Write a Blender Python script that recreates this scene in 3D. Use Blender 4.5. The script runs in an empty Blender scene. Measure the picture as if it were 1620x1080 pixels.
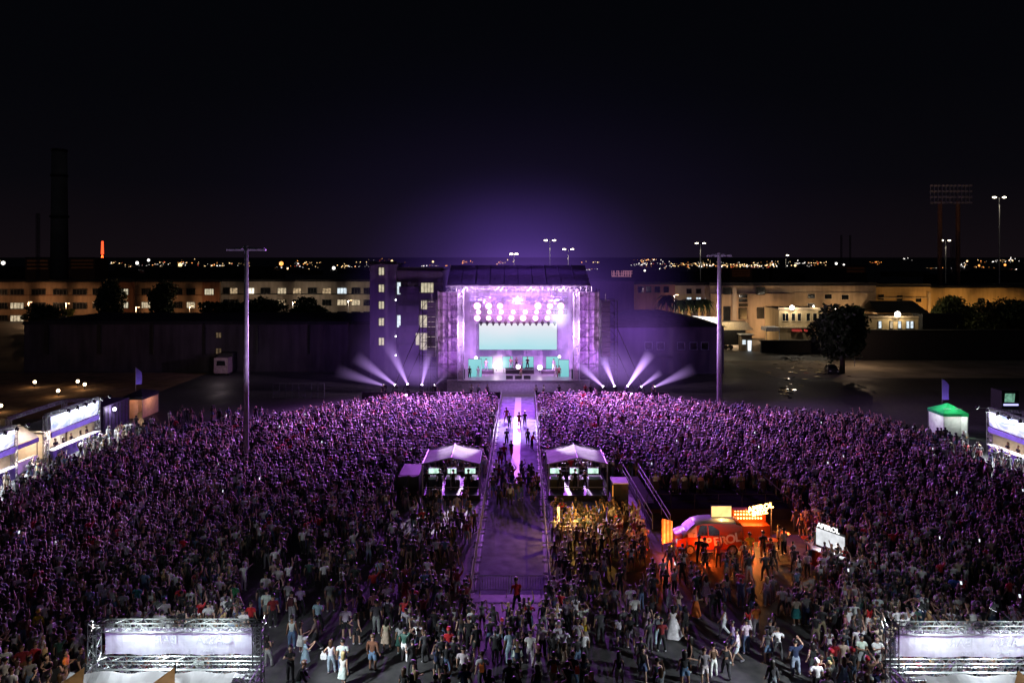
import bpy, bmesh, math, random
import numpy as np
from mathutils import Vector, Matrix
random.seed(7); rng = np.random.default_rng(11)
sc = bpy.context.scene
COL = sc.collection
R = math.radians
# ---- survey: the drone hovers 20 m above the yard; pixel survey of the photograph turned into metres
F, HY, CAMH = 1080.0, 405.0, 20.0
def at(x, y, D): return Vector(((x-810)*D/F, D, CAMH-(y-HY)*D/F))
def ground(x, y):
    D = CAMH*F/(y-HY); return Vector(((x-810)*D/F, D, 0))

# ------------------------------------------------------------------ materials
MATS = {}
def _new(name):
    m = bpy.data.materials.new(name); m.use_nodes = True
    return m, m.node_tree, m.node_tree.nodes, m.node_tree.nodes.get('Principled BSDF')
def mat(name, col, rough=.7, metal=0., var=.35, scale=3., bump=0., spec=.5):
    if name in MATS: return MATS[name]
    m, nt, n, b = _new(name); L = nt.links.new
    tc = n.new('ShaderNodeTexCoord'); no = n.new('ShaderNodeTexNoise')
    no.inputs['Scale'].default_value = scale; no.inputs['Detail'].default_value = 5
    L(tc.outputs['Object'], no.inputs['Vector'])
    r = n.new('ShaderNodeValToRGB')
    a = [c*(1-var) for c in col]; c2 = [min(1, c*(1+var)) for c in col]
    r.color_ramp.elements[0].position = .3; r.color_ramp.elements[0].color = (*a, 1)
    r.color_ramp.elements[1].position = .7; r.color_ramp.elements[1].color = (*c2, 1)
    L(no.outputs['Fac'], r.inputs['Fac']); L(r.outputs['Color'], b.inputs['Base Color'])
    b.inputs['Roughness'].default_value = rough; b.inputs['Metallic'].default_value = metal
    b.inputs['Specular IOR Level'].default_value = spec
    if bump:
        bp = n.new('ShaderNodeBump'); bp.inputs['Strength'].default_value = bump
        L(no.outputs['Fac'], bp.inputs['Height']); L(bp.outputs['Normal'], b.inputs['Normal'])
    MATS[name] = m; return m
def wallmat(name, col, streak=.35):
    if name in MATS: return MATS[name]
    m, nt, n, b = _new(name); L = nt.links.new
    tc = n.new('ShaderNodeTexCoord'); mp = n.new('ShaderNodeMapping'); mp.inputs['Scale'].default_value = (1.2, 1.2, .18)
    L(tc.outputs['Object'], mp.inputs['Vector'])
    no = n.new('ShaderNodeTexNoise'); no.inputs['Scale'].default_value = .9; no.inputs['Detail'].default_value = 6
    L(mp.outputs[0], no.inputs['Vector'])
    n2 = n.new('ShaderNodeTexNoise'); n2.inputs['Scale'].default_value = .12; n2.inputs['Detail'].default_value = 4
    L(tc.outputs['Object'], n2.inputs['Vector'])
    ad = n.new('ShaderNodeMath'); ad.operation = 'ADD'; L(no.outputs['Fac'], ad.inputs[0]); L(n2.outputs['Fac'], ad.inputs[1])
    r = n.new('ShaderNodeValToRGB')
    r.color_ramp.elements[0].position = .35; r.color_ramp.elements[0].color = (*[c*(1-streak) for c in col], 1)
    r.color_ramp.elements[1].position = .65; r.color_ramp.elements[1].color = (*[min(1, c*(1+streak*.5)) for c in col], 1)
    hf = n.new('ShaderNodeMath'); hf.operation = 'MULTIPLY'; hf.inputs[1].default_value = .5
    L(ad.outputs[0], hf.inputs[0]); L(hf.outputs[0], r.inputs['Fac']); L(r.outputs['Color'], b.inputs['Base Color'])
    b.inputs['Roughness'].default_value = .85; b.inputs['Specular IOR Level'].default_value = .2
    MATS[name] = m; return m
def emit(name, col, strength, light=False, var=0.):
    if name in MATS: return MATS[name]
    m, nt, n, b = _new(name); n.remove(b); L = nt.links.new
    e = n.new('ShaderNodeEmission'); e.inputs[0].default_value = (*col, 1); e.inputs[1].default_value = strength
    if var:
        tc = n.new('ShaderNodeTexCoord'); no = n.new('ShaderNodeTexNoise'); no.inputs['Scale'].default_value = 1.7
        L(tc.outputs['Object'], no.inputs['Vector'])
        mr = n.new('ShaderNodeMapRange'); mr.inputs[1].default_value = .3; mr.inputs[2].default_value = .7
        mr.inputs[3].default_value = strength*(1-var); mr.inputs[4].default_value = strength*(1+var)
        L(no.outputs['Fac'], mr.inputs[0]); L(mr.outputs[0], e.inputs[1])
    L(e.outputs[0], n['Material Output'].inputs['Surface'])
    m.cycles.emission_sampling = 'FRONT' if light else 'NONE'
    MATS[name] = m; return m
def objmat(name, rough=.75, spec=.4, sheen=0., fold=.35):
    """cloth, skin or hair whose colour each object carries itself"""
    m, nt, n, b = _new(name); L = nt.links.new
    oi = n.new('ShaderNodeObjectInfo'); tc = n.new('ShaderNodeTexCoord')
    no = n.new('ShaderNodeTexNoise'); no.inputs['Scale'].default_value = 7; no.inputs['Detail'].default_value = 3
    L(tc.outputs['Object'], no.inputs['Vector'])
    mr = n.new('ShaderNodeMapRange'); mr.inputs[1].default_value = .3; mr.inputs[2].default_value = .7
    mr.inputs[3].default_value = 1-fold; mr.inputs[4].default_value = 1.0
    L(no.outputs['Fac'], mr.inputs[0])
    mx = n.new('ShaderNodeVectorMath'); mx.operation = 'SCALE'
    L(oi.outputs['Color'], mx.inputs[0]); L(mr.outputs[0], mx.inputs['Scale']); L(mx.outputs[0], b.inputs['Base Color'])
    bp = n.new('ShaderNodeBump'); bp.inputs['Strength'].default_value = .35; bp.inputs['Distance'].default_value = .03
    L(no.outputs['Fac'], bp.inputs['Height']); L(bp.outputs[0], b.inputs['Normal'])
    b.inputs['Roughness'].default_value = rough; b.inputs['Specular IOR Level'].default_value = spec
    b.inputs['Sheen Weight'].default_value = sheen
    MATS[name] = m; return m
def cloth_trans(name, col, trans=.4, rough=.8):
    """thin white tarpaulin or banner fabric that lets lamp light through"""
    if name in MATS: return MATS[name]
    m, nt, n, b = _new(name); L = nt.links.new
    tc = n.new('ShaderNodeTexCoord'); no = n.new('ShaderNodeTexNoise'); no.inputs['Scale'].default_value = 1.3; no.inputs['Detail'].default_value = 4
    no.inputs['Distortion'].default_value = 1.0
    L(tc.outputs['Object'], no.inputs['Vector'])
    r = n.new('ShaderNodeValToRGB'); r.color_ramp.elements[0].position = .3; r.color_ramp.elements[1].position = .7
    r.color_ramp.elements[0].color = (*[c*.72 for c in col], 1); r.color_ramp.elements[1].color = (*col, 1)
    L(no.outputs['Fac'], r.inputs[0]); L(r.outputs[0], b.inputs['Base Color']); b.inputs['Roughness'].default_value = rough
    bp = n.new('ShaderNodeBump'); bp.inputs['Strength'].default_value = .5; bp.inputs['Distance'].default_value = .08
    L(no.outputs['Fac'], bp.inputs['Height']); L(bp.outputs[0], b.inputs['Normal'])
    t = n.new('ShaderNodeBsdfTranslucent'); L(r.outputs[0], t.inputs[0])
    mx = n.new('ShaderNodeMixShader'); mx.inputs[0].default_value = trans
    L(b.outputs[0], mx.inputs[1]); L(t.outputs[0], mx.inputs[2]); L(mx.outputs[0], n['Material Output'].inputs['Surface'])
    MATS[name] = m; return m
def volmat(name, build):
    m, nt, n, b = _new(name); n.remove(b)
    v = n.new('ShaderNodeVolumePrincipled'); v.inputs['Density'].default_value = 0.
    build(nt, n, v); nt.links.new(v.outputs[0], n['Material Output'].inputs['Volume'])
    MATS[name] = m; return m

# ------------------------------------------------------------------ mesh collector
class MB:
    def __init__(s): s.v = []; s.f = []; s.m = []
    def quad(s, *p, mi=0):
        b = len(s.v); s.v += [tuple(q) for q in p]; s.f.append(tuple(range(b, b+len(p)))); s.m.append(mi); return s
    def box(s, c, d, mi=0, rz=0., rx=0.):
        b = len(s.v); M = Matrix.Rotation(rz, 3, 'Z') @ Matrix.Rotation(rx, 3, 'X'); c = Vector(c)
        for i in range(8):
            p = Vector(((-.5, .5)[i & 1]*d[0], (-.5, .5)[i >> 1 & 1]*d[1], (-.5, .5)[i >> 2]*d[2]))
            s.v.append(tuple(c + M @ p))
        for q in ((0,2,3,1),(4,5,7,6),(0,1,5,4),(2,6,7,3),(0,4,6,2),(1,3,7,5)):
            s.f.append(tuple(b+k for k in q)); s.m.append(mi)
        return s
    def bar(s, p0, p1, r, n=4, mi=0, r1=None, caps=True):
        p0 = Vector(p0); p1 = Vector(p1); d = (p1-p0)
        if d.length < 1e-6: return s
        d.normalize(); u = d.orthogonal().normalized(); w = d.cross(u); b = len(s.v); r1 = r if r1 is None else r1
        for p, rr in ((p0, r), (p1, r1)):
            for k in range(n):
                a = 2*math.pi*(k+.5)/n; s.v.append(tuple(p + (u*math.cos(a)+w*math.sin(a))*rr))
        for k in range(n):
            s.f.append((b+k, b+(k+1) % n, b+n+(k+1) % n, b+n+k)); s.m.append(mi)
        if caps:
            s.f.append(tuple(b+n-1-k for k in range(n))); s.m.append(mi)
            s.f.append(tuple(b+n+k for k in range(n))); s.m.append(mi)
        return s
    def tube(s, pts, r, n=6, mi=0):
        for k in range(len(pts)-1):
            ra = r[k] if isinstance(r, (list, tuple)) else r; rb = r[k+1] if isinstance(r, (list, tuple)) else r
            s.bar(pts[k], pts[k+1], ra, n, mi, rb)
        return s
    def ball(s, c, r, n=8, mi=0, sz=(1,1,1)):
        b = len(s.v); m = max(3, n//2); c = Vector(c)
        for j in range(m+1):
            t = math.pi*j/m
            for k in range(n):
                a = 2*math.pi*k/n
                s.v.append(tuple(c+Vector((math.sin(t)*math.cos(a)*r*sz[0], math.sin(t)*math.sin(a)*r*sz[1], math.cos(t)*r*sz[2]))))
        for j in range(m):
            for k in range(n):
                s.f.append((b+j*n+k, b+(j+1)*n+k, b+(j+1)*n+(k+1) % n, b+j*n+(k+1) % n)); s.m.append(mi)
        return s
    def truss(s, p0, p1, w, r=.025, mi=0, up=(0,0,1)):
        """box lattice: four chords, zigzag web on every face"""
        p0 = Vector(p0); p1 = Vector(p1); d = (p1-p0); L = d.length; d.normalize(); up = Vector(up)
        if abs(d.dot(up)) > .95: up = Vector((0,1,0))
        u = d.cross(up).normalized()*w/2; q = u.cross(d).normalized()*w/2
        cs = [u+q, u-q, -u-q, -u+q]
        for c in cs: s.bar(p0+c, p1+c, r, 4, mi)
        n = max(2, int(round(L/w)))
        for i in range(4):
            a, b2 = cs[i], cs[(i+1) % 4]
            for k in range(n):
                t0 = p0+d*(L*k/n); t1 = p0+d*(L*(k+1)/n)
                if k % 2: s.bar(t0+b2, t1+a, r*.6, 3, mi, caps=False)
                else: s.bar(t0+a, t1+b2, r*.6, 3, mi, caps=False)
                s.bar(t1+a, t1+b2, r*.6, 3, mi, caps=False)
        return s
    def build(s, name, mats, parent=None, smooth=False):
        me = bpy.data.meshes.new(name); off = Vector(ORG.get(parent.name, (0,0,0))) if parent else Vector((0,0,0))
        me.from_pydata([tuple(Vector(v)-off) for v in s.v], [], s.f)
        for m in (mats if isinstance(mats, (list, tuple)) else [mats]): me.materials.append(m)
        me.polygons.foreach_set('material_index', s.m)
        if smooth: me.polygons.foreach_set('use_smooth', [True]*len(s.f))
        me.validate(); me.update()
        o = bpy.data.objects.new(name, me); COL.objects.link(o)
        if parent: o.parent = parent; ORG[o.name] = tuple(off)
        return o
ORG = {}
def tag(o, label=None, cat=None, group=None, kind=None):
    if label:
        if len(label.split()) > 16: print('LONG', label)
        o['label'] = label
    if cat: o['category'] = cat
    if group: o['group'] = group
    if kind: o['kind'] = kind
    return o
def thing(name, loc, label, cat, group=None):
    o = bpy.data.objects.new(name, None); COL.objects.link(o); o.location = loc; o.empty_display_size = .3
    ORG[o.name] = tuple(loc); return tag(o, label, cat, group)
def solo(name, mb, m, label, cat, group=None, smooth=False):
    """a thing that is one mesh; its origin goes to its base"""
    xs = np.array(mb.v); c = Vector(((xs[:,0].min()+xs[:,0].max())/2, (xs[:,1].min()+xs[:,1].max())/2, xs[:,2].min()))
    mb.v = [tuple(Vector(v)-c) for v in mb.v]
    o = mb.build(name, m, None, smooth); o.location = c; ORG[o.name] = tuple(c); return tag(o, label, cat, group)
def struct(name, mb, m):
    o = mb.build(name, m); o['kind'] = 'structure'; return o
def dup(root, loc=None, rz=None, label=None):
    r = root.copy(); COL.objects.link(r)
    if loc is not None: r.location = loc
    if rz is not None: r.rotation_euler = (0,0,rz)
    if label: r['label'] = label
    for ch in root.children:
        c = ch.copy(); COL.objects.link(c); c.parent = r
        for g in ch.children:
            d = g.copy(); COL.objects.link(d); d.parent = c
    return r
def text_mesh(body, size, name, m, parent, M, extrude=.01, bold=.0):
    cu = bpy.data.curves.new(name, 'FONT'); cu.body = body; cu.size = size; cu.extrude = extrude; cu.align_x = 'CENTER'; cu.align_y = 'CENTER'
    cu.offset = bold; cu.resolution_u = 3
    t = bpy.data.objects.new(name, cu); COL.objects.link(t)
    me = bpy.data.meshes.new_from_object(t.evaluated_get(bpy.context.evaluated_depsgraph_get()))
    bpy.data.objects.remove(t); me.materials.clear(); me.materials.append(m)
    me.transform(M); off = Vector(ORG.get(parent.name, (0,0,0))); me.transform(Matrix.Translation(-off))
    o = bpy.data.objects.new(name, me); COL.objects.link(o); o.parent = parent; ORG[o.name] = tuple(off); return o
def face_cam(loc, rz=0, tilt=0, mirror=False):
    """text stood upright, facing -Y"""
    M = Matrix.Translation(loc) @ Matrix.Rotation(rz, 4, 'Z') @ Matrix.Rotation(R(90), 4, 'X') @ Matrix.Rotation(tilt, 4, 'Z')
    if mirror: M = M @ Matrix.Scale(-1, 4, (1,0,0))
    return M
LIGHTN = [0]
def light(kind, loc, col, power, size=.3, target=None, angle=60, blend=.6, parent=None):
    """small sources: lamps in modelled fixtures, and added fill lights without any"""
    if kind == 'AREA': kind = 'SPOT'; angle = 165; blend = .8; power *= 2.2
    l = bpy.data.lights.new('lamp_or_fill_glow', kind); l.color = col; l.energy = power; l.shadow_soft_size = min(size, .06)
    if kind == 'SPOT': l.spot_size = R(angle); l.spot_blend = blend
    o = bpy.data.objects.new('lamp_or_fill_light', l); COL.objects.link(o); o.location = loc
    if target is not None: o.rotation_euler = (Vector(target)-Vector(loc)).to_track_quat('-Z', 'Y').to_euler()
    return o

# ------------------------------------------------------------------ camera, world, moon
cd = bpy.data.cameras.new('camera'); cam = bpy.data.objects.new('camera', cd); COL.objects.link(cam)
cam.location = (0, 0, CAMH); cam.rotation_euler = (R(90), 0, 0)
cd.sensor_width = 36; cd.lens = 24; cd.shift_y = -135/1620; cd.clip_start = .5; cd.clip_end = 12000; sc.camera = cam
w = bpy.data.worlds.new('World'); sc.world = w; w.use_nodes = True
nt = w.node_tree; n = nt.nodes; L = nt.links.new; bg = n['Background']
sky = n.new('ShaderNodeTexSky'); sky.sky_type = 'NISHITA'; sky.sun_disc = False; sky.sun_elevation = R(-8); sky.sun_rotation = R(200)
tc = n.new('ShaderNodeTexCoord'); sp = n.new('ShaderNodeSeparateXYZ'); L(tc.outputs['Generated'], sp.inputs[0])
rp = n.new('ShaderNodeValToRGB'); cr = rp.color_ramp
cr.elements[0].position = 0; cr.elements[0].color = (.0058, .0038, .0052, 1)
cr.elements[1].position = .45; cr.elements[1].color = (.0008, .0011, .0019, 1)
e = cr.elements.new(.10); e.color = (.0024, .0021, .0034, 1)
e = cr.elements.new(.22); e.color = (.0013, .0014, .0024, 1)
L(sp.outputs['Z'], rp.inputs[0])
sc2 = n.new('ShaderNodeVectorMath'); sc2.operation = 'SCALE'; sc2.inputs['Scale'].default_value = .02
L(sky.outputs[0], sc2.inputs[0])
ad = n.new('ShaderNodeVectorMath'); ad.operation = 'ADD'; L(rp.outputs[0], ad.inputs[0]); L(sc2.outputs[0], ad.inputs[1])
# violet stage glow painted into the sky background
def wm(op, a, b=None):
    q = n.new('ShaderNodeMath'); q.operation = op
    for i, v in enumerate((a, b)):
        if v is None: continue
        if isinstance(v, (int, float)): q.inputs[i].default_value = v
        else: L(v, q.inputs[i])
    return q.outputs[0]
yy = wm('MAXIMUM', sp.outputs['Y'], .02); last = ad.outputs[0]
for cxx, czz, sx_, sz_, colr in ((.01,.01,.09,.062,(.020,.0085,.068)), (.01,.0,.30,.17,(.0052,.0030,.0150))):
    ax = wm('POWER', wm('DIVIDE', wm('SUBTRACT', wm('DIVIDE', sp.outputs['X'], yy), cxx), sx_), 2); az = wm('POWER', wm('DIVIDE', wm('SUBTRACT', wm('DIVIDE', sp.outputs['Z'], yy), czz), sz_), 2)
    gg = wm('POWER', math.exp(-1), wm('ADD', ax, az))
    v1 = n.new('ShaderNodeVectorMath'); v1.operation = 'SCALE'; v1.inputs[0].default_value = colr; L(gg, v1.inputs['Scale'])
    v2 = n.new('ShaderNodeVectorMath'); v2.operation = 'ADD'; L(last, v2.inputs[0]); L(v1.outputs[0], v2.inputs[1]); last = v2.outputs[0]
L(last, bg.inputs[0]); bg.inputs[1].default_value = 1.0
sl = bpy.data.lights.new('moon', 'SUN'); sl.energy = .03; sl.angle = R(.5); sl.color = (.75, .82, 1); so = bpy.data.objects.new('moon', sl); COL.objects.link(so)
so.rotation_euler = (R(50), 0, R(20)); so.location = (0, 0, 60)
cy = sc.cycles
cy.max_bounces = 4; cy.diffuse_bounces = 2; cy.glossy_bounces = 2; cy.transmission_bounces = 3; cy.transparent_max_bounces = 8
cy.caustics_reflective = False; cy.caustics_refractive = False; cy.sample_clamp_indirect = 2.0; cy.sample_clamp_direct = 0
cy.use_denoising = True
try: cy.denoiser = 'OPENIMAGEDENOISE'
except Exception: pass
cy.use_adaptive_sampling = True; cy.adaptive_threshold = .02
vs = sc.view_settings; vs.view_transform = 'Standard'; vs.look = 'None'; vs.exposure = 0; vs.gamma = 1

PURPLE = (.50, .16, 1.0); VIOLET = (.52, .12, .94); WARM = (1, .62, .28); COOL = (.86, .93, 1.0); ORANGE = (1, .30, .05)
M_black = mat('black_paint', (.012,.012,.014), .5)
M_dark = mat('dark_metal', (.03,.03,.033), .5, .3)
M_alu = mat('aluminium_truss', (.42,.43,.45), .35, .7, .15)
M_steel = mat('galvanised_steel', (.42,.43,.45), .5, .15, .2)
M_scrim = mat('scrim_cloth', (.16,.12,.17), .95, 0, .35, 1.2)
M_drape = mat('stage_drape', (.45,.42,.5), .9, 0, .25, .6)
M_white = mat('white_plastic', (.72,.72,.72), .5, 0, .08)
M_violet = mat('violet_fascia', (.16,.10,.42), .6, 0, .15)
M_leaf = mat('night_leaf', (.035,.06,.022), .6, 0, .5, 2)
M_leaf2 = mat('olive_leaf', (.07,.09,.025), .6, 0, .5, 2)
M_bark = mat('bark', (.07,.05,.035), .9, 0, .4, 4, .5)
M_glass = mat('dark_glass', (.01,.012,.016), .12, 0, .1, 3, 0, .6)
E_win = emit('lit_window', (1, .80, .52), .52, var=.45)
E_winw = emit('lit_window_cool', (.80, .92, 1), .95, var=.35)
E_stair = emit('stair_window', (1, .88, .62), .55, var=.35)

# ------------------------------------------------------------------ ground
def ground_mat():
    m, nt, n, b = _new('asphalt'); L = nt.links.new
    tc = n.new('ShaderNodeTexCoord')
    a = n.new('ShaderNodeTexNoise'); a.inputs['Scale'].default_value = .09; a.inputs['Detail'].default_value = 6; a.inputs['Roughness'].default_value = .65
    c = n.new('ShaderNodeTexNoise'); c.inputs['Scale'].default_value = 2.4; c.inputs['Detail'].default_value = 6
    L(tc.outputs['Object'], a.inputs[0]); L(tc.outputs['Object'], c.inputs[0])
    mx = n.new('ShaderNodeMath'); mx.operation = 'MULTIPLY'; L(a.outputs['Fac'], mx.inputs[0]); L(c.outputs['Fac'], mx.inputs[1])
    r = n.new('ShaderNodeValToRGB'); r.color_ramp.elements[0].position = .12; r.color_ramp.elements[0].color = (.03,.03,.032,1)
    r.color_ramp.elements[1].position = .42; r.color_ramp.elements[1].color = (.085,.083,.08,1)
    L(mx.outputs[0], r.inputs[0]); L(r.outputs[0], b.inputs['Base Color'])
    rr = n.new('ShaderNodeMapRange'); rr.inputs[1].default_value = .3; rr.inputs[2].default_value = .7; rr.inputs[3].default_value = .45; rr.inputs[4].default_value = .85
    L(a.outputs['Fac'], rr.inputs[0]); L(rr.outputs[0], b.inputs['Roughness'])
    bp = n.new('ShaderNodeBump'); bp.inputs['Strength'].default_value = .25; bp.inputs['Distance'].default_value = .02
    L(c.outputs['Fac'], bp.inputs['Height']); L(bp.outputs[0], b.inputs['Normal'])
    return m
g = MB(); g.quad((-6500,-60,0),(6500,-60,0),(6500,9000,0),(-6500,9000,0)); struct('ground', g, ground_mat())
def xc(D): return -.1+(D-40)*.0175
pth = MB(); pth.quad((xc(40.4)-2.1,40.4,.004),(xc(40.4)+2.1,40.4,.004),(xc(97)+2.2,97,.004),(xc(97)-2.2,97,.004))
struct('path', pth, mat('grey_event_flooring', (.165,.155,.25), .95, 0, .35, 1.1, .15, .05))
st = MB(); D0, D1 = 59.5, 96.5
st.quad((xc(D0)-.36,D0,.03),(xc(D0)+.36,D0,.03),(xc(D1)+.36,D1,.03),(xc(D1)-.36,D1,.03))
st.quad((xc(D0)-.42,D0,.006),(xc(D0)+.42,D0,.006),(xc(D0)+.36,D0,.03),(xc(D0)-.36,D0,.03))
st.quad((xc(D0)-.42,D0,.006),(xc(D0)-.36,D0,.03),(xc(D1)-.36,D1,.03),(xc(D1)-.42,D1,.006))
st.quad((xc(D0)+.36,D0,.03),(xc(D0)+.42,D0,.006),(xc(D1)+.42,D1,.006),(xc(D1)+.36,D1,.03))
solo('cable_cover', st, mat('white_floor_strip', (.42,.42,.42), .5, 0, .06), 'long white strip down the middle of the open lane to the stage', 'cable cover')
# dirt terrace behind the left bars, pale lit apron far right
tr = MB(); tr.quad((-120,84,.004),(-52,84,.004),(-52,117,.004),(-120,117,.004)); struct('terrace', tr, mat('dry_earth', (.20,.12,.06), .95, 0, .4, .5, .4))
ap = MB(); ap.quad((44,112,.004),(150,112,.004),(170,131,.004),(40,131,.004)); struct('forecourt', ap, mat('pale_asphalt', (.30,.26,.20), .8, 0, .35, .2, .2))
# ------------------------------------------------------------------ haze around the stage, its light put in as emission
def haze_glow_build(parts, k=1.0):
    def f(nt, n, v):
        L = nt.links.new; geo = n.new('ShaderNodeNewGeometry'); last = None
        nz = n.new('ShaderNodeTexNoise'); nz.inputs['Scale'].default_value = .07; nz.inputs['Detail'].default_value = 3
        L(geo.outputs['Position'], nz.inputs['Vector'])
        nm = n.new('ShaderNodeMapRange'); nm.inputs[1].default_value = .3; nm.inputs[2].default_value = .7; nm.inputs[3].default_value = .55; nm.inputs[4].default_value = 1.35
        L(nz.outputs['Fac'], nm.inputs[0])
        for c, s, amp in parts:
            a = n.new('ShaderNodeVectorMath'); a.operation = 'SUBTRACT'; a.inputs[1].default_value = c; L(geo.outputs['Position'], a.inputs[0])
            d = n.new('ShaderNodeVectorMath'); d.operation = 'DIVIDE'; d.inputs[1].default_value = s; L(a.outputs[0], d.inputs[0])
            q = n.new('ShaderNodeVectorMath'); q.operation = 'DOT_PRODUCT'; L(d.outputs[0], q.inputs[0]); L(d.outputs[0], q.inputs[1])
            p = n.new('ShaderNodeMath'); p.operation = 'POWER'; p.inputs[0].default_value = math.exp(-1); L(q.outputs['Value'], p.inputs[1])
            mm = n.new('ShaderNodeMath'); mm.operation = 'MULTIPLY'; mm.inputs[1].default_value = amp*k; L(p.outputs[0], mm.inputs[0])
            if last is None: last = mm
            else:
                ad = n.new('ShaderNodeMath'); ad.operation = 'ADD'; L(last.outputs[0], ad.inputs[0]); L(mm.outputs[0], ad.inputs[1]); last = ad
        fm = n.new('ShaderNodeMath'); fm.operation = 'MULTIPLY'; L(last.outputs[0], fm.inputs[0]); L(nm.outputs[0], fm.inputs[1])
        L(fm.outputs[0], v.inputs['Emission Strength'])
    return f
def vcol(c, f):
    def g(nt, n, v):
        v.inputs['Emission Color'].default_value = (*c, 1); f(nt, n, v)
    return g
hz = MB(); hz.box((.95,109.25,8.1),(17.4,1.0,12.4))
o = hz.build('haze_glow_volume', volmat('smoke_glow', vcol((.50,.26,1.0), haze_glow_build([((-6.5,109.2,6),(3,3,3.2),.20),((8.2,109.2,7.0),(2.6,3,4.5),.30),((1,109.2,3.6),(9,3,1.5),.16)])))); tag(o, kind='stuff')  # smoke with zero density; its violet light is emission

# ------------------------------------------------------------------ the stage
SX = .95
S = thing('concert_stage', (SX,100,0), 'large purple lit concert stage with dark sloping roof and lattice towers', 'stage')
m = MB(); m.box((SX,105.5,1.7),(21,11,.2)); m.build('deck', mat('stage_floor', (.25,.24,.26), .35, 0, .2, 2), S)
m = MB(); m.box((SX,100.1,.8),(20.9,.1,1.59)); m.build('skirt', mat('stage_skirt', (.30,.27,.32), .8, 0, .2), S)
m = MB(); zf, zb = 15.75, 18.5
a, b, c, d = (SX-10.5,99.6,zf),(SX+10.5,99.6,zf),(SX+11,112,zb),(SX-11,112,zb)
m.quad(a,b,c,d); m.quad((a[0],a[1],a[2]-.12),(d[0],d[1],d[2]-.12),(c[0],c[1],c[2]-.12),(b[0],b[1],b[2]-.12))
m.quad(a,(a[0],a[1],a[2]-.12),(b[0],b[1],b[2]-.12),b)
for k in range(1,10):
    t = k/10; m.bar((a[0]+(b[0]-a[0])*t,99.6,zf+.03),(d[0]+(c[0]-d[0])*t,112,zb+.03),.05,4)
m.build('roof', cloth_trans('roof_sheet', (.28,.24,.36), .55), S)
m = MB(); m.truss((SX-10.6,99.5,15.2),(SX+10.6,99.5,15.2),.8,.05); m.truss((SX-10.6,103,15.4),(SX+10.6,103,15.4),.6,.04)
m.build('roof_truss', M_alu, S)
for s in (-1,1):
    m = MB(); m.truss((SX+s*8.45,99.7,1.8),(SX+s*8.45,99.7,14.8),.8,.06)
    for z in np.arange(2.5,14.5,1.2): m.box((SX+s*8.45,100.02,z),(.6,.05,1.1))
    m.build('tower', M_alu, S)
for s in (-1,1):
    m = MB(); x0, x1 = SX+s*8.9, SX+s*11.9
    for z in np.arange(0,15.3,2.0):
        m.bar((x0,100.6,z+.05),(x1,100.6,z+.05),.04); m.bar((x0,100.6,z+.05),(x1,100.6,min(z+2,15)),.03)
    for x in (x0,(x0+x1)/2,x1): m.bar((x,100.6,0),(x,100.6,15.1),.045); m.bar((x,104,0),(x,104,15.1),.045)
    m.build('scaffold', M_dark, S)
    m = MB(); nx = 12
    for i in range(nx):
        for j in range(8):
            xa = x0+(x1-x0)*i/nx; xb = x0+(x1-x0)*(i+1)/nx; ya = 100.8+.05*math.sin(i*1.9); yb = 100.8+.05*math.sin((i+1)*1.9)
            m.quad((xa,ya,j*1.84),(xb,yb,j*1.84),(xb,yb,(j+1)*1.84-.04),(xa,ya,(j+1)*1.84-.04))
    m.build('scrim', M_scrim, S)
m = MB(); nx = 40
for i in range(nx):
    xa = SX-9+18*i/nx; xb = SX-9+18*(i+1)/nx; ya = 110+.12*math.sin(i*1.7); yb = 110+.12*math.sin((i+1)*1.7)
    m.quad((xa,ya,1.8),(xb,yb,1.8),(xb,yb,15.6),(xa,ya,15.6))
m.build('back_drape', M_drape, S)
for s in (-1,1):
    m = MB()
    for i in range(12):
        ya = 101+9*i/12; yb = 101+9*(i+1)/12; xa = SX+s*(8.95+.08*math.sin(i*2)); xb = SX+s*(8.95+.08*math.sin((i+1)*2))
        m.quad((xa,ya,1.8),(xb,yb,1.8),(xb,yb,15),(xa,ya,15))
    m.build('side_drape', M_drape, S)
for z, y in ((13.6,104.5),(12.9,105.6),(11.3,106.2)):
    m = MB(); m.truss((SX-7.6,y,z),(SX+7.6,y,z),.45,.035); m.build('lighting_truss', M_alu, S)
# scaffolded sound wings with raking braces
for s in (-1,1):
    W = thing('scaffold_tower', (SX+s*13,101,0), ('left' if s < 0 else 'right')+' dark scaffold wing with raking braces carrying a speaker column beside the stage', 'scaffold')
    m = MB()
    for x in (11.9,13.2,14.4):
        for y in (99.5,102.5):
            m.bar((SX+s*x,y,0),(SX+s*x,y,13.6),.05)
    for z in np.arange(1.5,13.7,2.0):
        for y in (99.5,102.5): m.bar((SX+s*11.9,y,z),(SX+s*14.4,y,z),.04)
        m.bar((SX+s*11.9,99.5,z-1.5),(SX+s*13.2,99.5,z),.03); m.bar((SX+s*14.4,99.5,z-1.5),(SX+s*13.2,99.5,z),.03)
    m.build('frame', M_dark, W)
    for x2, z2 in ((18.5,9.5),(17,6)):
        m = MB(); m.bar((SX+s*14.4,99.5,z2),(SX+s*x2,99.2,.05),.06); m.build('brace', M_dark, W)
    A = thing('speaker_array', (SX+s*12.6,99,4.6), 'hanging black speaker column on the '+('left' if s < 0 else 'right')+' stage wing', 'speaker')
    for k in range(11):
        m = MB(); m.box((SX+s*12.6,99-.0035*k*k,13-.72*k),(1.25,.7,.66),rx=-.02*k); m.build('cabinet', M_black, A)
    m = MB(); m.box((SX+s*12.6,99,13.5),(1.3,.8,.12)); m.bar((SX+s*12.6,99,13.5),(SX+s*12.6,99,14.6),.04); m.build('flying_frame', M_dark, A)

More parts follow.
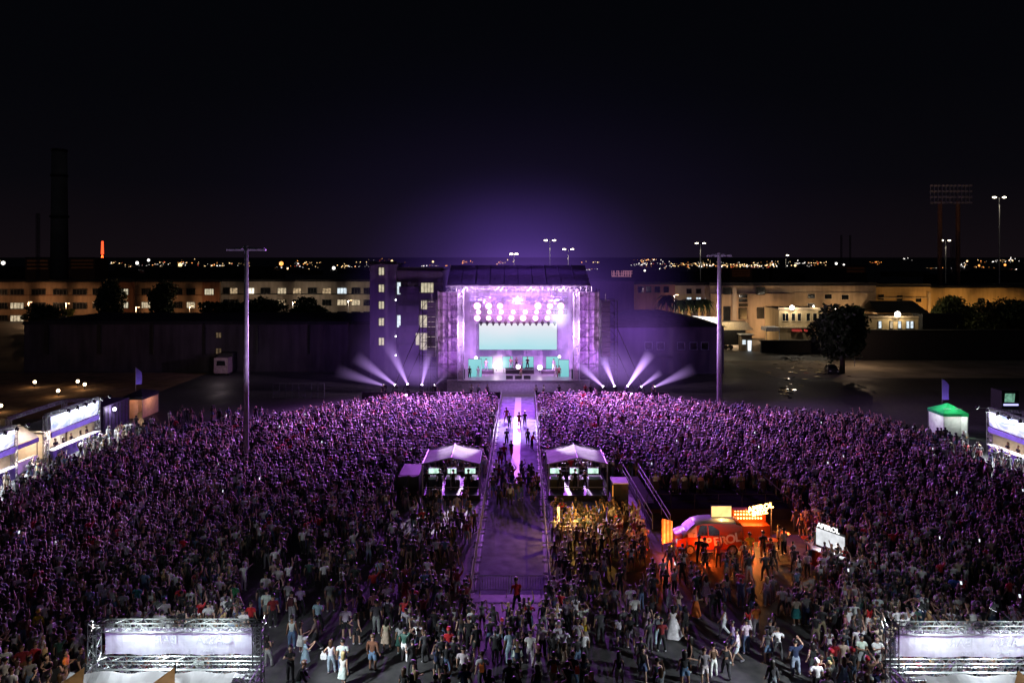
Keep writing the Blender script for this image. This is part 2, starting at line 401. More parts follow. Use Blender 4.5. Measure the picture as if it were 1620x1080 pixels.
# LED screens
def screen_mat(name, top, bot, k):
    m, nt, n, b = _new(name); n.remove(b); L = nt.links.new
    tc = n.new('ShaderNodeTexCoord'); sp = n.new('ShaderNodeSeparateXYZ'); L(tc.outputs['Generated'], sp.inputs[0])
    no = n.new('ShaderNodeTexNoise'); no.inputs['Scale'].default_value = 2.5; no.inputs['Detail'].default_value = 3; L(tc.outputs['Generated'], no.inputs['Vector'])
    ad = n.new('ShaderNodeMath'); ad.operation = 'MULTIPLY_ADD'; ad.inputs[1].default_value = .35; L(no.outputs['Fac'], ad.inputs[0])
    sb = n.new('ShaderNodeMath'); sb.operation = 'SUBTRACT'; sb.inputs[1].default_value = .17; L(sp.outputs['Z'], sb.inputs[0]); L(sb.outputs[0], ad.inputs[2])
    r = n.new('ShaderNodeValToRGB'); r.color_ramp.elements[0].position = .1; r.color_ramp.elements[0].color = (*bot, 1); r.color_ramp.elements[1].position = .9; r.color_ramp.elements[1].color = (*top, 1)
    L(ad.outputs[0], r.inputs[0]); e = n.new('ShaderNodeEmission'); e.inputs[1].default_value = k; L(r.outputs[0], e.inputs[0])
    L(e.outputs[0], n['Material Output'].inputs['Surface']); return m
M_scr = screen_mat('screen_image', (.80,.80,.88), (.42,.72,.80), 1.05); M_pan = screen_mat('panel_image', (.30,.68,.74), (.20,.58,.64), 1.0)
def led(name, x0, x1, y0, y1, D, m, label, group=None, legs=False):
    p = at(x0,y1,D); q = at(x1,y0,D); w, h = q.x-p.x, q.z-p.z; cx = (p.x+q.x)/2; z0 = p.z
    T = thing(name, (cx,D,z0), label, 'screen', group)
    b = MB(); b.box((cx,D+.08,z0+h/2),(w+.08,.12,h+.08))
    for k in range(1,int(w)): b.bar((p.x+k*w/int(w),D+.18,z0),(p.x+k*w/int(w),D+.18,z0+h),.04)
    if legs: b.box((p.x+.15,D+.1,(z0+1.8)/2),(.08,.08,max(.05,z0-1.8))); b.box((q.x-.15,D+.1,(z0+1.8)/2),(.08,.08,max(.05,z0-1.8)))
    b.build('housing', M_black, T)
    b = MB(); b.quad((p.x,D,z0),(q.x,D,z0),(q.x,D,z0+h),(p.x,D,z0+h)); b.build('display', m, T); return T
led('video_screen', 758,881,511,553,108.6,M_scr,'wide pale blue video screen hanging in the middle of the stage')
for a_ in ((741,762,568,597,103,'leftmost'),(759,779,564,585,107,'second from left'),(795,811,564,582,107,'third from left, short'),(827,844,564,582,107,'third from right, short'),(864,885,564,585,107,'second from right'),(884,900,569,598,103,'rightmost')):
    led('video_screen', *a_[:5], M_pan, a_[5]+' of the six upright turquoise video panels behind the band', 'video panels behind the band', True)

# round stage lamps in three hanging rows
E_blind = emit('blinder_glow', (1,.86,.95), 6.0, True)
E_blind2 = emit('blinder_rim', (1,.42,.88), 1.6)
ORD = ['first','second','third','fourth','fifth','sixth','seventh','eighth','ninth','tenth','eleventh']
LBL = {0:'upper',1:'middle',2:'lower'}
def blinder_proto():
    T = thing('stage_lamp', (0,0,0), 'x', 'stage lamp', 'round stage lamps hanging in three rows')
    b = MB(); b.bar((0,.25,0),(0,-.05,0),.30,12,0,.46); b.bar((0,.1,.2),(0,.1,.72),.04); b.build('housing', M_black, T, True)
    b = MB(); b.bar((0,-.055,0),(0,-.10,0),.44,14,0,.36); b.build('lens', E_blind, T)
    b = MB()
    for k in range(14):
        a0 = 2*math.pi*k/14; a1 = 2*math.pi*(k+1)/14
        b.quad((math.cos(a0)*.445,-.06,math.sin(a0)*.445),(math.cos(a1)*.445,-.06,math.sin(a1)*.445),(math.cos(a1)*.6,-.02,math.sin(a1)*.6),(math.cos(a0)*.6,-.02,math.sin(a0)*.6))
    b.build('reflector', E_blind2, T); return T
bp_ = blinder_proto(); first = True
rows = [(484,[755,773,791,851,870,887],105.0),(493.5,[757,774.5,793,812,831,849,868,887],105.6),(503,[755,773,790,809,827.5,847,866],106.2)]
for ri, (y, xs, D) in enumerate(rows):
    for i, x in enumerate(xs):
        loc = at(x,y,D); lb = f'{ORD[i]} round white stage lamp from the left in the {LBL[ri]} row'
        if first: bp_.location = loc; bp_['label'] = lb; first = False
        else: q = dup(bp_, loc, None, lb); v_ = (.98,.74,.82)[ri]*random.uniform(.84,1.12); q.scale = (v_,v_,v_)
# row of small dark lamps along the top of the screen
for i in range(13):
    p = at(761+i*9.7,510.5,108.2); b = MB(); b.box((p.x,p.y,p.z),(.5,.3,.34)); b.bar((p.x,p.y,p.z+.15),(p.x,p.y,p.z+.5),.04); b.bar((p.x,p.y-.12,p.z-.1),(p.x,p.y-.3,p.z-.36),.14,8)
    solo('small_stage_lamp', b, M_black, 'one of the small black lamps along the top edge of the video screen', 'stage lamp', 'small black lamps above the screen')
# bright lamps standing on the deck
for x,y,D,r,lb in ((785,578,106,.5,'blazing white lamp on the left part of the stage'),(820,580,105,.36,'round pink white lamp left of centre on the stage floor'),(854,581,105,.40,'round pink white lamp right of centre on the stage floor'),(753,566,105.5,.25,'small white lamp on top of the left video panel'),(885,564,106.5,.22,'small white lamp on top of the right video panel')):
    p = at(x,y,D); T = thing('floor_lamp', (p.x,D,max(1.8,p.z-r-.3)), lb, 'stage lamp')
    b = MB(); b.bar((p.x,D+.2,p.z),(p.x,D-.03,p.z),r*.6,12,0,r); b.bar((p.x,D+.1,p.z-r),(p.x,D+.1,max(1.8,p.z-r-.4)),.05); b.build('housing', M_black, T)
    b = MB(); b.bar((p.x,D-.035,p.z),(p.x,D-.1,p.z),r*.97,16,0,r*.7); b.build('lens', E_blind, T)
# lit smoke and lamp halos painted as volumes that glow by themselves
b = MB(); b.ball((0,0,0),1,16,0)
def glow_puff(loc, rad, col, amp, name):
    def f(nt, n, v):
        L = nt.links.new; v.inputs['Emission Color'].default_value = (*col,1)
        tc = n.new('ShaderNodeTexCoord'); q = n.new('ShaderNodeVectorMath'); q.operation = 'DOT_PRODUCT'; L(tc.outputs['Object'], q.inputs[0]); L(tc.outputs['Object'], q.inputs[1])
        s = n.new('ShaderNodeMath'); s.operation = 'SUBTRACT'; s.inputs[0].default_value = 1; s.use_clamp = True; L(q.outputs['Value'], s.inputs[1])
        nz = n.new('ShaderNodeTexNoise'); nz.inputs['Scale'].default_value = 1.6; L(tc.outputs['Object'], nz.inputs['Vector'])
        p = n.new('ShaderNodeMath'); p.operation = 'POWER'; p.inputs[1].default_value = 1.8; L(s.outputs[0], p.inputs[0])
        m1 = n.new('ShaderNodeMath'); m1.operation = 'MULTIPLY'; L(p.outputs[0], m1.inputs[0]); L(nz.outputs['Fac'], m1.inputs[1])
        m2 = n.new('ShaderNodeMath'); m2.operation = 'MULTIPLY'; m2.inputs[1].default_value = amp; L(m1.outputs[0], m2.inputs[0])
        L(m2.outputs[0], v.inputs['Emission Strength'])
    mb = MB(); mb.ball((0,0,0),1,16,0); o = mb.build('haze_glow_volume', volmat(name, f)); o.location = loc; o.scale = rad; tag(o, kind='stuff')
glow_puff(at(884,500,107.4), (2.2,.8,2.4), (.8,.85,1), 2.6, 'white_smoke_glow')
glow_puff(at(788,577,106.95), (2.1,.7,2.2), (1,.85,.95), 3.2, 'pink_flash_halo')  # halo of the blazing lamp, emitted by the volume itself
glow_puff(at(820,493,107.4), (8.4,.6,2.5), (1,.40,.88), 1.9, 'pink_lamp_halo')  # bloom around the lamp rows, painted as an emitting volume

for x, y, D, r, a_ in ((672,590,99.2,(4.2,.7,2.6),.10),(958,578,99.2,(5.5,.7,4.0),.12),(820,612,98.6,(9,.6,1.7),.10),(640,585,98.9,(4,.6,3),.05),(1000,590,98.9,(5,.6,3),.06)):
    glow_puff(at(x,y,D), r, (.55,.28,1), a_*6, 'side_smoke_glow_%d' % x)

glow_puff((1,119.5,13.0), (33,5.5,24), (.31,.14,1), .034, 'haze_glow_behind')  # violet glow behind the stage put into emitting volumes
glow_puff((1,118.5,12.5), (21,4.5,12.5), (.42,.17,1), .060, 'haze_glow_close')
for x_ in (-16.5,19): glow_puff((x_,105.5,5.5), (10,2.5,10), (.46,.2,1), .10, 'haze_glow_wing_%d' % int(x_))  # glow beside the wings, emitted by the volume

# ------------------------------------------------------------------ beams beside the stage, their light painted as emissive cones
def beam_build(nt, n, v):
    L = nt.links.new; v.inputs['Emission Color'].default_value = (.62,.36,1,1)
    tc = n.new('ShaderNodeTexCoord'); s = n.new('ShaderNodeSeparateXYZ'); L(tc.outputs['Object'], s.inputs[0])
    def mth(op, a, b=None, clamp=False):
        q = n.new('ShaderNodeMath'); q.operation = op; q.use_clamp = clamp
        for i, x in enumerate((a, b)):
            if x is None: continue
            if isinstance(x, (int, float)): q.inputs[i].default_value = x
            else: L(x, q.inputs[i])
        return q.outputs[0]
    rr = mth('SQRT', mth('ADD', mth('MULTIPLY', s.outputs['X'], s.outputs['X']), mth('MULTIPLY', s.outputs['Y'], s.outputs['Y'])))
    rad = mth('ADD', mth('MULTIPLY', s.outputs['Z'], .13), .018)
    edge = mth('SUBTRACT', 1, mth('POWER', mth('DIVIDE', rr, rad), 2), True)
    fall = mth('POWER', mth('SUBTRACT', 1, s.outputs['Z'], True), 1.25)
    core = mth('DIVIDE', .10, mth('ADD', mth('MULTIPLY', s.outputs['Z'], .9), .05))
    oi = n.new('ShaderNodeObjectInfo'); sx = n.new('ShaderNodeSeparateColor'); L(oi.outputs['Color'], sx.inputs[0])
    L(mth('MULTIPLY', mth('MULTIPLY', mth('MULTIPLY', edge, fall), core), mth('MULTIPLY', sx.outputs[0], 6.0)), v.inputs['Emission Strength'])
M_beam = volmat('beam_glow', beam_build); M_beam.cycles.volume_step_rate = .5 if hasattr(M_beam.cycles, 'volume_step_rate') else 1  # the cone itself emits the beam's light
E_head = emit('beam_lens', (.95,.85,1), 9)
beams = [(609,610,(-10,3.4,-1),9,.5,'leftmost beam light left of the stage, aimed low to the left'),(627,610,(-7,5,0),9,.9,'second beam light from the left, beaming up left'),(646,610,(-3.6,7.5,0),9,1.0,'third beam light from the left, beaming steeply up'),(667,611,(1.5,7,0),7,1.3,'fourth beam light from the left, beaming nearly straight up'),(686,611,(5,4.5,1),4,.5,'fifth beam light, close to the left stage wing'),
 (956,613,(-6,5.5,0),7,2.0,'beam light close to the right stage wing, beaming up left'),(973,613,(-2.7,6.6,0),6,4.2,'second bright beam light right of the stage, beaming up'),(991,613,(4.6,6.6,0),7.5,4.6,'brightest beam light right of the stage, beaming up right'),(1012,613,(5,3.6,0),4.6,3.6,'fourth beam light right of the stage, short and low'),(1033,613,(6,2.8,0),8,1.0,'rightmost beam light, aimed low to the right')]
for x,y,dr,Lb,k,lb in beams:
    p = at(x,y,97.5); T = thing('beam_light', (p.x,p.y,0), lb, 'stage light', 'beam lights beside the stage')
    d = Vector((dr[0],dr[2],dr[1])).normalized()
    b = MB(); b.box((p.x,p.y,.45),(.5,.5,.9)); b.build('stand', M_black, T)
    b = MB(); b.box((p.x-.22,p.y,p.z-.1),(.06,.2,.5)); b.box((p.x+.22,p.y,p.z-.1),(.06,.2,.5)); b.box((p.x,p.y,p.z-.36),(.5,.25,.1)); b.build('yoke', M_dark, T)
    b = MB(); b.bar(p-d*.22,p+d*.2,.19,10); b.build('head', M_black, T)
    b = MB(); b.bar(p+d*.205,p+d*.23,.17,10); b.ball(p+d*.22,.15,8); b.build('lens', E_head, T)
    cb = MB(); n_ = 14
    cb.bar((0,0,0),(0,0,1),.018,n_,0,.148)
    c = cb.build('beam_glow_cone', M_beam); c.parent = T; c.location = (p+d*.25)-Vector(ORG[T.name]); c.rotation_euler = d.to_track_quat('Z','Y').to_euler(); c.scale = (Lb*.95,Lb*.95,Lb*.8); c.color = (k,k,k,1)

# ------------------------------------------------------------------ stage lights, and added fill spots without fixtures
for x, z, pw in ((-8,13.8,1),(-3,14.3,1),(4.5,14.3,1),(10,13.8,1)):
    light('SPOT', (x,98.6,z), VIOLET, 33000*pw, .35, (x*2.0,66,0), 130, .9)
for x in (-5,7): light('SPOT', (x,98.6,13.6), (.68,.25,.97), 165000, .1, (SX+(x-SX)*2.4,87,0), 74, 1.0)
light('SPOT', (xc(97),98.5,14.6), (.82,.68,1), 135000, .3, (xc(80),80,0), 20, .7)
for x in (-4.9,5.8): light('SPOT', (SX,98.5,14.2), (.92,.76,1), 230000, .1, (x,58.3,1.6), 6.0, .35)
light('SPOT', (SX,98.5,12.5), (.36,.14,1), 11000, .3, (xc(44),44,0), 11, .6)
light('AREA', (SX-4,103.5,13.2), (.55,.2,1), 480, 4, (SX-4,110,7))
light('AREA', (SX+4,103.5,13.2), (.55,.2,1), 480, 4, (SX+4,110,7))
for s in (-1,1): light('SPOT', (SX+s*5,97.5,9), (.88,.55,1), 9000, .1, (SX+s*8.45,99.7,8.5), 80, .8)
light('AREA', (SX-5,102.5,3.0), (.75,.3,1), 700, 2, (SX-5,110,7))
light('AREA', (SX+5,102.5,3.0), (.75,.3,1), 700, 2, (SX+5,110,7))
light('AREA', (SX,104,13.8), (.8,.4,1), 1100, 3, (SX,103,1.8))
for s in (-1,1):
    light('SPOT', (SX+s*15,90,1.5), (.6,.25,1), 30000, .5, (SX+s*10.6,101,9), 58, .9)  # fill added out in the crowd to brighten the wings, no fixture
light('SPOT', (-12,95,2.0), (.42,.16,1), 1900, .5, (-18,112,10), 90, .9)
light('SPOT', (16,95,2.0), (.36,.14,1), 1200, .5, (24,116,6), 90, .9)
light('SPOT', (-14,98,14.0), (.72,.40,1), 120000, .1, (-25,64,12), 30, .8)
light('SPOT', (16,98,14.0), (.72,.40,1), 30000, .1, (28,92,11), 60, .8)
for x in (-7,-2.3,2.3,7): light('POINT', (SX+x,96.9,14.6), (.92,.55,1), 1700, .3)  # fill added to brighten the front truss, no fixture
for x in (-6,0,6): light('AREA', (SX+x,104.5,12.2), (.45,.2,1), 5500, 3, (SX+x,105,17))  # added from below so the roof sheet glows, no fixture

light('SPOT', (16.5,101.5,13.8), (.42,.16,1), 11000, .1, (24,150,9), 70, .9)  # fill added to tint the buildings behind the right wing
light('SPOT', (-14.5,101.5,13.8), (.40,.16,1), 2200, .1, (-40,118,5), 80, .9)
light('SPOT', (-7.9,55.6,3.6), (.74,.48,1), 16000, .06, (-25,64,15), 40, .8)  # uplights added at the control tents to brighten the lamp masts
light('SPOT', (7.6,60.6,3.6), (.74,.48,1), 26000, .06, (28,92,14.5), 30, .8)
# band gear
def gear(name, x, y, D, f, m, label, cat, group=None):
    p = at(x,y,D); b = MB(); f(b, p); return solo(name, b, m, label, cat, group)
for i,(x,lb) in enumerate(((806,'left'),(820,'middle'),(834,'right'))):
    p = at(x,601.5,101); b = MB(); b.quad(*[(p.x+dx,101+dy,1.8+dz) for dx,dy,dz in ((-.5,0,0),(.5,0,0),(.5,.15,.5),(-.5,.15,.5))]); b.box((p.x,101.45,2.0),(1.0,.5,.4))
    solo('monitor_speaker', b, M_black, f'{lb} black wedge speaker at the front edge of the stage', 'speaker', 'wedge speakers at the stage edge')
for x,lb in ((730,'left'),(909.5,'right')):
    p = at(x,600,101.5); T = thing('speaker_cabinet', (p.x,101.5,1.8), f'square black speaker cabinet at the {lb} corner of the stage', 'speaker')
    b = MB(); b.box((p.x,101.5,2.5),(1.0,.8,1.35)); b.build('box', M_black, T); b = MB(); b.box((p.x,101.08,2.5),(.85,.03,1.2)); b.build('grille', M_dark, T)
for x0,x1,y,h,D,lb in ((758,781,592,.55,105.5,'left'),(800,845,592,.65,105.5,'middle'),(857,884,592,.55,105.5,'right')):
    p, q = at(x0,y,D), at(x1,y,D); T = thing('riser', ((p.x+q.x)/2,D,1.8), f'{lb} low black riser under the band', 'riser', 'risers under the band')
    b = MB(); b.box(((p.x+q.x)/2,D+1,1.8+h/2),(q.x-p.x,2.0,h)); b.build('platform', M_black, T); b = MB(); b.box(((p.x+q.x)/2,D-.02,1.8+h),(q.x-p.x,.06,.06)); b.build('edge_trim', M_alu, T)
def keys(b, p): b.box((p.x,p.y,p.z),(1.3,.4,.12)); b.bar((p.x-.5,p.y,p.z-.85),(p.x+.5,p.y,p.z-.05),.03); b.bar((p.x+.5,p.y,p.z-.85),(p.x-.5,p.y,p.z-.05),.03)
gear('keyboard', 837,581.5,105.6,keys,M_dark,'keyboard on a crossed stand in front of the dark clad player','keyboard')
gear('keyboard', 806,582.5,105.6,keys,M_dark,'keyboard on a crossed stand left of the stage centre','keyboard')
dk = thing('drum_kit', at(818,592,105.9), 'drum kit on the middle riser', 'drums'); p = Vector((at(818,592,105.9).x,105.9,2.46))
b = MB(); b.bar(p+Vector((0,-.35,.3)),p+Vector((0,.1,.3)),.3,14); b.build('bass_drum', M_alu, dk)
for dx,dz in ((-.45,.55),(.0,.72),(.45,.55)):
    b = MB(); b.bar(p+Vector((dx,0,dz-.12)),p+Vector((dx,0,dz+.12)),.2,12); b.bar(p+Vector((dx,0,0)),p+Vector((dx,0,dz-.1)),.02); b.build('drum', M_alu, dk)
for dx in (-.8,.8):
    b = MB(); b.bar(p+Vector((dx,.1,0)),p+Vector((dx,.1,1.05)),.015); b.bar(p+Vector((dx,.1,1.05)),p+Vector((dx,.1,1.07)),.26,14); b.build('cymbal', mat('brass', (.6,.42,.15), .3, .9), dk)

# front of stage barrier wall and fenced verge at the left
b = MB()
for x0,x1 in ((-21,-1.6),(3.5,22)):
    b.box(((x0+x1)/2,95.5,.5),(x1-x0,.08,1.0)); b.box(((x0+x1)/2,95.9,.03),(x1-x0,.9,.05))
    k = x0
    while k < x1: b.bar((k,95.55,1.15),(k,96.3,.05),.03); k += 1.2
tag(b.build('stage_barrier', M_dark), 'long steel barrier between the crowd and the stage pit', 'barrier')
# ------------------------------------------------------------------ buildings
def win(root, x, z, w, h, y, pane, bars=2, frame=None, label=None, depth=.12):
    """a window: frame, sill and pane stand 6 cm proud of the wall face at y (facing -Y)"""
    b = MB(); f = frame or M_dark
    fr = .08*max(1, w/2)
    b.box((x,y-.03,z+h/2+fr/2),(w+2*fr,depth,fr)); b.box((x,y-.05,z-h/2-fr/2),(w+2.6*fr,depth+.06,fr))
    for s in (-1,1): b.box((x+s*(w/2+fr/2),y-.03,z),(fr,depth,h))
    for k in range(1,bars+1): b.box((x-w/2+w*k/(bars+1),y-.035,z),(fr*.8,depth,h))
    o = b.build('window', f, root)
    p = MB(); p.quad((x-w/2,y-.02,z-h/2),(x+w/2,y-.02,z-h/2),(x+w/2,y-.02,z+h/2),(x-w/2,y-.02,z+h/2)); p.build('pane', pane, o)
    if label: o['label'] = label
    return o
def block(name, x0, x1, y0, y1, z1, wm, rm, label, cat, group=None, parapet=.5, z0=0):
    T = thing(name, ((x0+x1)/2,y0,z0), label, cat, group)
    b = MB(); b.box(((x0+x1)/2,(y0+y1)/2,(z0+z1)/2),(x1-x0,y1-y0,z1-z0)); b.build('wall', wm, T)
    b = MB(); b.box(((x0+x1)/2,(y0+y1)/2,z1+.1),(x1-x0+.5,y1-y0+.5,.2))
    if parapet: b.box(((x0+x1)/2,y0+.1,z1+.2+parapet/2),(x1-x0+.3,.3,parapet))
    b.build('roof', rm, T); return T
W_brown = wallmat('brown_plaster', (.28,.18,.115)); W_brown2 = wallmat('dark_brown_plaster', (.17,.075,.045)); W_grey = wallmat('grey_plaster', (.36,.31,.26))
W_tan = wallmat('tan_plaster', (.42,.33,.23)); W_yel = wallmat('yellow_plaster', (.55,.43,.25)); W_shed = wallmat('shed_wall', (.085,.075,.085), .5)
W_tower = wallmat('tower_wall', (.13,.11,.15), .25); W_roofd = mat('dark_roof', (.02,.02,.022), .9, 0, .3, .4); W_far = mat('far_block', (.03,.022,.02), .9, 0, .4, .1)
M_curt = emit('dim_window', (.9,.6,.35), .10, var=.6)
# long barracks at the left, three storeys
BB = block('barracks_building', -165, at(345,0,210).x, 210, 226, 12, W_brown, W_roofd, 'long brown three storey building with rows of windows behind the dark shed', 'building', None, .4)
for xa, xb in ((178,212),(320,347)):
    p, q = at(xa,0,209.6), at(xb,0,209.6); b = MB(); b.box(((p.x+q.x)/2,209.8,6),(q.x-p.x,.4,12)); b.build('stair_bay', W_brown2, BB)
b = MB(); b.box((-127,209.9,8.0),(75,.25,.25)); b.build('string_course', W_brown2, BB)
lit = {(195,0),(195,1),(195,2),(231,1),(231,2),(331,0),(331,1),(331,2),(27,1),(119,1),(151,1),(302,1),(27,2)}
for xw, wd in ((-25,4),(3,3.2),(27,4),(61,4),(95,4),(126,4),(152,2),(195,3),(231,2.6),(282,2.4),(302,2.5),(331,2.7)):
    for r_, y in enumerate((462.5,483.5,503.5)):
        yy = y - (1.0 if xw > 150 else 0); p = at(xw,yy,209.8 if xw not in (195,331) else 209.5)
        l = (xw,r_) in lit
        win(BB, p.x, p.z, wd if not (l and xw in (119,151)) else 1.4, 1.75, p.y, (E_stair if xw in (195,331) else E_win) if l else M_glass, 3 if wd > 2.3 else 1, M_dark, 'lit window' if l else None)
BG = block('long_grey_building', at(345,0,210).x+.01, at(592,0,212).x, 212, 226, 12.1, W_grey, W_roofd, 'long pale grey two storey building, left of the dark tower block', 'building', None, .4)
E_win2 = emit('lit_window_dim', (1,.72,.42), .38, var=.6); E_win3 = emit('lit_window_bright', (1,.88,.68), 1.5, var=.4)
rnd2 = random.Random(4); litg = {(370,0):.9,(396,0):1.0,(446,0):1.2,(470,0):1.4,(517,0):1,(541,0):1.6,(446,1):.8,(541,1):1,(563,1):1}
for xw, wd in ((358,1.6),(370,2.2),(396,2.4),(420,2.8),(446,2.6),(470,2.4),(494,2.6),(517,2.6),(541,2.8),(563,2.6),(581,2.2)):
    for r_, y in enumerate((460.0,478.5,497.5)):
        p = at(xw,y,211.8); l = (xw,r_) in litg; win(BG, p.x, p.z, wd, 1.7, p.y, (E_winw if xw in (541,) and r_ == 0 else rnd2.choice((E_win,E_win2,E_win3,E_win2))) if l else M_glass, 2, M_dark, 'lit window' if l else None)
b = MB(); b.box(((at(345,0,210).x+at(592,0,212).x)/2,211.85,8.2),(47,.3,.25)); b.build('string_course', W_roofd, BG)

# dark tower block left of the stage
TB = block('tower_block', at(585,0,112).x, at(626,0,112).x, 112, 126, 18.6, W_tower, W_roofd, 'dark violet tower block with one column of lit stair windows', 'building', None, .35)
for y in (429,456,482.5,509,540): p = at(603.5,y,112); win(TB, p.x, p.z, .85, 1.2, 112, E_stair, 1, M_dark, 'lit stair window')
TC = block('balcony_block', at(626,0,112).x+.01, at(699,0,112).x, 113.5, 126, 17.6, W_tower, W_roofd, 'dark apartment block with balconies, between the stair tower and the stage', 'building', None, .35)
b = MB(); p, q = at(632,0,112.4), at(664,0,112.4)
for z in (4.4,7.6,10.8,14.0):
    T_ = MB(); T_.box(((p.x+q.x)/2,112.7,z),(q.x-p.x,1.5,.18)); T_.box(((p.x+q.x)/2,112.0,z+.55),(q.x-p.x,.08,.95)); T_.build('balcony', W_tower, TC)
for x,y,w_,h_ in ((676,455,2.4,1.6),(676,482,2.4,1.5),(676,508,3.2,2.0),(674,540,4.0,2.8),(625.8,456,1.0,2.0),(625.8,508,1.0,2.0)):
    pp = at(x+ (4 if x < 630 else 0),y,113.5); win(TC, pp.x, pp.z, w_*.85, h_, 113.5, E_stair if x > 630 else E_winw, 3 if w_ > 1.5 else 0, M_dark, 'lit window')
for y in (474.5,532,562): pp = at(626,y,111.6); b = MB(); b.ball(pp,.12,8); b.bar(pp,pp+Vector((0,.5,.1)),.03); b.build('wall_lamp', emit('small_lamp',(.95,.9,1),6), TC)

# long dark shed in front of them
SH = block('long_shed', at(38,0,118).x, at(584,0,118).x, 118, 140, 8.2, W_shed, W_roofd, 'long low dark shed with a plain wall, beyond the left bars', 'building', None, .3)
for x,y in ((346,530),(346,555)): pp = at(x,y,118); win(SH, pp.x, pp.z, .9, .9, 118, M_curt, 1, M_dark)
for k in range(6):
    b = MB(); b.box((-80+k*9,117.9,5.6),(.25,.2,5)); b.build('downpipe', M_dark, SH)
# hipped roof house right of the stage
HH = thing('hipped_house', (25,116,0), 'dark low house with five pale framed windows, right of the stage', 'building')
x0, x1, y0, y1, ze, zr = 15.6, 36, 116, 134, 8.0, 10.2
b = MB(); b.box(((x0+x1)/2,(y0+y1)/2,ze/2),(x1-x0,y1-y0,ze)); b.build('wall', W_tower, HH)
b = MB(); e0 = (x0-.4,y0-.4,ze+.003); e1 = (x1+.4,y0-.4,ze+.003); e2 = (x1+.4,y1+.4,ze+.003); e3 = (x0-.4,y1+.4,ze+.003); r0 = (x0+6,(y0+y1)/2,zr); r1 = (x1-9,(y0+y1)/2,zr)
b.quad(e0,e1,r1,r0); b.quad(e1,e2,r1); b.quad(e2,e3,r0,r1); b.quad(e3,e0,r0); b.build('roof', W_shed, HH)
for x in (1026,1045,1077.5,1097,1115): pp = at(x,547,116); win(HH, pp.x, pp.z, 1.15, 1.15, 116, M_glass, 0, mat('pale_frame', (.42,.42,.5), .6))
b = MB(); pp = at(1041,575,115); b.box((pp.x,115.2,3.0),(4.6,1.6,.15)); b.build('porch', W_shed, HH)
# buildings right behind the stage wing
SB = block('sign_building', at(930,0,150).x, at(1003,0,150).x, 150, 165, 14.5, wallmat('violet_grey', (.12,.075,.11)), W_roofd, 'dim violet building with a long pale rooftop sign behind the stage wing', 'building', None, .3)
b = MB(); p = at(968,437,150); q = at(999,428,150); rnd = random.Random(3)
x = p.x
while x < q.x:
    w_ = .34; h_ = q.z-p.z; b.box((x,150,p.z+h_*.5),(.1,.08,h_)); b.box((x+.2,150,p.z+h_*(.1 if rnd.random() < .5 else .9)),(.3,.08,.14)); b.box((x+.2,150,p.z+h_*.5),(.3,.08,.12))
    if rnd.random() < .6: b.box((x+.36,150,p.z+h_*.5),(.1,.08,h_))
    x += .52
b.box(((p.x+q.x)/2,150.1,p.z-.08),(q.x-p.x,.1,.08)); b.build('rooftop_sign', emit('sign_pink',(.55,.22,.30),.55), SB)
for z in (15.0,): b2 = MB(); b2.bar((p.x+.3,150.3,14.5),(p.x+.3,150.2,p.z),.05); b2.bar((q.x-.3,150.3,14.5),(q.x-.3,150.2,p.z),.05); b2.build('sign_post', M_dark, SB)
RB = block('ruddy_building', at(1003,0,168).x, at(1068,0,168).x, 168, 184, 13.0, wallmat('rose_plaster', (.20,.105,.105)), W_roofd, 'dim reddish building behind the palm, right of the rooftop sign', 'building', None, .4)
for x in (1014,1026,1040,1054): pp = at(x,458,168); win(RB, pp.x, pp.z, 1.2, 1.4, 168, M_glass, 0)
# stadium frontage, right
GS = block('grey_wing', at(1068,0,172).x+.01, at(1123,0,172).x, 172, 190, 12.6, W_grey, W_roofd, 'grey wing with three blue white lit windows, left end of the stadium', 'building', None, .5)
for x in (1090,1105,1119):
    pp = at(x,460.5,172); win(GS, pp.x, pp.z, 1.15, 1.1, 172, M_glass, 0)
    pp = at(x,474.5,172); win(GS, pp.x, pp.z, 1.15, 1.3, 172, E_winw, 1, M_dark, 'lit window'); pp = at(x,488,172); win(GS, pp.x, pp.z, 1.15, 1.3, 172, M_glass, 0)
ST = block('stadium_block', at(1123,0,168).x, at(1386,0,168).x, 168, 195, 12.7, W_tan, W_roofd, 'broad tan stadium block with three square windows and a deep dark doorway', 'building', None, .6)
p, q = at(1124,0,166.6), at(1254,0,166.6); b = MB(); b.box(((p.x+q.x)/2,167.3,5.4),(q.x-p.x,1.4,10.8)); b.build('projecting_bay', wallmat('tan_bay', (.37,.28,.20)), ST)
for x,y,w_,h_ in ((1150,460,1.9,1.6),(1203,460,2.1,1.8),(1150,496,1.6,3.4),(1175,496,2.0,2.6),(1203,495,1.7,2.6)):
    pp = at(x,y,166.6); win(ST, pp.x, pp.z, w_, h_, 166.6, M_glass, 0)
for y in (468.5,475.5,482.5): pp = at(1175.5,y,166.6); win(ST, pp.x, pp.z, 2.0, .65, 166.6, M_glass, 0)
pp = at(1162,478,166.3); b = MB(); b.box((pp.x,166.45,pp.z-.5),(1.0,.3,8)); b.build('pilaster', W_grey, ST)
for x,y in ((1283.5,468),(1310,469),(1337,470),(1283,482),(1310,484)):
    pp = at(x,y,168); win(ST, pp.x, pp.z, 1.75, 1.15 if y < 475 else .6, 168, M_glass, 0, mat('stone_frame', (.6,.52,.4), .8))
b = MB(); p = at(1256,0,168); q = at(1385,0,168); b.box(((p.x+q.x)/2,167.9,10.9),(q.x-p.x,.3,.3)); b.build('cornice', W_tan, ST)
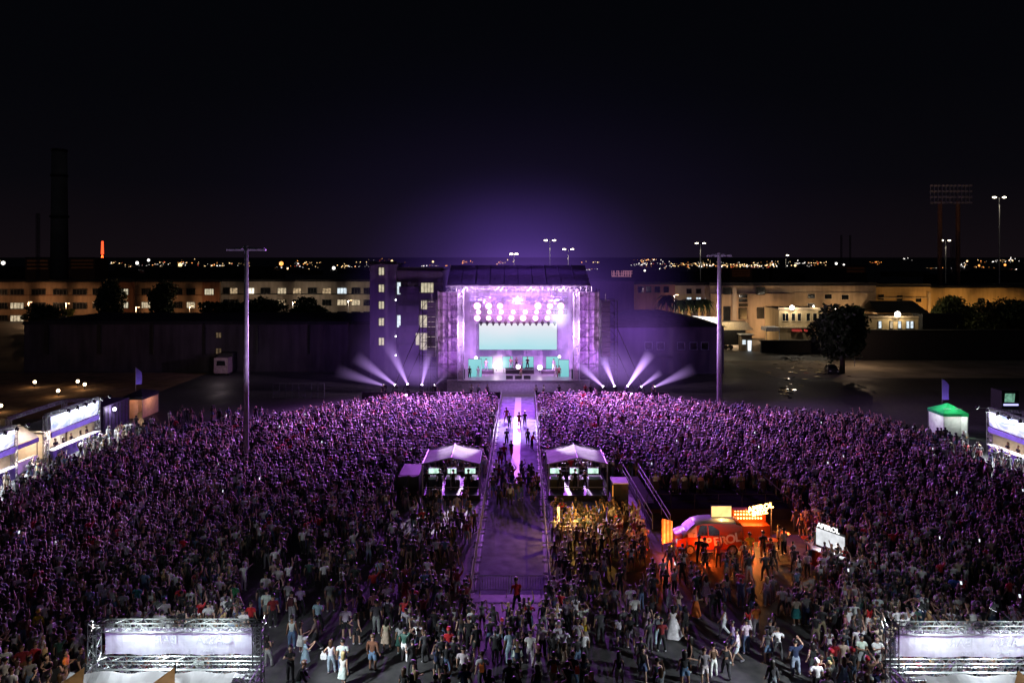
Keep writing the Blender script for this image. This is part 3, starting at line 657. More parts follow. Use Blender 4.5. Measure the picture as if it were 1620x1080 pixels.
OW = block('orange_wall_building', at(1386,0,170).x+.01, at(1472,0,170).x, 170, 195, 12.3, wallmat('ochre_plaster', (.44,.30,.14)), W_roofd, 'ochre stadium block with three small windows, lit by a wall lamp below', 'building', None, .6)
for x,y in ((1394,470),(1423,471.5),(1453,473.5)): pp = at(x,y,170); win(OW, pp.x, pp.z, 1.2, 1.2, 170, M_glass, 0)
b = MB(); p = at(1387,0,170); q = at(1471,0,170); b.box(((p.x+q.x)/2,169.9,9.6),(q.x-p.x,.3,.25)); b.box((q.x-.3,169.8,5.5),(.6,.4,11)); b.build('moulding', W_tan, OW)
PW = block('plain_stadium_wall', at(1472,0,171).x+.01, 165, 171, 195, 12.0, wallmat('ochre_plaster_plain', (.42,.29,.13)), W_roofd, 'plain ochre stadium wall behind the round trees at the right edge', 'building', None, .3)
pp = at(1552,477,171); win(PW, pp.x, pp.z, 1.5, 1.6, 171, M_glass, 0)
# two storey ticket house and low annex
TH = block('two_storey_house', at(1232,0,150).x, at(1308,0,150).x, 150, 158, 8.2, W_yel, W_tan, 'yellow two storey house with white cornice, lamp on its roof', 'building', None, .3)
for x,w_ in ((1242.5,1.3),(1255,.75),(1264.5,.75),(1278.5,.8),(1289,.8)): pp = at(x,501.5,150); win(TH, pp.x, pp.z, w_, 1.6, 150, M_glass, 0 if w_ < 1 else 1, mat('pale_stone', (.6,.5,.32), .8))
b = MB(); b.box(((at(1232,0,150).x+at(1308,0,150).x)/2,149.85,4.4),(10.7,.35,.3)); b.build('cornice', mat('pale_stone', (.6,.5,.32)), TH)
for x in (1260,1279): pp = at(x,524,149.6); b = MB(); b.quad((pp.x-1.1,149.9,pp.z+.5),(pp.x+1.1,149.9,pp.z+.5),(pp.x+1.1,149.0,pp.z),(pp.x-1.1,149.0,pp.z)); b.build('awning', mat('red_awning', (.35,.02,.02), .8), TH)
AX = block('low_annex', at(1330,0,148).x, at(1459,0,148).x, 148, 156, 6.6, W_yel, W_tan, 'low ochre annex with five tall lit windows under a bright lamp', 'building', None, .2)
for x in (1392,1410,1423,1436,1442.5): pp = at(x,513.5,148); win(AX, pp.x, pp.z, .62, 1.5, 148, E_winw if x != 1410 else E_win, 0, M_dark, 'lit window')
GR = thing('gabled_hall', (at(1420,0,160).x,158,0), 'dark roofed hall behind the low annex', 'building'); p, q = at(1382,0,160), at(1462,0,160)
b = MB(); b.box(((p.x+q.x)/2,162,3.4),(q.x-p.x,7,6.8)); b.build('wall', W_tan, GR)
b = MB(); b.quad((p.x-.2,158.2,6.81),(q.x+.2,158.2,6.81),(q.x-1.5,162,9.4),(p.x,162,9.4)); b.quad((q.x+.2,166,6.81),(p.x-.2,166,6.81),(p.x,162,9.4),(q.x-1.5,162,9.4)); b.quad((q.x+.2,158.2,6.81),(q.x+.2,166,6.81),(q.x-1.5,162,9.4)); b.build('roof', W_roofd, GR)
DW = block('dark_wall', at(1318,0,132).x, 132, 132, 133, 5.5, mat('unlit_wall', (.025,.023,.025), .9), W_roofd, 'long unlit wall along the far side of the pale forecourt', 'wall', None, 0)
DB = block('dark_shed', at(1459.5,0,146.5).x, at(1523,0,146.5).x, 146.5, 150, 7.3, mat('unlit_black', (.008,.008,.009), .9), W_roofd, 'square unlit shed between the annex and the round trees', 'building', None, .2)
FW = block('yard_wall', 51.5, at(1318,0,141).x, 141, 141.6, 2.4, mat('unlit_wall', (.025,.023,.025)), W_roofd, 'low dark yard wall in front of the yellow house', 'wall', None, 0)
# self-glowing canopy, trailer, gate kiosk, white gazebo
CN = thing('white_canopy', (at(1110,0,150).x,150,0), 'blazing white self-glowing canopy behind the hipped house', 'canopy')
p, q = at(1081,499,158), at(1141,508,150)
b = MB(); b.quad((p.x,158,p.z),(q.x,150,q.z+.8),(q.x,150,q.z-1.4),(p.x,158,p.z-.3)); b.build('roof', emit('glowing_sheet', (1,.93,.86), 2.2, var=.4), CN)  # floodlight on the sheet painted as emission, no lamp shines on it
b = MB(); b.bar((p.x,158.2,0),(p.x,158.2,p.z-.2),.08); b.bar((q.x,150.2,0),(q.x,150.2,q.z-1),.08); b.bar(((p.x+q.x)/2,154.2,0),((p.x+q.x)/2,154.2,5.2),.08); b.build('post', M_dark, CN)
TL = thing('box_trailer', (at(1166,0,147).x,146,0), 'cream box trailer with a wedge nose, parked under the stadium bay', 'trailer')
p, q = at(1142,522,146), at(1181,509,146); b = MB(); b.box(((p.x+q.x)/2,147.2,(p.z+q.z)/2),(q.x-p.x,2.4,q.z-p.z)); b.quad((q.x,146,q.z),(q.x+1.5,146,p.z),(q.x,146,p.z)); b.quad((q.x,148.4,q.z),(q.x,146,q.z),(q.x+1.5,146,p.z),(q.x+1.5,148.4,p.z)); b.build('body', mat('cream_panel', (.75,.62,.42), .6, 0, .15), TL)
for x in (p.x+.8,p.x+1.9,q.x-.6):
    b = MB(); b.bar((x,145.95,.5),(x,146.3,.5),.5,14); b.build('wheel', M_black, TL)
b = MB(); b.box(((p.x+q.x)/2,147.2,p.z/2+.5),(q.x-p.x-.3,2.0,p.z-1.0)); b.build('chassis', M_dark, TL); light('POINT', (46,143,6.0), (1,.8,.5), 420, .4)  # point light added to brighten the trailer, no fixture
KI = thing('gate_kiosk', (at(1181,0,147).x,144,0), 'small lit gate kiosk with an open bright doorway', 'kiosk')
p, q = at(1173,550,144), at(1190,530,144); b = MB(); b.box(((p.x+q.x)/2,145,q.z/2),(q.x-p.x,1.8,q.z)); b.build('walls', W_tan, KI)
b = MB(); b.quad((p.x+.2,143.98,1.4),(p.x+.9,143.98,1.4),(p.x+.9,143.98,2.3),(p.x+.2,143.98,2.3)); b.build('window', E_winw, KI)
b = MB(); b.quad((q.x-.9,143.98,0.05),(q.x-.25,143.98,.05),(q.x-.15,143.98,2.2),(q.x-.95,143.98,2.2)); b.build('doorway', emit('kiosk_door',(.8,.9,1),1.6), KI)
b = MB(); b.box(((p.x+q.x)/2,144.9,q.z+.08),(q.x-p.x+.6,2.4,.16)); b.build('roof', M_white, KI)
GZ = thing('white_gazebo', (at(1223,0,148).x,147,0), 'white gazebo beside the yellow house', 'gazebo'); p, q = at(1212,540,146), at(1234,518,146)
b = MB(); b.box(((p.x+q.x)/2,147.5,q.z-.4),(q.x-p.x,3,.8)); b.build('canopy', mat('white_sheet', (.7,.7,.68), .8), GZ)
for x in (p.x+.1,q.x-.1):
    b = MB(); b.bar((x,146.1,0),(x,146.1,q.z-.8),.06); b.build('leg', M_white, GZ)
# lamps on the right frontage
def bulb_lamp(name, loc, lb, strength, power, col, wall=None, size=.35):
    T = thing(name, loc, lb, 'lamp'); p = Vector(loc)
    b = MB(); b.bar(p-Vector((0,0,.9)),p-Vector((0,0,.2)),.05); b.box(p-Vector((0,-.1,.15)),(.5,.3,.12)); b.build('bracket', M_dark, T)
    b = MB(); b.ball(p,size,10); b.build('bulb', emit('bulb_%s' % name, col, strength), T)
    light('POINT', p+Vector((0,-1.0,.3)), col, power, .3)
WARMW = (1,.80,.52)
bulb_lamp('roof_lamp', at(1253,486.5,149.3), 'blinding white lamp on the roof of the yellow house', 18, 750, (1,.86,.68), None, .5)
bulb_lamp('roof_lamp', at(1322,489.5,147), 'white lamp half behind the dark tree', 10, 500, (1,.84,.6), None, .35)
bulb_lamp('roof_lamp', at(1420,497,147.3), 'blinding white lamp on the roof edge of the low annex', 20, 700, (1,.80,.5), None, .6)
bulb_lamp('roof_lamp', at(1287,484.5,150.5), 'small lamp on the slim post above the yellow house', 8, 120, (1,.84,.6), None, .18)
# street lamps that wash the façades
def street_lamp(x, yt, D, lb, power, col, strength=8, h0=0, arm=.9, double=False, r=.07, group=None, hs=.28):
    p = at(x,yt,D); T = thing('street_lamp', (p.x,D,h0), lb, 'street lamp', group)
    b = MB(); b.bar((p.x,D,h0),(p.x,D,p.z),r*1.3,8,0,r*.8); b.build('pole', M_steel, T)
    for s in ((-1,1) if double else (1,)):
        b = MB(); b.bar((p.x,D,p.z),(p.x+s*arm,D,p.z+.15),r*.6); b.box((p.x+s*(arm+.3),D,p.z+.18),(.8,.4,.14)); hd = b.build('lamp_head', M_dark, T)
        b = MB(); b.ball((p.x+s*(arm+.3),D,p.z+.05),hs,8,0,(1.3,.8,.5)); b.build('bulb', emit('street_bulb_%d' % strength, col, strength), hd)
    if power: light('POINT', (p.x+arm*.3,D-.3,p.z-.3), col, power, .4)
OR = (1,.55,.27)
for x,yt,pw,c_,lb in ((-60,470,1300,OR,'street lamp beyond the left edge'),(45,478,1050,OR,'street lamp among the bushes at the far left end of the brown building'),(104.5,480,1050,OR,'tall lit street lamp among yellow leaves before the brown building'),(215,486,900,OR,'street lamp half hidden between two dark trees'),(300,484,850,OR,'street lamp right of the second dark tree'),(385,480,800,(1,.74,.5),'street lamp behind the left lamp mast'),(463,478,1000,(1,.78,.55),'street lamp between the round bushes'),(551,475,1050,(1,.80,.58),'street lamp in front of the grey building near the tower block')):
    street_lamp(x,yt,203.5,lb,pw,c_,5,0,.5,False,.09,'street lamps along the barracks')
for x,pw in ((1075,1100),(1160,1450),(1215,1900),(1350,2300)):
    street_lamp(x,512,160,'slim street lamp in the stadium yard, lighting the tan wall',pw,(1,.66,.36),4,0,.5,False,.06,'street lamps in the stadium yard')
for x,pw in ((1478,1700),(1540,2300),(1600,2000)):
    street_lamp(x,506,163,'street lamp behind the round trees, lighting the ochre wall',pw,(1,.55,.18),4,0,.5,False,.06,'street lamps behind the round trees')
street_lamp(1067,466.5,150,'slim lit lamp post beside the palm',400,(1,.85,.65),5,0,.3,False,.06)
street_lamp(1352,530,124,'added unseen lamp on a pole behind the big dark tree, lighting the pale forecourt',650,(1,.66,.42),4,0,.5,False,.06)  # lamp and pole added behind the tree to light the forecourt
# distant lit masts over the rooftops
for x,yt,D,lb,db in ((1581,312.5,200,'tallest floodlit mast at the right edge, three white lamps on top',True),(1496,380.5,260,'short lit mast between the legs of the stadium pylon',True),(870,380.5,230,'tall lit mast rising behind the stage roof',True),(899,394.5,240,'lit mast right of the tallest one behind the stage roof',True),(813,402,300,'small lit mast over the middle of the stage roof',True),(1108,385,260,'lit mast left of the right lamp pole',True),(1243,404,420,'small distant lit mast over the skyline at right',False)):
    street_lamp(x,yt,D,lb,0,(1,.87,.62),10,0,1.1 if D < 300 else .8,db,.16,None,.5 if D < 300 else .7)
    p = at(x,yt,D); light('SPOT', (p.x,D-1.2,p.z+.6), (1,.85,.6), 2500, .2, (p.x,D,p.z-18), 40, .5)
# unlit lamp masts in the crowd
def lamp_mast(x, ytop, ybase, lb, head):
    g_ = ground(x, ybase); D = g_.y; zt = at(x,ytop,D).z; T = thing('lamp_mast', (g_.x,D,0), lb, 'lamp mast')
    b = MB(); k = 1.35 if D > 80 else 1.0; b.bar((g_.x,D,0),(g_.x,D,zt),.25*k,12,0,.19*k); b.build('pole', M_steel, T, True)
    b = MB(); b.box((g_.x,D,.15),(.8,.8,.3)); b.build('base', M_dark, T)
    for s in (-1,1):
        b = MB(); hw = head
        if s < 0 or True:
            b.bar((g_.x,D,zt-.15),(g_.x+s*hw,D,zt-.35),.07,6)
        ar = b.build('arm', M_steel, T)
        for k in (.35,.8):
            c = MB(); c.box((g_.x+s*hw*k,D,zt-.42),(.85,.42,.16)); c.box((g_.x+s*hw*k,D+.05,zt-.3),(.5,.3,.12)); c.build('lamp_head', M_steel, ar)
lamp_mast(389.5,388.5,742,'tall unlit twin arm lamp mast standing in the left half of the crowd',1.75)
lamp_mast(1138,400,641,'tall unlit twin arm lamp mast standing at the right edge of the crowd',1.55)
# stadium floodlight pylon, chimney, masts, red tower
PY = thing('stadium_pylon', (at(1501,0,186).x,186,0), 'unlit stadium floodlight pylon on two rusty columns', 'floodlight pylon')
for x in (1487,1515.5):
    b = MB(); p = at(x,318,186); b.bar((p.x,186,0),(p.x,186,p.z),.62,12,0,.5); b.build('column', mat('rusty_paint', (.17,.08,.045), .8, 0, .4), PY)
b = MB(); p, q = at(1472,321,186), at(1534,294,186)
for k in range(4): z = p.z+(q.z-p.z)*k/3; b.bar((p.x,186,z),(q.x,186,z),.09)
for k in range(11):
    x = p.x+(q.x-p.x)*k/10; b.bar((x,186,p.z),(x,186,q.z),.07)
    for j in range(4): b.box((x,185.6,p.z+(q.z-p.z)*j/3),(.62,.4,.5))
b.build('lamp_rack', mat('pylon_metal', (.34,.31,.32), .7), PY)
b = MB(); x = at(1513,0,185).x; b.truss((x-1.0,185,0),(x-1.0,185,24),.7,.06); b.build('ladder', M_dark, PY); light('SPOT', (114,176,3), (1,.6,.32), 9000, .2, (120,186,30), 60, .9)  # uplight added to brighten the rusty columns, no fixture
CH = thing('chimney', (at(94,0,300).x,300,0), 'tall dark round chimney against the night sky at left', 'chimney')
b = MB(); p = at(94,236,300); b.bar((p.x,300,0),(p.x,300,p.z),3.6,24,0,2.9); b.build('shaft', mat('chimney_brick', (.14,.13,.125), .9, 0, .3, .15), CH, True)
for z in (p.z-1,p.z-12,p.z-30):
    b = MB(); b.bar((p.x,300,z),(p.x,300,z+.8),3.15+.02*(p.z-z),24); b.build('ring', M_dark, CH)
for x,yt,D,lb in ((60,338,260,'thin dark lattice mast left of the chimney'),(1331,372,500,'left of two thin dark masts on the right skyline'),(1345,372,500,'right of two thin dark masts on the right skyline')):
    p = at(x,yt,D); b = MB(); b.truss((p.x,D,0),(p.x,D,p.z),.9,.09); solo('lattice_mast', b, M_dark, lb, 'mast')
RT = thing('red_tower', (at(162,0,900).x,900,0), 'distant tower glowing red on splayed legs, right of the chimney', 'tower')
b = MB(); p0, p1 = at(162,402,900), at(162,381.5,900); b.bar((p0.x,900,p0.z),(p1.x,900,p1.z),1.7,8,0,1.2); b.build('lit_shaft', emit('red_neon',(1,.07,.02),2.6), RT)
for dx in (-7,-2.5,2.5,7):
    b = MB(); b.bar((p0.x,900,p0.z),(p0.x+dx,900+(5 if abs(dx) < 3 else 0),-.0),.55); b.build('leg', mat('tower_leg', (.5,.16,.1), .7), RT)
light('POINT', (p0.x,897,p0.z-4), (1,.2,.05), 9000, 1)
# distant blocks and the lights of the town
rnd = random.Random(21)
for i in range(46):
    D = rnd.uniform(300,800); px = rnd.uniform(-30,1650); ht = max(4.5, 20-rnd.uniform(17,32)*D/1080)
    if 70 < px < 130: continue
    x = (px-810)*D/F; wd = rnd.uniform(16,46)
    T = block('distant_block', x-wd/2, x+wd/2, D, D+14, ht, W_far, W_roofd, 'dark far off block on the night skyline', 'building', 'dark far off blocks on the skyline', .4)
for x0,x1,yt,yb,D,k,lb in ((40,78,408,432,420,.10,'dim reddish lit block of flats at the far left'),(110,150,408,430,450,.07,'dim reddish block of flats below the red tower'),(1155,1190,425,442,330,.06,'dim orange lit block on the skyline right of the lamp mast'),(1300,1370,421,440,420,.05,'dim block with faint lit rows on the right skyline')):
    p, q = at(x0,yb,D), at(x1,yt,D); T = block('far_flats', p.x, q.x, D, D+15, q.z, mat('far_red', (.2,.09,.05), .9), W_roofd, lb, 'building', None, .3)
    for j in range(3):
        b = MB(); z = p.z+(q.z-p.z)*(.25+.25*j); b.quad((p.x+1,D-.05,z),(q.x-1,D-.05,z),(q.x-1,D-.05,z+1.1),(p.x+1,D-.05,z+1.1)); b.build('balcony_row', emit('far_row%d' % int(k*100),(1,.33,.14),k*.1,var=.8), T)
tl = [MB(), MB(), MB(), MB()]
def town(px, py, D, s, k):
    D2 = min(D, .93*21600/max(1,py-405)); s *= D2/D; D = D2; p = at(px,py,D); tl[k].ball(p, s, 6)
cen = []
for i in range(165):
    px = rnd.uniform(-20,1640)
    if rnd.random() < (1 if (190 < px < 590 or 1000 < px < 1330) else .42): cen.append((px, min(428,max(409,rnd.gauss(418,4))), rnd.uniform(900,3000), rnd.choices((0,1,2),(5,5,2))[0]))
for px0,py0,D,k0 in cen:
    row = rnd.random() < .5
    for j in range(rnd.randint(2,13)):
        px = px0+rnd.gauss(0,11 if row else 6); py = py0+rnd.gauss(0,.5 if row else 2.0); s = D*rnd.choice((.22,.3,.4,.55,.75))/1080
        town(px, min(431,max(407,py)), D, s, k0 if rnd.random() < .75 else rnd.choice((0,1,2,3)))
for px,py,s,k in ((285,419,3.2,1),(305,423,1.5,0),(445,417,3.4,2),(528,424,2.6,0),(217,416,2.6,0),(235,411.5,2.2,0),(455,425,1.4,1),(1042,446,0,2),(1103,437,2.2,2),(1020,428,1.6,0),(1290,424,1.6,1),(1258,420,1.8,1),(1323,417,2,0),(1335,419,1.6,0),(1530,413,1.4,1),(1590,419,1.8,2),(1549,420,1.5,2),(63,426,2.2,0),(5,416,3.0,0),(1410,433,1.2,1),(685,414,1.5,1),(620,413,1.8,1)):
    if s: town(px,py,1000,s,k)
for k_ in range(60): town(rnd.uniform(1085,1225)+rnd.choice((0,40)), rnd.gauss(419.5,1.4), 1500, rnd.uniform(.8,1.5), rnd.choice((0,1,1)))
allv = MB()
for k in range(4):
    b0 = len(allv.v); allv.v += tl[k].v; allv.f += [tuple(i+b0 for i in f) for f in tl[k].f]; allv.m += [k]*len(tl[k].f)
o = allv.build('town_lights', [emit('town_white',(1,.93,.86),2.4), emit('town_warm',(1,.66,.3),2.4), emit('town_orange',(1,.36,.08),2.2), emit('town_red',(1,.1,.06),1.3)]); tag(o, kind='stuff')

# ------------------------------------------------------------------ trees
def tree(x, ybase, D, rx, rz, zc, lb, lm=None, n=2600, trunk_h=None, cat='tree', seed=1, clumps=16, leaf=.3, name='leafy_tree'):
    rr = np.random.default_rng(seed); p = at(x,0,D); T = thing(name, (p.x,D,0), lb, cat)
    b = MB(); top = zc
    b.tube([(p.x,D,0),(p.x+.08,D,top*.35),(p.x-.05,D,top*.6),(p.x,D,top)], [.09*rz+.06,.07*rz+.05,.05*rz+.04,.03], 8)
    cl = []
    for k in range(clumps):
        v = rr.normal(size=3); v /= np.linalg.norm(v); r = rr.uniform(.35,.85)
        c = np.array((p.x,D,zc))+v*r*np.array((rx,rx,rz)); cl.append(c)
        if k % 2 == 0: b.tube([(p.x,D,top*.5),tuple((np.array((p.x,D,top*.75))+c)/2),tuple(c)], [.05*rz,.03*rz,.015], 5)
    b.build('trunk', M_bark, T)
    V = np.zeros((n*4,3)); cls = np.array(cl)[rr.integers(0,clumps,n)]
    u = rr.normal(size=(n,3)); u /= np.linalg.norm(u,axis=1)[:,None]; rad = rr.uniform(.3,1,n)**.5*.45
    c = cls+u*rad[:,None]*np.array((rx,rx,rz))*(.75+.5*rr.random((n,1)))
    a = rr.normal(size=(n,3)); a /= np.linalg.norm(a,axis=1)[:,None]; d = np.cross(a,rr.normal(size=(n,3))); d /= np.linalg.norm(d,axis=1)[:,None]
    sz = leaf*rr.uniform(.5,1.3,(n,1))
    for k,(s,t) in enumerate(((-1,-.5),(1,-.4),(.8,.5),(-.9,.4))): V[k::4] = c+a*sz*s+d*sz*t
    me = bpy.data.meshes.new('crown'); me.from_pydata(V-np.array(ORG[T.name]), [], np.arange(n*4).reshape(n,4).tolist()); me.materials.append(lm or M_leaf)
    o = bpy.data.objects.new('crown', me); COL.objects.link(o); o.parent = T
    return T
tree(1332,0,117,4.4,4.6,7.0,'big dark round tree in front of the yellow house',M_leaf,9500,seed=2,clumps=30,leaf=.36)
tree(1507,0,150,4.4,3.6,7.0,'round olive green tree right of the dark shed, lit from behind',M_leaf2,9000,seed=3,clumps=26)
tree(1553,0,146,3.2,3.6,5.0,'pale edged bush between the two round trees',M_leaf2,4500,seed=4,clumps=14)
tree(1596,0,150,7.4,3.7,6.6,'widest dark tree, at the right edge under the mast',M_leaf,13000,seed=5,clumps=36)
tree(175,0,196,3.9,5.4,7.5,'dark rounded tree, first of two before the brown building',M_leaf,6000,seed=6,clumps=22,leaf=.4)
tree(260,0,196,4.2,5.5,7.6,'dark ragged tree, second of two before the brown building',M_leaf,5500,seed=7,clumps=18,leaf=.4)
tree(72,0,190,5.5,2.4,4.2,'low dark bush before the left end of the brown building',M_leaf,1700,seed=8,clumps=16,leaf=.4)
tree(418,0,188,6.2,3.6,5.4,'broad dark tree right of the left lamp mast',M_leaf,5500,seed=9,clumps=20,leaf=.4)
tree(488,0,186,5.4,3.2,5.2,'broad dark tree before the grey building',M_leaf,5000,seed=10,clumps=20,leaf=.4)
tree(575,0,180,3.0,1.8,3.4,'low bush at the foot of the tower block',M_leaf,900,seed=12,clumps=10,leaf=.35)
tree(108,0,199,1.8,1.2,3.2,'small shrub glowing yellow under the street lamp',mat('yellow_leaf',(.22,.24,.03),.6,0,.4),700,seed=13,clumps=9,leaf=.3)
b = MB(); b.box((at(355,0,186).x,186,4.2),(12,6,3.6)); 
HG = thing('hedge', (at(362,0,188).x,188,0), 'flat topped dark hedge before the grey building', 'hedge')
rr = np.random.default_rng(3); n_ = 2600; C = np.stack((rr.uniform(-8,6,n_)+at(365,0,188).x, 188+rr.uniform(-2,2,n_), rr.uniform(.2,7.2,n_)),1); V = np.zeros((n_*4,3)); a = rr.normal(size=(n_,3)); a /= np.linalg.norm(a,axis=1)[:,None]; d = np.cross(a,rr.normal(size=(n_,3))); d /= np.linalg.norm(d,axis=1)[:,None]
for k,(s,t) in enumerate(((-1,-.5),(1,-.4),(.8,.5),(-.9,.4))): V[k::4] = C+a*.45*s+d*.45*t
me = bpy.data.meshes.new('foliage'); me.from_pydata(V-np.array(ORG[HG.name]), [], np.arange(n_*4).reshape(n_,4).tolist()); me.materials.append(M_leaf); o = bpy.data.objects.new('foliage', me); COL.objects.link(o); o.parent = HG
def palm(x, ytop, D, lb, crown=True, warm=True):
    p = at(x,ytop,D); T = thing('palm_tree', (p.x,D,0), lb, 'palm tree'); b = MB()
    b.tube([(p.x,D,0),(p.x+.1,D,p.z*.5),(p.x,D,p.z)], [.42,.34,.3], 10); b.build('trunk', mat('palm_bark', (.42,.27,.12), .9, 0, .35, 5, .4), T)
    b = MB()
    for k in range(26):
        a = k*2.4; tilt = .9-.07*k; d = Vector((math.cos(a),math.sin(a),0)); prev = None
        for j in range(6):
            t = j/5; q = Vector((p.x,D,p.z+.2))+d*(2.6*t)+Vector((0,0,tilt*1.6*t-2.0*t*t)); wv = d.cross(Vector((0,0,1)))*(.42*math.sin(math.pi*min(.95,t+.08)))
            if prev is not None: b.quad(prev[0]-prev[1],prev[0]+prev[1],q+wv,q-wv); 
            prev = (q, wv)
    b.build('crown', M_leaf, T)
palm(1055,470,140,'bushy palm left of the slim lamp post')
for i,(x,y) in enumerate(((1075,477.5),(1090,476),(1106.5,476),(1115,476))):
    palm(x,y,158,f'{ORD[i]} palm from the left of the row with trunks lit amber from below')
    light('SPOT', ((x-810)*157/F,156.3,.6), (1,.62,.22), 1500, .1, (at(x,y,158).x,158,7), 50, .5)
palm(1352,486,152,'small palm behind the big dark tree')
# ------------------------------------------------------------------ bars, tents and control tents
M_ban = cloth_trans('banner_cloth', (.80,.84,.90), .45)
M_tarp = cloth_trans('white_tarpaulin', (.80,.80,.80), .35)
M_print = mat('banner_print', (.52,.54,.60), .8, 0, .1)
M_tan2 = cloth_trans('caramel_canvas', (.50,.25,.08), .5)
E_tube = emit('flood_face', (.93,.96,1), 14)
def flood(T, p, aim, power, col=COOL, angle=120, size=.25, E=None):
    p = Vector(p); d = (Vector(aim)-p).normalized()
    b = MB(); b.bar(p-d*.12,p+d*.05,.16,4,0,.2); b.bar(p,p+Vector((0,0,.25)),.03); o = b.build('floodlight', M_dark, T)
    c = MB(); c.bar(p+d*.055,p+d*.06,.19,4); c.build('lens', E or E_tube, o)
    light('SPOT', p+d*.12, col, power, size, aim, angle, .7)
# front bars: lattice frame, banner seen from behind, peaked canopy
def front_bar(x0, x1, D, side, words, words2, lb):
    T = thing('bar_stand', ((x0+x1)/2,D,0), lb, 'bar stand')
    zt, zb = 4.55, 2.80
    for x in (x0+.2,x1-.2):
        b = MB(); b.truss((x,D,0),(x,D,zt),.36,.028); b.build('lattice_post', M_alu, T)
    b = MB(); b.truss((x0,D,zt-.18),(x1,D,zt-.18),.36,.028); b.truss((x0,D,zb),(x1,D,zb),.34,.026); b.truss((x0,D-.5,zb-.25),(x1,D-.5,zb-.25),.3,.024); b.build('lattice_beam', M_alu, T)
    for x in (x0+.2,x1-.2):
        b = MB(); b.truss((x,D-.2,zb-.1),(x,D-5.6,zb-.1),.34,.026); b.build('side_beam', M_alu, T)
    nx = 24; b = MB(); w_ = x1-x0-1.0; ripple = lambda i, j: .04*math.sin(i*.7+j)+.03*math.sin(i*1.9)
    for i in range(nx):
        for j in range(4):
            P = lambda i, j: (x0+.5+w_*i/nx, D+.24+ripple(i,j), zb+.22+(zt-.42-zb-.2)*j/4)
            b.quad(P(i,j),P(i+1,j),P(i+1,j+1),P(i,j+1))
    bn = b.build('banner', M_ban, T, True)
    for wds, sz, zz, gap in ((words.split(), .52, .88, 1.15), (words2.split(' '), .2, .42, .42)):
        for j, wd in enumerate(wds): text_mesh(wd, sz, 'lettering', M_print, T, face_cam(Vector(((x0+x1)/2+.5+gap*(len(wds)-1-2*j)*.9,D+.13,zb+zz)), mirror=True), .004)
    # canopy: a long white ridge tent with caramel dormers
    zr, ze, yr = 3.62, 2.2, D-1.9
    b = MB()
    n_ = 16
    for i in range(n_):
        xa = x0+.4+(x1-x0-.8)*i/n_; xb = x0+.4+(x1-x0-.8)*(i+1)/n_
        sag = lambda x: .12*math.sin((x-x0)*math.pi*2/3.66)**2
        b.quad((xa,yr,zr-sag(xa)),(xb,yr,zr-sag(xb)),(xb,yr-2.6,ze),(xa,yr-2.6,ze)); b.quad((xb,yr,zr-sag(xb)),(xa,yr,zr-sag(xa)),(xa,yr+1.4,ze+.3),(xb,yr+1.4,ze+.3))
    b.build('canopy', M_tarp, T)
    pk = 2
    for i in range(pk):
        cx = x0+(x1-x0)*((.135,.62)[i] if side < 0 else (.55,1.02)[i]) ; b = MB()
        if cx > x1: continue
        b.quad((cx,yr-.02,zr+.16),(cx-2.1,yr-2.0,ze+.5),(cx+1.0,yr-2.0,ze+.5)); b.build('brown_gusset', M_tan2, T)
        b = MB(); b.bar((cx,yr,zr-.2),(cx,yr,zr+.28),.04); b.build('mast_tip', M_dark, T)
    b = MB(); b.box(((x0+x1)/2,D+.35,.55),(x1-x0-1,.5,1.1)); b.build('counter', M_white, T)
    for t in (.3,.73):
        x = x0+(x1-x0)*t
        b = MB(); b.bar((x,D,zt),(x,D+1.3,zt+.12),.03); b.build('lamp_arm', M_dark, T)
        flood(T, (x,D+1.3,zt+.05), (x,D+4.0,.5), 800, COOL, 80)
        light('SPOT', (x,D+1.25,zt+.0), COOL, 1700, .06, (x,D+.3,zb+.75), 130, .8)  # fill spots added for banner and canopy, no fixture
        light('SPOT', (x+.4,D-.6,4.8), COOL, 1000, .06, (x+.4,D-3.3,2.6), 140, .8)
        light('SPOT', (x,D-1.3,zt+.5), (.82,.95,.92), 560, .06, (x,D+.3,zb+.5), 110, .8)
    xi = x1-.2 if side < 0 else x0+.2
    flood(T, (xi,D+.35,zt-.1), (7.5 if side > 0 else -3.0,33.0,.3), 4200, COOL, 38); flood(T, (xi,D+.5,zt-.3), (11.5 if side > 0 else -7.5,33.5,.3), 2200, COOL, 46)  # floods added on the inner post to light the near crowd
    if side < 0: flood(T, (x0+.2,D+.2,zt-.1), (-21.5,29.5,.5), 420, (1,.85,.7), 80)  # flood added on the outer post to brighten the left corner
    light('AREA', ((x0+x1)/2,D-1.2,2.6), (1,.86,.66), 22, 3, ((x0+x1)/2,D+1,.8))
    return T
pL = at(142,984,28.9); pR = at(416,984,28.9)
front_bar(pL.x, pR.x, 28.9, -1, 'CASSA BAR', 'DRINK & FOOD', 'front bar stand at lower left with white banner in a lattice frame and caramel gussets')
pL = at(1404,995,28.7)
front_bar(pL.x, pL.x+7.4, 28.7, 1, 'CASSA BAR', 'DRINK & FOOD', 'front bar stand cut off by the lower right corner, white banner in a lattice frame')

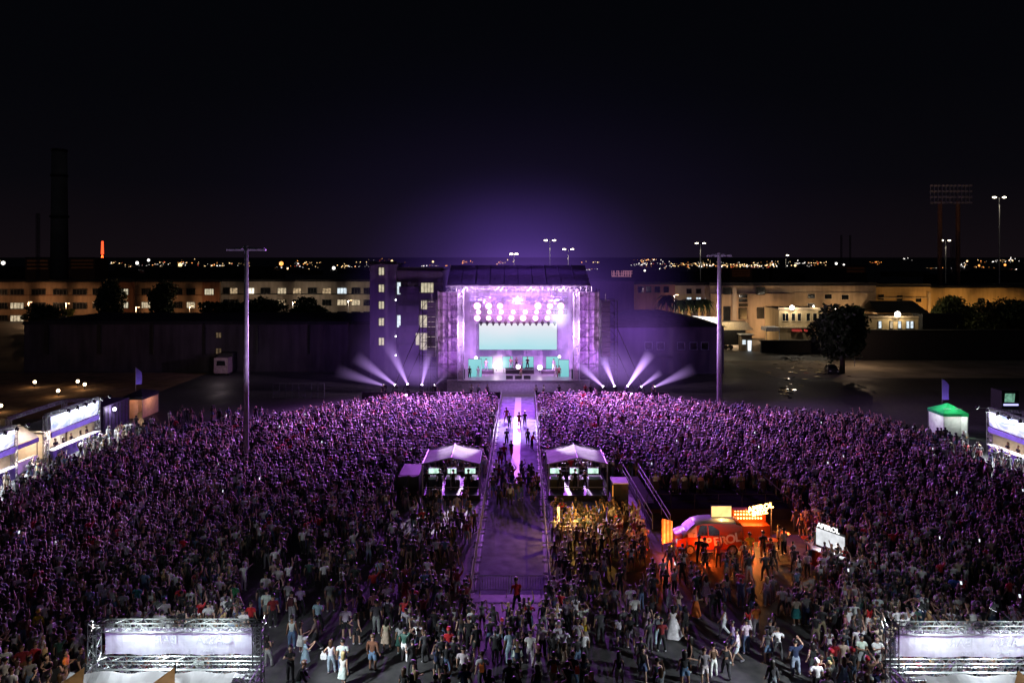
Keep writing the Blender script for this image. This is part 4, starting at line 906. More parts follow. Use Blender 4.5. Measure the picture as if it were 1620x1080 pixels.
# side bars: long lit stands facing the crowd
M_cream = mat('cream_wall', (.76,.68,.58), .7, 0, .12)
def side_bar(X, s, y0, y1, lb, big=True):
    """s=+1 faces +X"""
    T = thing('bar_stand', (X,(y0+y1)/2,0), lb, 'bar stand')
    zt, zb = 4.6, 2.95
    b = MB()
    for y in (y0,y1): b.truss((X,y,0),(X,y,zt),.36,.035); b.truss((X-s*3.6,y,0),(X-s*3.6,y,zt-.3),.36,.035)
    b.truss((X,y0,zt),(X,y1,zt),.3,.03); b.truss((X-s*3.6,y0,zt-.3),(X-s*3.6,y1,zt-.3),.3,.03); b.truss((X,y1,zt-.1),(X-s*3.6,y1,zt-.3),.3,.03)
    b.build('lattice_frame', M_alu, T)
    b = MB(); n_ = 30
    for i in range(n_):
        for j in range(4):
            P = lambda i, j: (X+s*(.24+.05*math.sin(i*.8+j*.9)), y0+.3+(y1-y0-.6)*i/n_, zb+(zt-.2-zb)*j/4)
            b.quad(P(i,j),P(i+1,j),P(i+1,j+1),P(i,j+1))
    b.build('banner', banner_blue, T, True)
    b = MB(); b.box((X+s*.3,(y0+y1)/2,2.62),(.12,y1-y0-.6,.5)); b.build('violet_fascia', M_violet, T)
    b = MB(); b.box((X-s*3.4,(y0+y1)/2,1.5),(.1,y1-y0,3.0)); b.box((X-s*1.8,y1-.05,1.5),(3.2,.1,3.0)); b.box((X-s*1.8,y0+.05,1.5),(3.2,.1,3.0)); b.build('walls', M_cream, T)
    b = MB(); b.box((X-s*1.7,(y0+y1)/2,3.1),(3.6,y1-y0-.2,.08)); b.build('roof', M_tarp, T)
    b = MB(); b.box((X+s*.1,(y0+y1)/2,.55),(.6,y1-y0-.8,1.1)); b.build('counter', M_violet, T)
    b = MB(); b.box((X+s*.15,(y0+y1)/2,1.13),(.8,y1-y0-.7,.06)); b.build('counter_top', M_white, T)
    nf = 6
    for k in range(nf):
        y = y0+(y1-y0)*(k+.5)/nf
        b = MB(); b.bar((X,y,zt+.1),(X+s*1.7,y,zt+.3),.03); b.build('lamp_arm', M_dark, T)
        flood(T, (X+s*1.75,y,zt+.3), (X+s*.25,y,3.6), 190, COOL, 100)
        light('SPOT', (X+s*1.0,y,zt), COOL, 2300, .2, (X+s*2.4,y-.3,0), 76, .9)
    light('AREA', (X-s*1.6,(y0+y1)/2,2.95), (1,.82,.66), 620, 2.5, (X-s*1.6,(y0+y1)/2,0))
    # bottles and fridges on the back wall
    fr = MB(); rq = random.Random(int(y0)); y = y0+1
    while y < y1-1.2: fr.box((X-s*3.1,y,1.0),(.5,.8,2.0)); y += rq.uniform(1.2,2.6)
    fr.build('fridge', M_white, T)
    return T
def banner_mat():
    m, nt, n, b = _new('blue_white_banner'); L = nt.links.new
    tc = n.new('ShaderNodeTexCoord'); mp = n.new('ShaderNodeMapping'); mp.inputs['Scale'].default_value = (1,.35,.8); L(tc.outputs['Object'], mp.inputs[0])
    no = n.new('ShaderNodeTexNoise'); no.inputs['Scale'].default_value = 1.1; no.inputs['Detail'].default_value = 3; no.inputs['Distortion'].default_value = 2.2; L(mp.outputs[0], no.inputs[0])
    r = n.new('ShaderNodeValToRGB'); r.color_ramp.elements[0].position = .38; r.color_ramp.elements[0].color = (.30,.40,.66,1); r.color_ramp.elements[1].position = .58; r.color_ramp.elements[1].color = (.78,.84,.92,1)
    L(no.outputs['Fac'], r.inputs[0]); L(r.outputs[0], b.inputs['Base Color']); b.inputs['Roughness'].default_value = .6; return m
banner_blue = banner_mat()
side_bar(-45,1,65.9,74.1,'long lit bar stand at left under a blue and white banner, farther of two')
side_bar(-45,1,53.4,61.7,'lit bar stand cut off by the left edge, blue and white banner')
side_bar(48.2,-1,60.2,68.9,'long lit bar stand at the right edge under a blue and white banner')
# low white tent bar between the two left stands
T = thing('tent_bar', (-46.4,63.8,0), 'low white tented counter between the two left bar stands, orange light inside', 'bar stand')
b = MB(); b.quad((-45.4,62.1,2.7),(-45.4,65.5,2.7),(-46.9,65.0,4.0),(-46.9,62.6,4.0)); b.quad((-48.6,65.5,2.7),(-48.6,62.1,2.7),(-46.9,62.6,4.0),(-46.9,65.0,4.0)); b.quad((-45.4,65.5,2.7),(-48.6,65.5,2.7),(-46.9,65.0,4.0)); b.quad((-48.6,62.1,2.7),(-45.4,62.1,2.7),(-46.9,62.6,4.0)); b.build('canopy', M_tarp, T)
b = MB(); b.box((-45.35,63.8,2.45),(.08,3.2,.4)); b.build('violet_fascia', M_violet, T)
b = MB(); b.box((-45.6,63.8,.5),(.5,3.0,1.0)); b.build('counter', M_white, T); b = MB(); b.box((-48.5,63.8,1.3),(.08,3.3,2.6)); b.build('back_wall', M_cream, T)
for y in (62.2,65.4):
    b = MB(); b.bar((-45.5,y,0),(-45.5,y,2.7),.05); b.bar((-48.5,y,0),(-48.5,y,2.7),.05); b.build('leg', M_alu, T)
b = MB(); b.ball((-46.8,63.8,2.5),.14,8); b.build('bulb', emit('amber_bulb',(1,.5,.15),12), T); light('POINT', (-46.6,63.8,2.3), (1,.74,.5), 330, .2)
# dark container with small lamp, market tents, feather flags
T = thing('dark_container', (-47.4,80,0), 'dark violet storage unit with a small lamp, behind the left bars', 'container')
b = MB(); b.box((-47.6,80,1.45),(2.6,5.2,2.9)); b.build('body', mat('container_paint', (.06,.045,.10), .6, .2), T)
b = MB()
for k in range(8): b.box((-46.28,77.6+k*.68,1.45),(.05,.12,2.7))
b.build('ribs', M_dark, T)
b = MB(); b.ball((-46.0,79,2.3),.22,8); b.build('bulb', emit('pale_bulb',(.85,.75,1),6), T); light('POINT', (-45.7,78.8,2.3), (.85,.75,1), 120, .2)
def market_tent(x0, x1, D, depth, ze, zp, cm, wm, lb, warm, name='market_tent'):
    cx = (x0+x1)/2; T = thing(name, (cx,D+depth/2,0), lb, 'tent'); cy = D+depth/2
    P = [(x0,D,ze),(x1,D,ze),(x1,D+depth,ze),(x0,D+depth,ze)]; ap_ = (cx,cy,zp); b = MB()
    for k in range(4): b.quad(P[k],P[(k+1) % 4],ap_); b.quad(P[k],(P[k][0],P[k][1],ze-.35),(P[(k+1) % 4][0],P[(k+1) % 4][1],ze-.35),P[(k+1) % 4])
    b.build('canopy', cm, T)
    b = MB()
    b.quad((x0+.1,D+.1,0),(x0+.1,D+depth-.1,0),(x0+.1,D+depth-.1,ze-.1),(x0+.1,D+.1,ze-.1)); b.quad((x0+.1,D+depth-.1,0),(x1-.1,D+depth-.1,0),(x1-.1,D+depth-.1,ze-.1),(x0+.1,D+depth-.1,ze-.1)); b.quad((x1-.1,D+.1,0),(x1-.1,D+depth-.1,0),(x1-.1,D+depth-.1,ze-.1),(x1-.1,D+.1,ze-.1)); b.build('side_walls', wm, T)
    for x in (x0+.05,x1-.05):
        for y in (D+.05,D+depth-.05):
            b = MB(); b.bar((x,y,0),(x,y,ze),.04); b.build('leg', M_alu, T)
    b = MB(); xm = x0+(x1-x0)*.72; b.quad((x0+.1,D+.1,0),(xm,D+.1,0),(xm,D+.1,ze-.1),(x0+.1,D+.1,ze-.1)); b.build('front_wall', wm, T)
    b = MB(); b.ball((cx,cy,ze-.25),.13,8); b.build('bulb', emit('tent_bulb%d' % int(x0), warm, 10), T); light('POINT', (cx,cy-.3,ze-.4), warm, 300, .2); return T
p, q = at(194,0,84), at(252,0,88)
market_tent(p.x,q.x,84,4,2.66,3.3,mat('dark_canopy',(.03,.035,.045),.7),cloth_trans('pinkish_wall',(.55,.38,.36),.3),'dark peaked tent with orange and pink lit inside, beyond the left bars',(1,.55,.26))
p, q = at(1467,0,78.5), at(1533,0,75.5)
gt = market_tent(p.x,q.x,75.5,3.0,2.6,3.45,cloth_trans('green_canopy',(.02,.36,.12),.35),cloth_trans('white_wall',(.6,.62,.62),.3),'green peaked tent with pale side walls beside the right bar',(.95,1,.92),'green_tent')
for k,(dx,t_) in enumerate(((-.62,'~~'),(.62,'~~~'))):
    b = MB()
    for j in range(5): b.box((((p.x+q.x)/2)+dx+(j-2)*.18,75.5+.55+.02*j,2.97+.03*math.sin(j)),(.13,.05,.10),rx=-.6)
    b.build('canopy_print', M_white, gt)
light('POINT', ((p.x+q.x)/2-.8,74.9,3.3), (.7,1,.8), 45, .15)
def feather(x, y0, y1, D, lb):
    a_, c_ = at(x,y1,D), at(x,y0,D); T = thing('feather_flag', (a_.x,D,0), lb, 'feather flag')
    b = MB(); b.bar((a_.x-.35,D,0),(a_.x-.35,D,c_.z+.1),.03); b.build('pole', M_alu, T)
    b = MB(); H_ = c_.z-a_.z; pts = [(a_.x-.33+(.8*(1-max(0,t-.75)*3.2)),D+.06*math.sin(t*5),a_.z+H_*t) for t in [k/10 for k in range(11)]]
    for k in range(10): z0, z1 = pts[k][2], pts[k+1][2]; b.quad((a_.x-.33,D,z0),pts[k],pts[k+1],(a_.x-.33,D,z1))
    b.build('flag', cloth_trans('violet_flag', (.22,.15,.55), .3), T)
    light('POINT', (a_.x,D-1.2,a_.z), (.6,.5,1), 60, .2)
feather(219,582,608,89,'violet feather flag above the dark peaked tent'); feather(1495,600,632,80.5,'violet feather flag above the green tent')
KZ = thing('small_kiosk', (at(1597,0,86).x,86,0), 'small dark kiosk with green lit hatch behind the right bar', 'kiosk'); p, q = at(1585,655,86), at(1612,618,86)
b = MB(); b.box(((p.x+q.x)/2,87,q.z/2),(q.x-p.x,2,q.z)); b.build('body', M_dark, KZ); b = MB(); b.quad((p.x+.3,85.98,1.6),(q.x-.6,85.98,1.6),(q.x-.5,85.98,2.7),(p.x+.4,85.98,2.7)); b.build('hatch', emit('green_glow',(.4,.9,.65),.35,var=.6), KZ)
b = MB(); b.box(((p.x+q.x)/2,85.9,1.3),(q.x-p.x-.3,.06,.22)); b.build('light_strip', emit('violet_tube',(.5,.5,1),1.6), KZ)
# ground lamps on the dry terrace at left
for x,y,lb in ((55,605,'farthest left of the small ground lamps on the dry terrace'),(92,619.5,'ground lamp in the middle of the dry terrace, nearest the bars'),(123,604,'left lamp of the close pair on the dry terrace'),(134,609,'right lamp of the close pair on the dry terrace'),(1,645,'ground lamp at the left edge, lighting dry earth')):
    g_ = ground(x, y+7 if y < 640 else y+6); T = thing('bollard_lamp', (g_.x,g_.y,0), lb, 'ground lamp'); b = MB(); b.bar((g_.x,g_.y,0),(g_.x,g_.y,.62),.07,8); b.build('post', M_dark, T)
    b = MB(); b.ball((g_.x,g_.y,.78),.24,8); b.build('bulb', emit('bollard_bulb',(1,.75,.45),9), T); light('POINT', (g_.x,g_.y-.35,.95), (1,.55,.22), 38, .2)

# control tents either side of the open lane
def control_tent(xa, xb, D, depth, side, lb):
    cx = (xa+xb)/2; T = thing('control_tent', (cx,D+depth/2,0), lb, 'tent'); ze, zr = 2.95, 3.45
    for s,nm in ((-1,0),(1,1)):
        b = MB(); n_ = 6
        for i in range(n_):
            for j in range(6):
                P = lambda i, j: (cx+s*(xb-xa)/2*i/n_, D+depth*j/6, zr-(zr-ze)*i/n_-.05*math.sin(math.pi*i/n_)*(1+.6*math.sin(j*1.3)))
                b.quad(P(i,j),P(i+1,j),P(i+1,j+1),P(i,j+1))
        b.build('roof_slope', M_tarp, T, True)
    b = MB(); b.quad((xa,D,ze),(xb,D,ze),(cx,D,zr)); b.quad((xa,D+depth,ze),(cx,D+depth,zr),(xb,D+depth,ze))
    fr = MB()
    for x in (xa,xb):
        for y in (D,D+depth): fr.bar((x,y,0),(x,y,ze),.06)
        fr.bar((x,D,ze),(x,D+depth,ze),.05)
    for y in (D,D+depth): fr.bar((xa,y,ze),(cx,y,zr),.05); fr.bar((cx,y,zr),(xb,y,ze),.05); fr.bar((xa,y,ze-.25),(xb,y,ze-.25),.03); fr.bar((xa,y,1.05),(xb,y,1.05),.035)
    fr.bar((cx,D,zr),(cx,D+depth,zr),.05); fr.bar((cx,D,1.05),(cx,D,zr),.03); fr.build('frame', M_alu, T)
    b = MB(); b.box((cx,D+depth/2,.2),(xb-xa+.1,depth+.1,.4)); b.build('platform', M_dark, T)
    b = MB()
    b.quad((xa-.02,D,.4),(xa-.02,D+depth,.4),(xa-.02,D+depth,1.1),(xa-.02,D,1.1)); b.quad((xb+.02,D,.4),(xb+.02,D+depth,.4),(xb+.02,D+depth,1.1),(xb+.02,D,1.1)); b.build('side_panel', M_black, T)
    # desks and lit screens
    for k in range(3):
        x = xa+.8+(xb-xa-1.6)*k/2; d = thing('mixing_desk', (x,D+1.9,.4), ('left','middle','right')[k]+' mixing desk with lit screen in the '+('left' if side < 0 else 'right')+' control tent', 'mixing desk')
        b = MB(); b.box((x,D+1.9,.8),(1.2,.8,.8)); b.build('desk', M_black, d)
        b = MB(); b.quad((x-.55,D+1.6,1.22),(x+.55,D+1.6,1.22),(x+.55,D+2.2,1.36),(x-.55,D+2.2,1.36)); b.build('surface', M_dark, d)
        b = MB(); b.box((x-.1,D+2.33,1.68),(.95 if k != 1 else .8,.05,.5)); sc_ = b.build('screen', M_black, d)
        b = MB(); ww = .45 if k != 1 else .37; b.quad((x-.1-ww,D+2.3,1.46),(x-.1+ww,D+2.3,1.46),(x-.1+ww,D+2.3,1.9),(x-.1-ww,D+2.3,1.9)); b.build('display', emit('desk_screen',(.62,.95,.78),1.1,var=.5), sc_)
    light('POINT', (cx,D+1.2,1.9), (.6,.5,1), 26, .3)
    return T
p, q = at(668,0,56), at(758.5,0,56); control_tent(p.x,q.x,56,4.3,-1,'white roofed control tent left of the open lane')
p, q = at(868,0,56), at(961,0,56); control_tent(p.x,q.x,56,4.3,1,'white roofed control tent right of the open lane')
p, q = at(627,0,56), at(664,0,56)
T = thing('screened_enclosure', ((p.x+q.x)/2,57.5,0), 'black screened enclosure left of the left control tent', 'enclosure')
b = MB(); b.box(((p.x+q.x)/2,57.8,.95),(q.x-p.x-.2,3.4,1.9)); b.build('screens', M_black, T); b = MB()
for x in (p.x+.1,(p.x+q.x)/2,q.x-.1): b.bar((x,56.02,0),(x,56.02,2.05),.04)
b.bar((p.x,56.02,2.0),(q.x,56.02,2.0),.03); b.build('rail', M_dark, T)
# cabinet and stairs right of the right control tent
p, q = at(970,0,52.5), at(994,0,52.5)
T = thing('tall_cabinet', ((p.x+q.x)/2,53,0), 'tall black cabinet with a pale top and orange lit edge beside the right control tent', 'cabinet')
b = MB(); b.box(((p.x+q.x)/2,53.2,1.25),(q.x-p.x,1.4,2.5)); b.build('body', M_black, T); b = MB(); b.box(((p.x+q.x)/2,53.2,2.54),(q.x-p.x+.06,1.5,.07)); b.build('top', M_white, T)
b = MB(); b.box((p.x-.03,52.46,1.3),(.06,.06,2.2)); b.build('light_strip', emit('amber_strip',(1,.35,.05),.9), T)
T = thing('ramp_stairs', (10.4,52,0), 'ramp with bright double handrails running down from the right control tent', 'ramp')
A0, A1 = Vector((9.9,57,1.6)), Vector((10.9,49.8,.1))
b = MB(); wv = Vector((.65,0,0)); b.quad(A0-wv,A0+wv,A1+wv,A1-wv); b.quad(A0-wv-Vector((0,0,.1)),A1-wv-Vector((0,0,.1)),A1+wv-Vector((0,0,.1)),A0+wv-Vector((0,0,.1))); b.build('ramp', M_dark, T)
for s in (-1,1):
    b = MB()
    for h in (1.05,.55): b.bar(A0+wv*s+Vector((0,0,h)),A1+wv*s+Vector((0,0,h)),.035)
    for k in range(5): c = A0.lerp(A1,k/4)+wv*s; b.bar(c,c+Vector((0,0,1.05)),.03)
    b.build('handrail', M_alu, T)
# viewing platform with railing
T = thing('viewing_platform', (15.6,54,0), 'dark raised viewing platform with thin railing, behind the orange van', 'platform')
b = MB(); b.box((15.7,54.2,.4),(11,4.6,.8)); b.build('deck', mat('platform_deck', (.012,.011,.013), 1.0, 0, .3, 2, 0, 0.), T)
b = MB(); b.box((15.7,51.88,.4),(11,.04,.78)); b.build('skirt', M_black, T)
b = MB()
for k in range(7): x = 10.3+10.8*k/6; b.bar((x,51.95,.8),(x,51.95,1.9),.025)
for z in (1.9,1.35): b.bar((10.3,51.95,z),(21.1,51.95,z),.025)
b.build('railing', M_dark, T)
b = MB(); p, q = at(1208.5,753,55), at(1247,786,55); b.bar((p.x,57.5,p.z),(q.x,52.5,q.z),.05); 
for k in range(3): c = Vector((p.x,57.5,p.z)).lerp(Vector((q.x,52.5,q.z)),k/2); b.bar(c,(c.x,c.y,0),.03)
solo('handrail', b, M_alu, 'bright sloping handrail at the right end of the viewing platform', 'handrail')
def slope_sheet():
    b = MB(); n_ = 8
    P = lambda i, j: (10.6+1.9*i/n_, 49.8-1.5*j/4, .9*(1-i/n_)**1.5+.1-.02*j)
    for i in range(n_):
        for j in range(4): b.quad(P(i,j),P(i+1,j),P(i+1,j+1),P(i,j+1))
    return b
# ------------------------------------------------------------------ the orange van
def loft_body(secs):
    """secs: list of (x, [(y,z)...]) cross-sections"""
    b = MB(); n_ = len(secs[0][1])
    for x, pr in secs: b.v += [(x,y,z) for y, z in pr]
    for i in range(len(secs)-1):
        for k in range(n_):
            b.f.append((i*n_+k,i*n_+(k+1) % n_,(i+1)*n_+(k+1) % n_,(i+1)*n_+k)); b.m.append(0)
    b.f.append(tuple(range(n_-1,-1,-1))); b.m.append(0); k0 = (len(secs)-1)*n_; b.f.append(tuple(k0+k for k in range(n_))); b.m.append(0)
    return b
def prof(wb, zb, zm, zr, wr):
    return [(-wb*.9,zb),(wb*.9,zb),(wb,zb+.15),(wb,zm),(wr,zr-.08),(wr*.85,zr),(-wr*.85,zr),(-wr,zr-.08),(-wb,zm),(-wb,zb+.15)]
VX, VY = 13.35, 46.6
V = thing('camper_van', (VX,VY-.9,0), 'orange and white camper van with big white side lettering, facing left', 'van')
M_vo = mat('orange_paint', (.50,.075,.010), .28, 0, .06, 2, 0, .6); M_vw = mat('white_paint', (.75,.75,.78), .25, 0, .04, 2, 0, .6)
st_ = [(-2.28,.62,.95,1.0,.6),(-2.2,.5,1.02,1.08,.7),(-1.85,.35,1.15,1.22,.78),(-1.55,.33,1.2,1.45,.76),(-.95,.33,1.22,1.98,.74),(-.5,.33,1.22,2.10,.74),(.6,.33,1.22,2.14,.76),(1.7,.33,1.22,2.10,.76),(2.1,.36,1.2,1.95,.76),(2.25,.5,1.15,1.3,.78)]
secs = [(VX+x,[(VY+y,z) for y, z in prof(.93,zb,zm,zr,wr)]) for x,zb,zm,zr,wr in st_]
bd = loft_body(secs)
for i, f in enumerate(bd.f):
    c = sum((Vector(bd.v[k]) for k in f), Vector())/len(f)
    if c.z > 1.22 and (c.x < VX-.95): bd.m[i] = 1
    if c.z > 1.98 and c.x < VX+1.9: bd.m[i] = 1
body = bd.build('body', [M_vo, M_vw], V, True)
md = body.modifiers.new('edge', 'EDGE_SPLIT'); md.split_angle = R(38)
b = MB(); b.quad((VX-1.60,VY-.66,1.44),(VX-1.60,VY+.66,1.44),(VX-1.02,VY+.6,1.95),(VX-1.02,VY-.6,1.95)); 
for i in range(len(b.v)): v = Vector(b.v[i]); b.v[i] = (v.x-.03,v.y,v.z+.03)
b.build('windscreen', M_glass, V)
for x0,x1 in ((-.98,-.25),(-.18,.55)):
    b = MB(); yb = VY-.945; b.quad((VX+x0,yb+.02,1.3),(VX+x1,yb+.02,1.3),(VX+x1-.0,yb+.17,1.92),(VX+x0+.28*(x0 < -.5),yb+.17,1.92)); b.build('side_window', M_glass, V)
for x in (-1.45,1.4):
    for s in (-1,1):
        b = MB(); b.bar((VX+x,VY+s*.78,.36),(VX+x,VY+s*.98,.36),.36,18); wl = b.build('wheel', mat('tyre_rubber', (.015,.015,.015), .8), V)
        b = MB(); b.bar((VX+x,VY+s*.975,.36),(VX+x,VY+s*.99,.36),.22,14)
        for k in range(6): a_ = k*math.pi/3; b.bar((VX+x,VY+s*.995,.36),(VX+x+.2*math.cos(a_),VY+s*.995,.36+.2*math.sin(a_)),.025)
        b.build('rim', M_alu, wl)
b = MB(); b.box((VX-2.3,VY,.52),(.16,1.8,.26)); b.build('bumper', M_vo, V)
for s in (-1,1):
    b = MB(); b.ball((VX-2.26,VY+s*.68,.86),.15,10,0,(.5,1,1)); b.build('headlight', emit('headlamp',(1,.9,.95),.5), V)
    b = MB(); b.box((VX-1.2,VY+s*1.08,1.42),(.12,.2,.22)); b.build('mirror', M_vw, V)
b = MB(); b.box((VX-.25,VY-.945,.85),(.02,.01,1.0)); b.box((VX+.6,VY-.945,.85),(.02,.01,1.0)); b.build('door_seam', M_black, V)
b = MB(); b.box((VX+.1,VY-1.05,.32),(1.8,.25,.06)); b.build('side_step', M_alu, V)
for i, ch in enumerate('APEROL'):
    t = i/5; text_mesh(ch, .74+.10*t, 'letter', mat('lettering_white', (.8,.78,.74), .5, 0, .05), V, face_cam(Vector((VX-.66+2.42*t, VY-.955, .86+.34*t*t)), 0, .14), .012, .02)
# sign boards and bar behind the van
T = thing('roof_sign', (13.95,46.7,2.12), 'glowing pale orange sign box on the roof of the orange van', 'sign')
p, q = at(1125.5,820,46.7), at(1157,803,46.7); b = MB(); b.box(((p.x+q.x)/2,46.78,(p.z+q.z)/2+.12),(q.x-p.x+.06,.14,q.z-p.z+.06)); b.build('box', M_dark, T)
b = MB(); dz = .12; b.quad((p.x,46.7,p.z+dz),(q.x,46.7,p.z+dz),(q.x,46.7,q.z+dz),(p.x,46.7,q.z+dz)); b.build('face', emit('sign_face',(1,.62,.22),1.6,var=.2), T)
for x in (p.x+.2,q.x-.2):
    b = MB(); b.bar((x,46.8,2.0),(x,46.8,2.3),.03); b.build('bracket', M_dark, T)
light('AREA', ((p.x+q.x)/2,46.5,2.5), (1,.5,.15), 30, .5, ((p.x+q.x)/2,44,1))
BR = thing('neon_bar', (16.9,47.8,0), 'orange glowing drinks counter with bulb rows and neon sign, right of the van', 'bar stand')
b = MB(); b.box((16.8,48.2,.55),(2.6,.7,1.1)); b.build('counter', M_vo, BR)
b = MB(); b.box((16.9,48.75,1.2),(2.4,.1,1.6)); b.build('back_panel', M_vo, BR)
E_bulb = emit('festoon_bulb', (1,.55,.16), 9)
for j,z in enumerate((1.35,1.62,1.88)):
    b = MB()
    for k in range(10): b.ball((15.9+k*.205,48.62,z),.062,6)
    b.build('bulb_row', E_bulb, BR)
b = MB(); b.box((16.85,48.55,2.02),(2.2,.5,.06)); b.build('canopy', mat('bar_canopy', (.45,.1,.03), .6), BR)
p, q = at(1187,812,48), at(1220,797,48)
b = MB(); b.bar((q.x+.05,48.1,0),(q.x+.05,48.1,q.z+.1),.035); b.build('sign_post', M_alu, BR)
NM = emit('neon_tube', (1,.52,.14), 8)
M_n = Matrix.Translation(Vector(((p.x+q.x)/2,48.05,(p.z+q.z)/2+.06))) @ Matrix.Rotation(R(90),4,'X') @ Matrix.Rotation(.2,4,'Z')
text_mesh('APEROL', .5, 'neon_sign', NM, BR, M_n, .03, .022); text_mesh('SPRITZ', .36, 'neon_sign', NM, BR, Matrix.Translation(Vector((-.05,0,-.38))) @ M_n, .03, .018)
light('AREA', (16.9,47.7,2.2), (1,.34,.07), 280, .8, (17.5,44,0)); light('POINT', (16.9,47.9,1.7), (1,.40,.1), 140, .3)
light('POINT', (15.9,45.0,.6), (1,.12,.02), 220, .3); light('POINT', (12.7,44.6,.5), (1,.11,.012), 190, .2); light('POINT', (10.3,45.2,.5), (1,.14,.02), 150, .2)
light('POINT', (19.5,48.2,1.9), (1,.16,.03), 110, .2)
# glowing floor tubes, striped screen, cushions in front of the van
for i,(xa,ya,xb,yb,D,lb) in enumerate(((1061,862,1066,870,46,'short slanted orange glow tube in front of the striped screen'),(1106,876,1116,896,45,'upright amber light panel below the van door'))):
    p, q = at(xa,ya,D), at(xb,yb,D-.8); b = MB(); b.box(((p.x+q.x)/2,(p.y+q.y)/2,(p.z+max(q.z,.03))/2),(max(.12,q.x-p.x),.08,max(.3,p.z-max(q.z,.03)))); solo('glow_tube', b, emit('glow_amber',(1,.36,.04),3.0), lb, 'lamp')
T = thing('striped_screen', (at(1058,0,46).x,46.2,0), 'upright orange and white striped screen left of the van', 'screen')
p, q = at(1047,855,46.2), at(1066,820,46.2); b = MB()
for k in range(6):
    x0 = p.x+(q.x-p.x)*k/6; x1 = p.x+(q.x-p.x)*(k+1)/6; b.quad((x0,46.2+.06*k,.55),(x1,46.2+.06*(k+1),.5),(x1,46.2+.06*(k+1),q.z-.05*k-.02),(x0,46.2+.06*k,q.z-.05*k), mi=k % 2)
b.build('panel', [mat('stripe_orange',(.7,.2,.03),.7), mat('stripe_cream',(.8,.6,.35),.7)], T)
b = MB(); b.bar((p.x+.05,46.3,0),(p.x+.05,46.3,q.z),.04); b.bar((q.x-.05,46.6,0),(q.x-.05,46.6,q.z-.3),.04); b.build('post', M_dark, T)
light('SPOT', (at(1056,0,45).x,44.6,.3), (1,.5,.15), 420, .15, (at(1056,0,46).x,46.2,1.4), 60, .5)
for i,(x_,y_) in enumerate(((17.4,45.6),(18.6,46.6),(19.8,45.9))):
    T = thing('high_table', (x_,y_,0), ('left','middle','right')[i]+' small round high table in front of the neon bar', 'table')
    b = MB(); b.bar((x_,y_,1.05),(x_,y_,1.09),.36,14); b.build('table_top', M_vo, T); b = MB(); b.bar((x_,y_,.03),(x_,y_,1.05),.035); b.build('stem', M_dark, T); b = MB(); b.bar((x_,y_,0),(x_,y_,.03),.24,12); b.build('foot', M_dark, T)
for i,(x_,y_,z_) in enumerate(((11.0,45.2,0),(11.0,45.2,.36),(16.3,46.9,0))):
    b = MB(); b.box((x_,y_,z_+.02),(.5,.36,.04))
    for dx,dy,sx2,sy2 in ((0,-.17,.5,.03),(0,.17,.5,.03),(-.235,0,.03,.31),(.235,0,.03,.31)): b.box((x_+dx,y_+dy,z_+.19),(sx2,sy2,.3))
    solo('drinks_crate', b, M_vo, ('lower drinks crate of the stack before the van front','upper drinks crate of the stack before the van front','single drinks crate beside the rear wheel of the van')[i], 'crate')
def parasol(x, y, D, col, lb):
    p = at(x,y,D); T = thing('small_parasol', (p.x,D,0), lb, 'parasol'); b = MB(); b.bar((p.x,D,0),(p.x,D,p.z),.025); b.build('pole', M_alu, T)
    b = MB()
    for k in range(8):
        a0 = k*math.pi/4; a1 = a0+math.pi/4; b.quad((p.x,D,p.z+.22),(p.x+.62*math.cos(a0),D+.62*math.sin(a0),p.z-.1),(p.x+.62*math.cos(a1),D+.62*math.sin(a1),p.z-.1))
    b.build('canopy', cloth_trans('parasol_%s' % lb.split()[0], col, .4), T)
    light('POINT', (p.x,D-.3,p.z-.35), (1,.35,.08), 14, .1)
parasol(992,872,46,(.85,.28,.03),'orange parasol left of two red ones, over the crowd before the ramp'); parasol(1008,871,46.4,(.7,.03,.03),'red parasol between the orange and the crimson one'); parasol(1023,872,46.6,(.65,.02,.06),'crimson parasol, rightmost of three in front of the ramp')
# warm light tube in the crowd right of the lane
p = at(883.5,826,48.6); b = MB(); b.bar((p.x,48.6,1.0),(p.x,48.6,2.15),.09,10); T = thing('light_tube', (p.x,48.6,0), 'upright flame coloured light tube standing right of the open lane', 'lamp')
b.build('tube', emit('flame_tube',(1,.48,.16),4), T); b = MB(); b.bar((p.x,48.6,0),(p.x,48.6,1.0),.04); b.box((p.x,48.6,.03),(.4,.4,.06)); b.build('stand', M_dark, T)
light('POINT', (p.x+.9,47.6,2.5), (1,.55,.12), 420, .2); light('POINT', (at(955,0,48).x,48.5,2.6), (1,.5,.12), 150, .2)
# small white lit bar at right
T = thing('white_bar', (at(1312,0,44).x,44.4,0), 'small white lit drinks counter with white lettering, among the crowd right of the van', 'bar stand')
p, q = at(1291,884,45.2), at(1334,894,43.6)
A0 = Vector((p.x,45.2,0)); A1 = Vector((q.x+.1,43.6,0)); dv = (A1-A0).normalized()
b = MB(); b.quad(A0+Vector((0,0,.95)),A1+Vector((0,0,.95)),A1+Vector((0,0,2.05)),A0+Vector((0,0,2.05))); b.build('lit_panel', emit('white_panel',(.93,.96,1),.8,var=.25), T)
bk = A0+Vector((.25,.45,0)); b = MB(); b.quad(A0+Vector((.12,.2,.0)),A1+Vector((.12,.2,0)),A1+Vector((.12,.2,2.1)),A0+Vector((.12,.2,2.1))); b.build('back_panel', M_dark, T)
b = MB(); c = A0.lerp(A1,.5)-Vector((.5,.75,0)); b.box(c+Vector((0,0,.5)),((A1-A0).length*1.1,.5,1.0),rz=math.atan2(dv.y,dv.x)); b.build('counter', M_vo, T)
b = MB(); b.box(c+Vector((0,0,1.03)),((A1-A0).length*1.1+.1,.6,.06),rz=math.atan2(dv.y,dv.x)); b.build('counter_top', M_white, T)
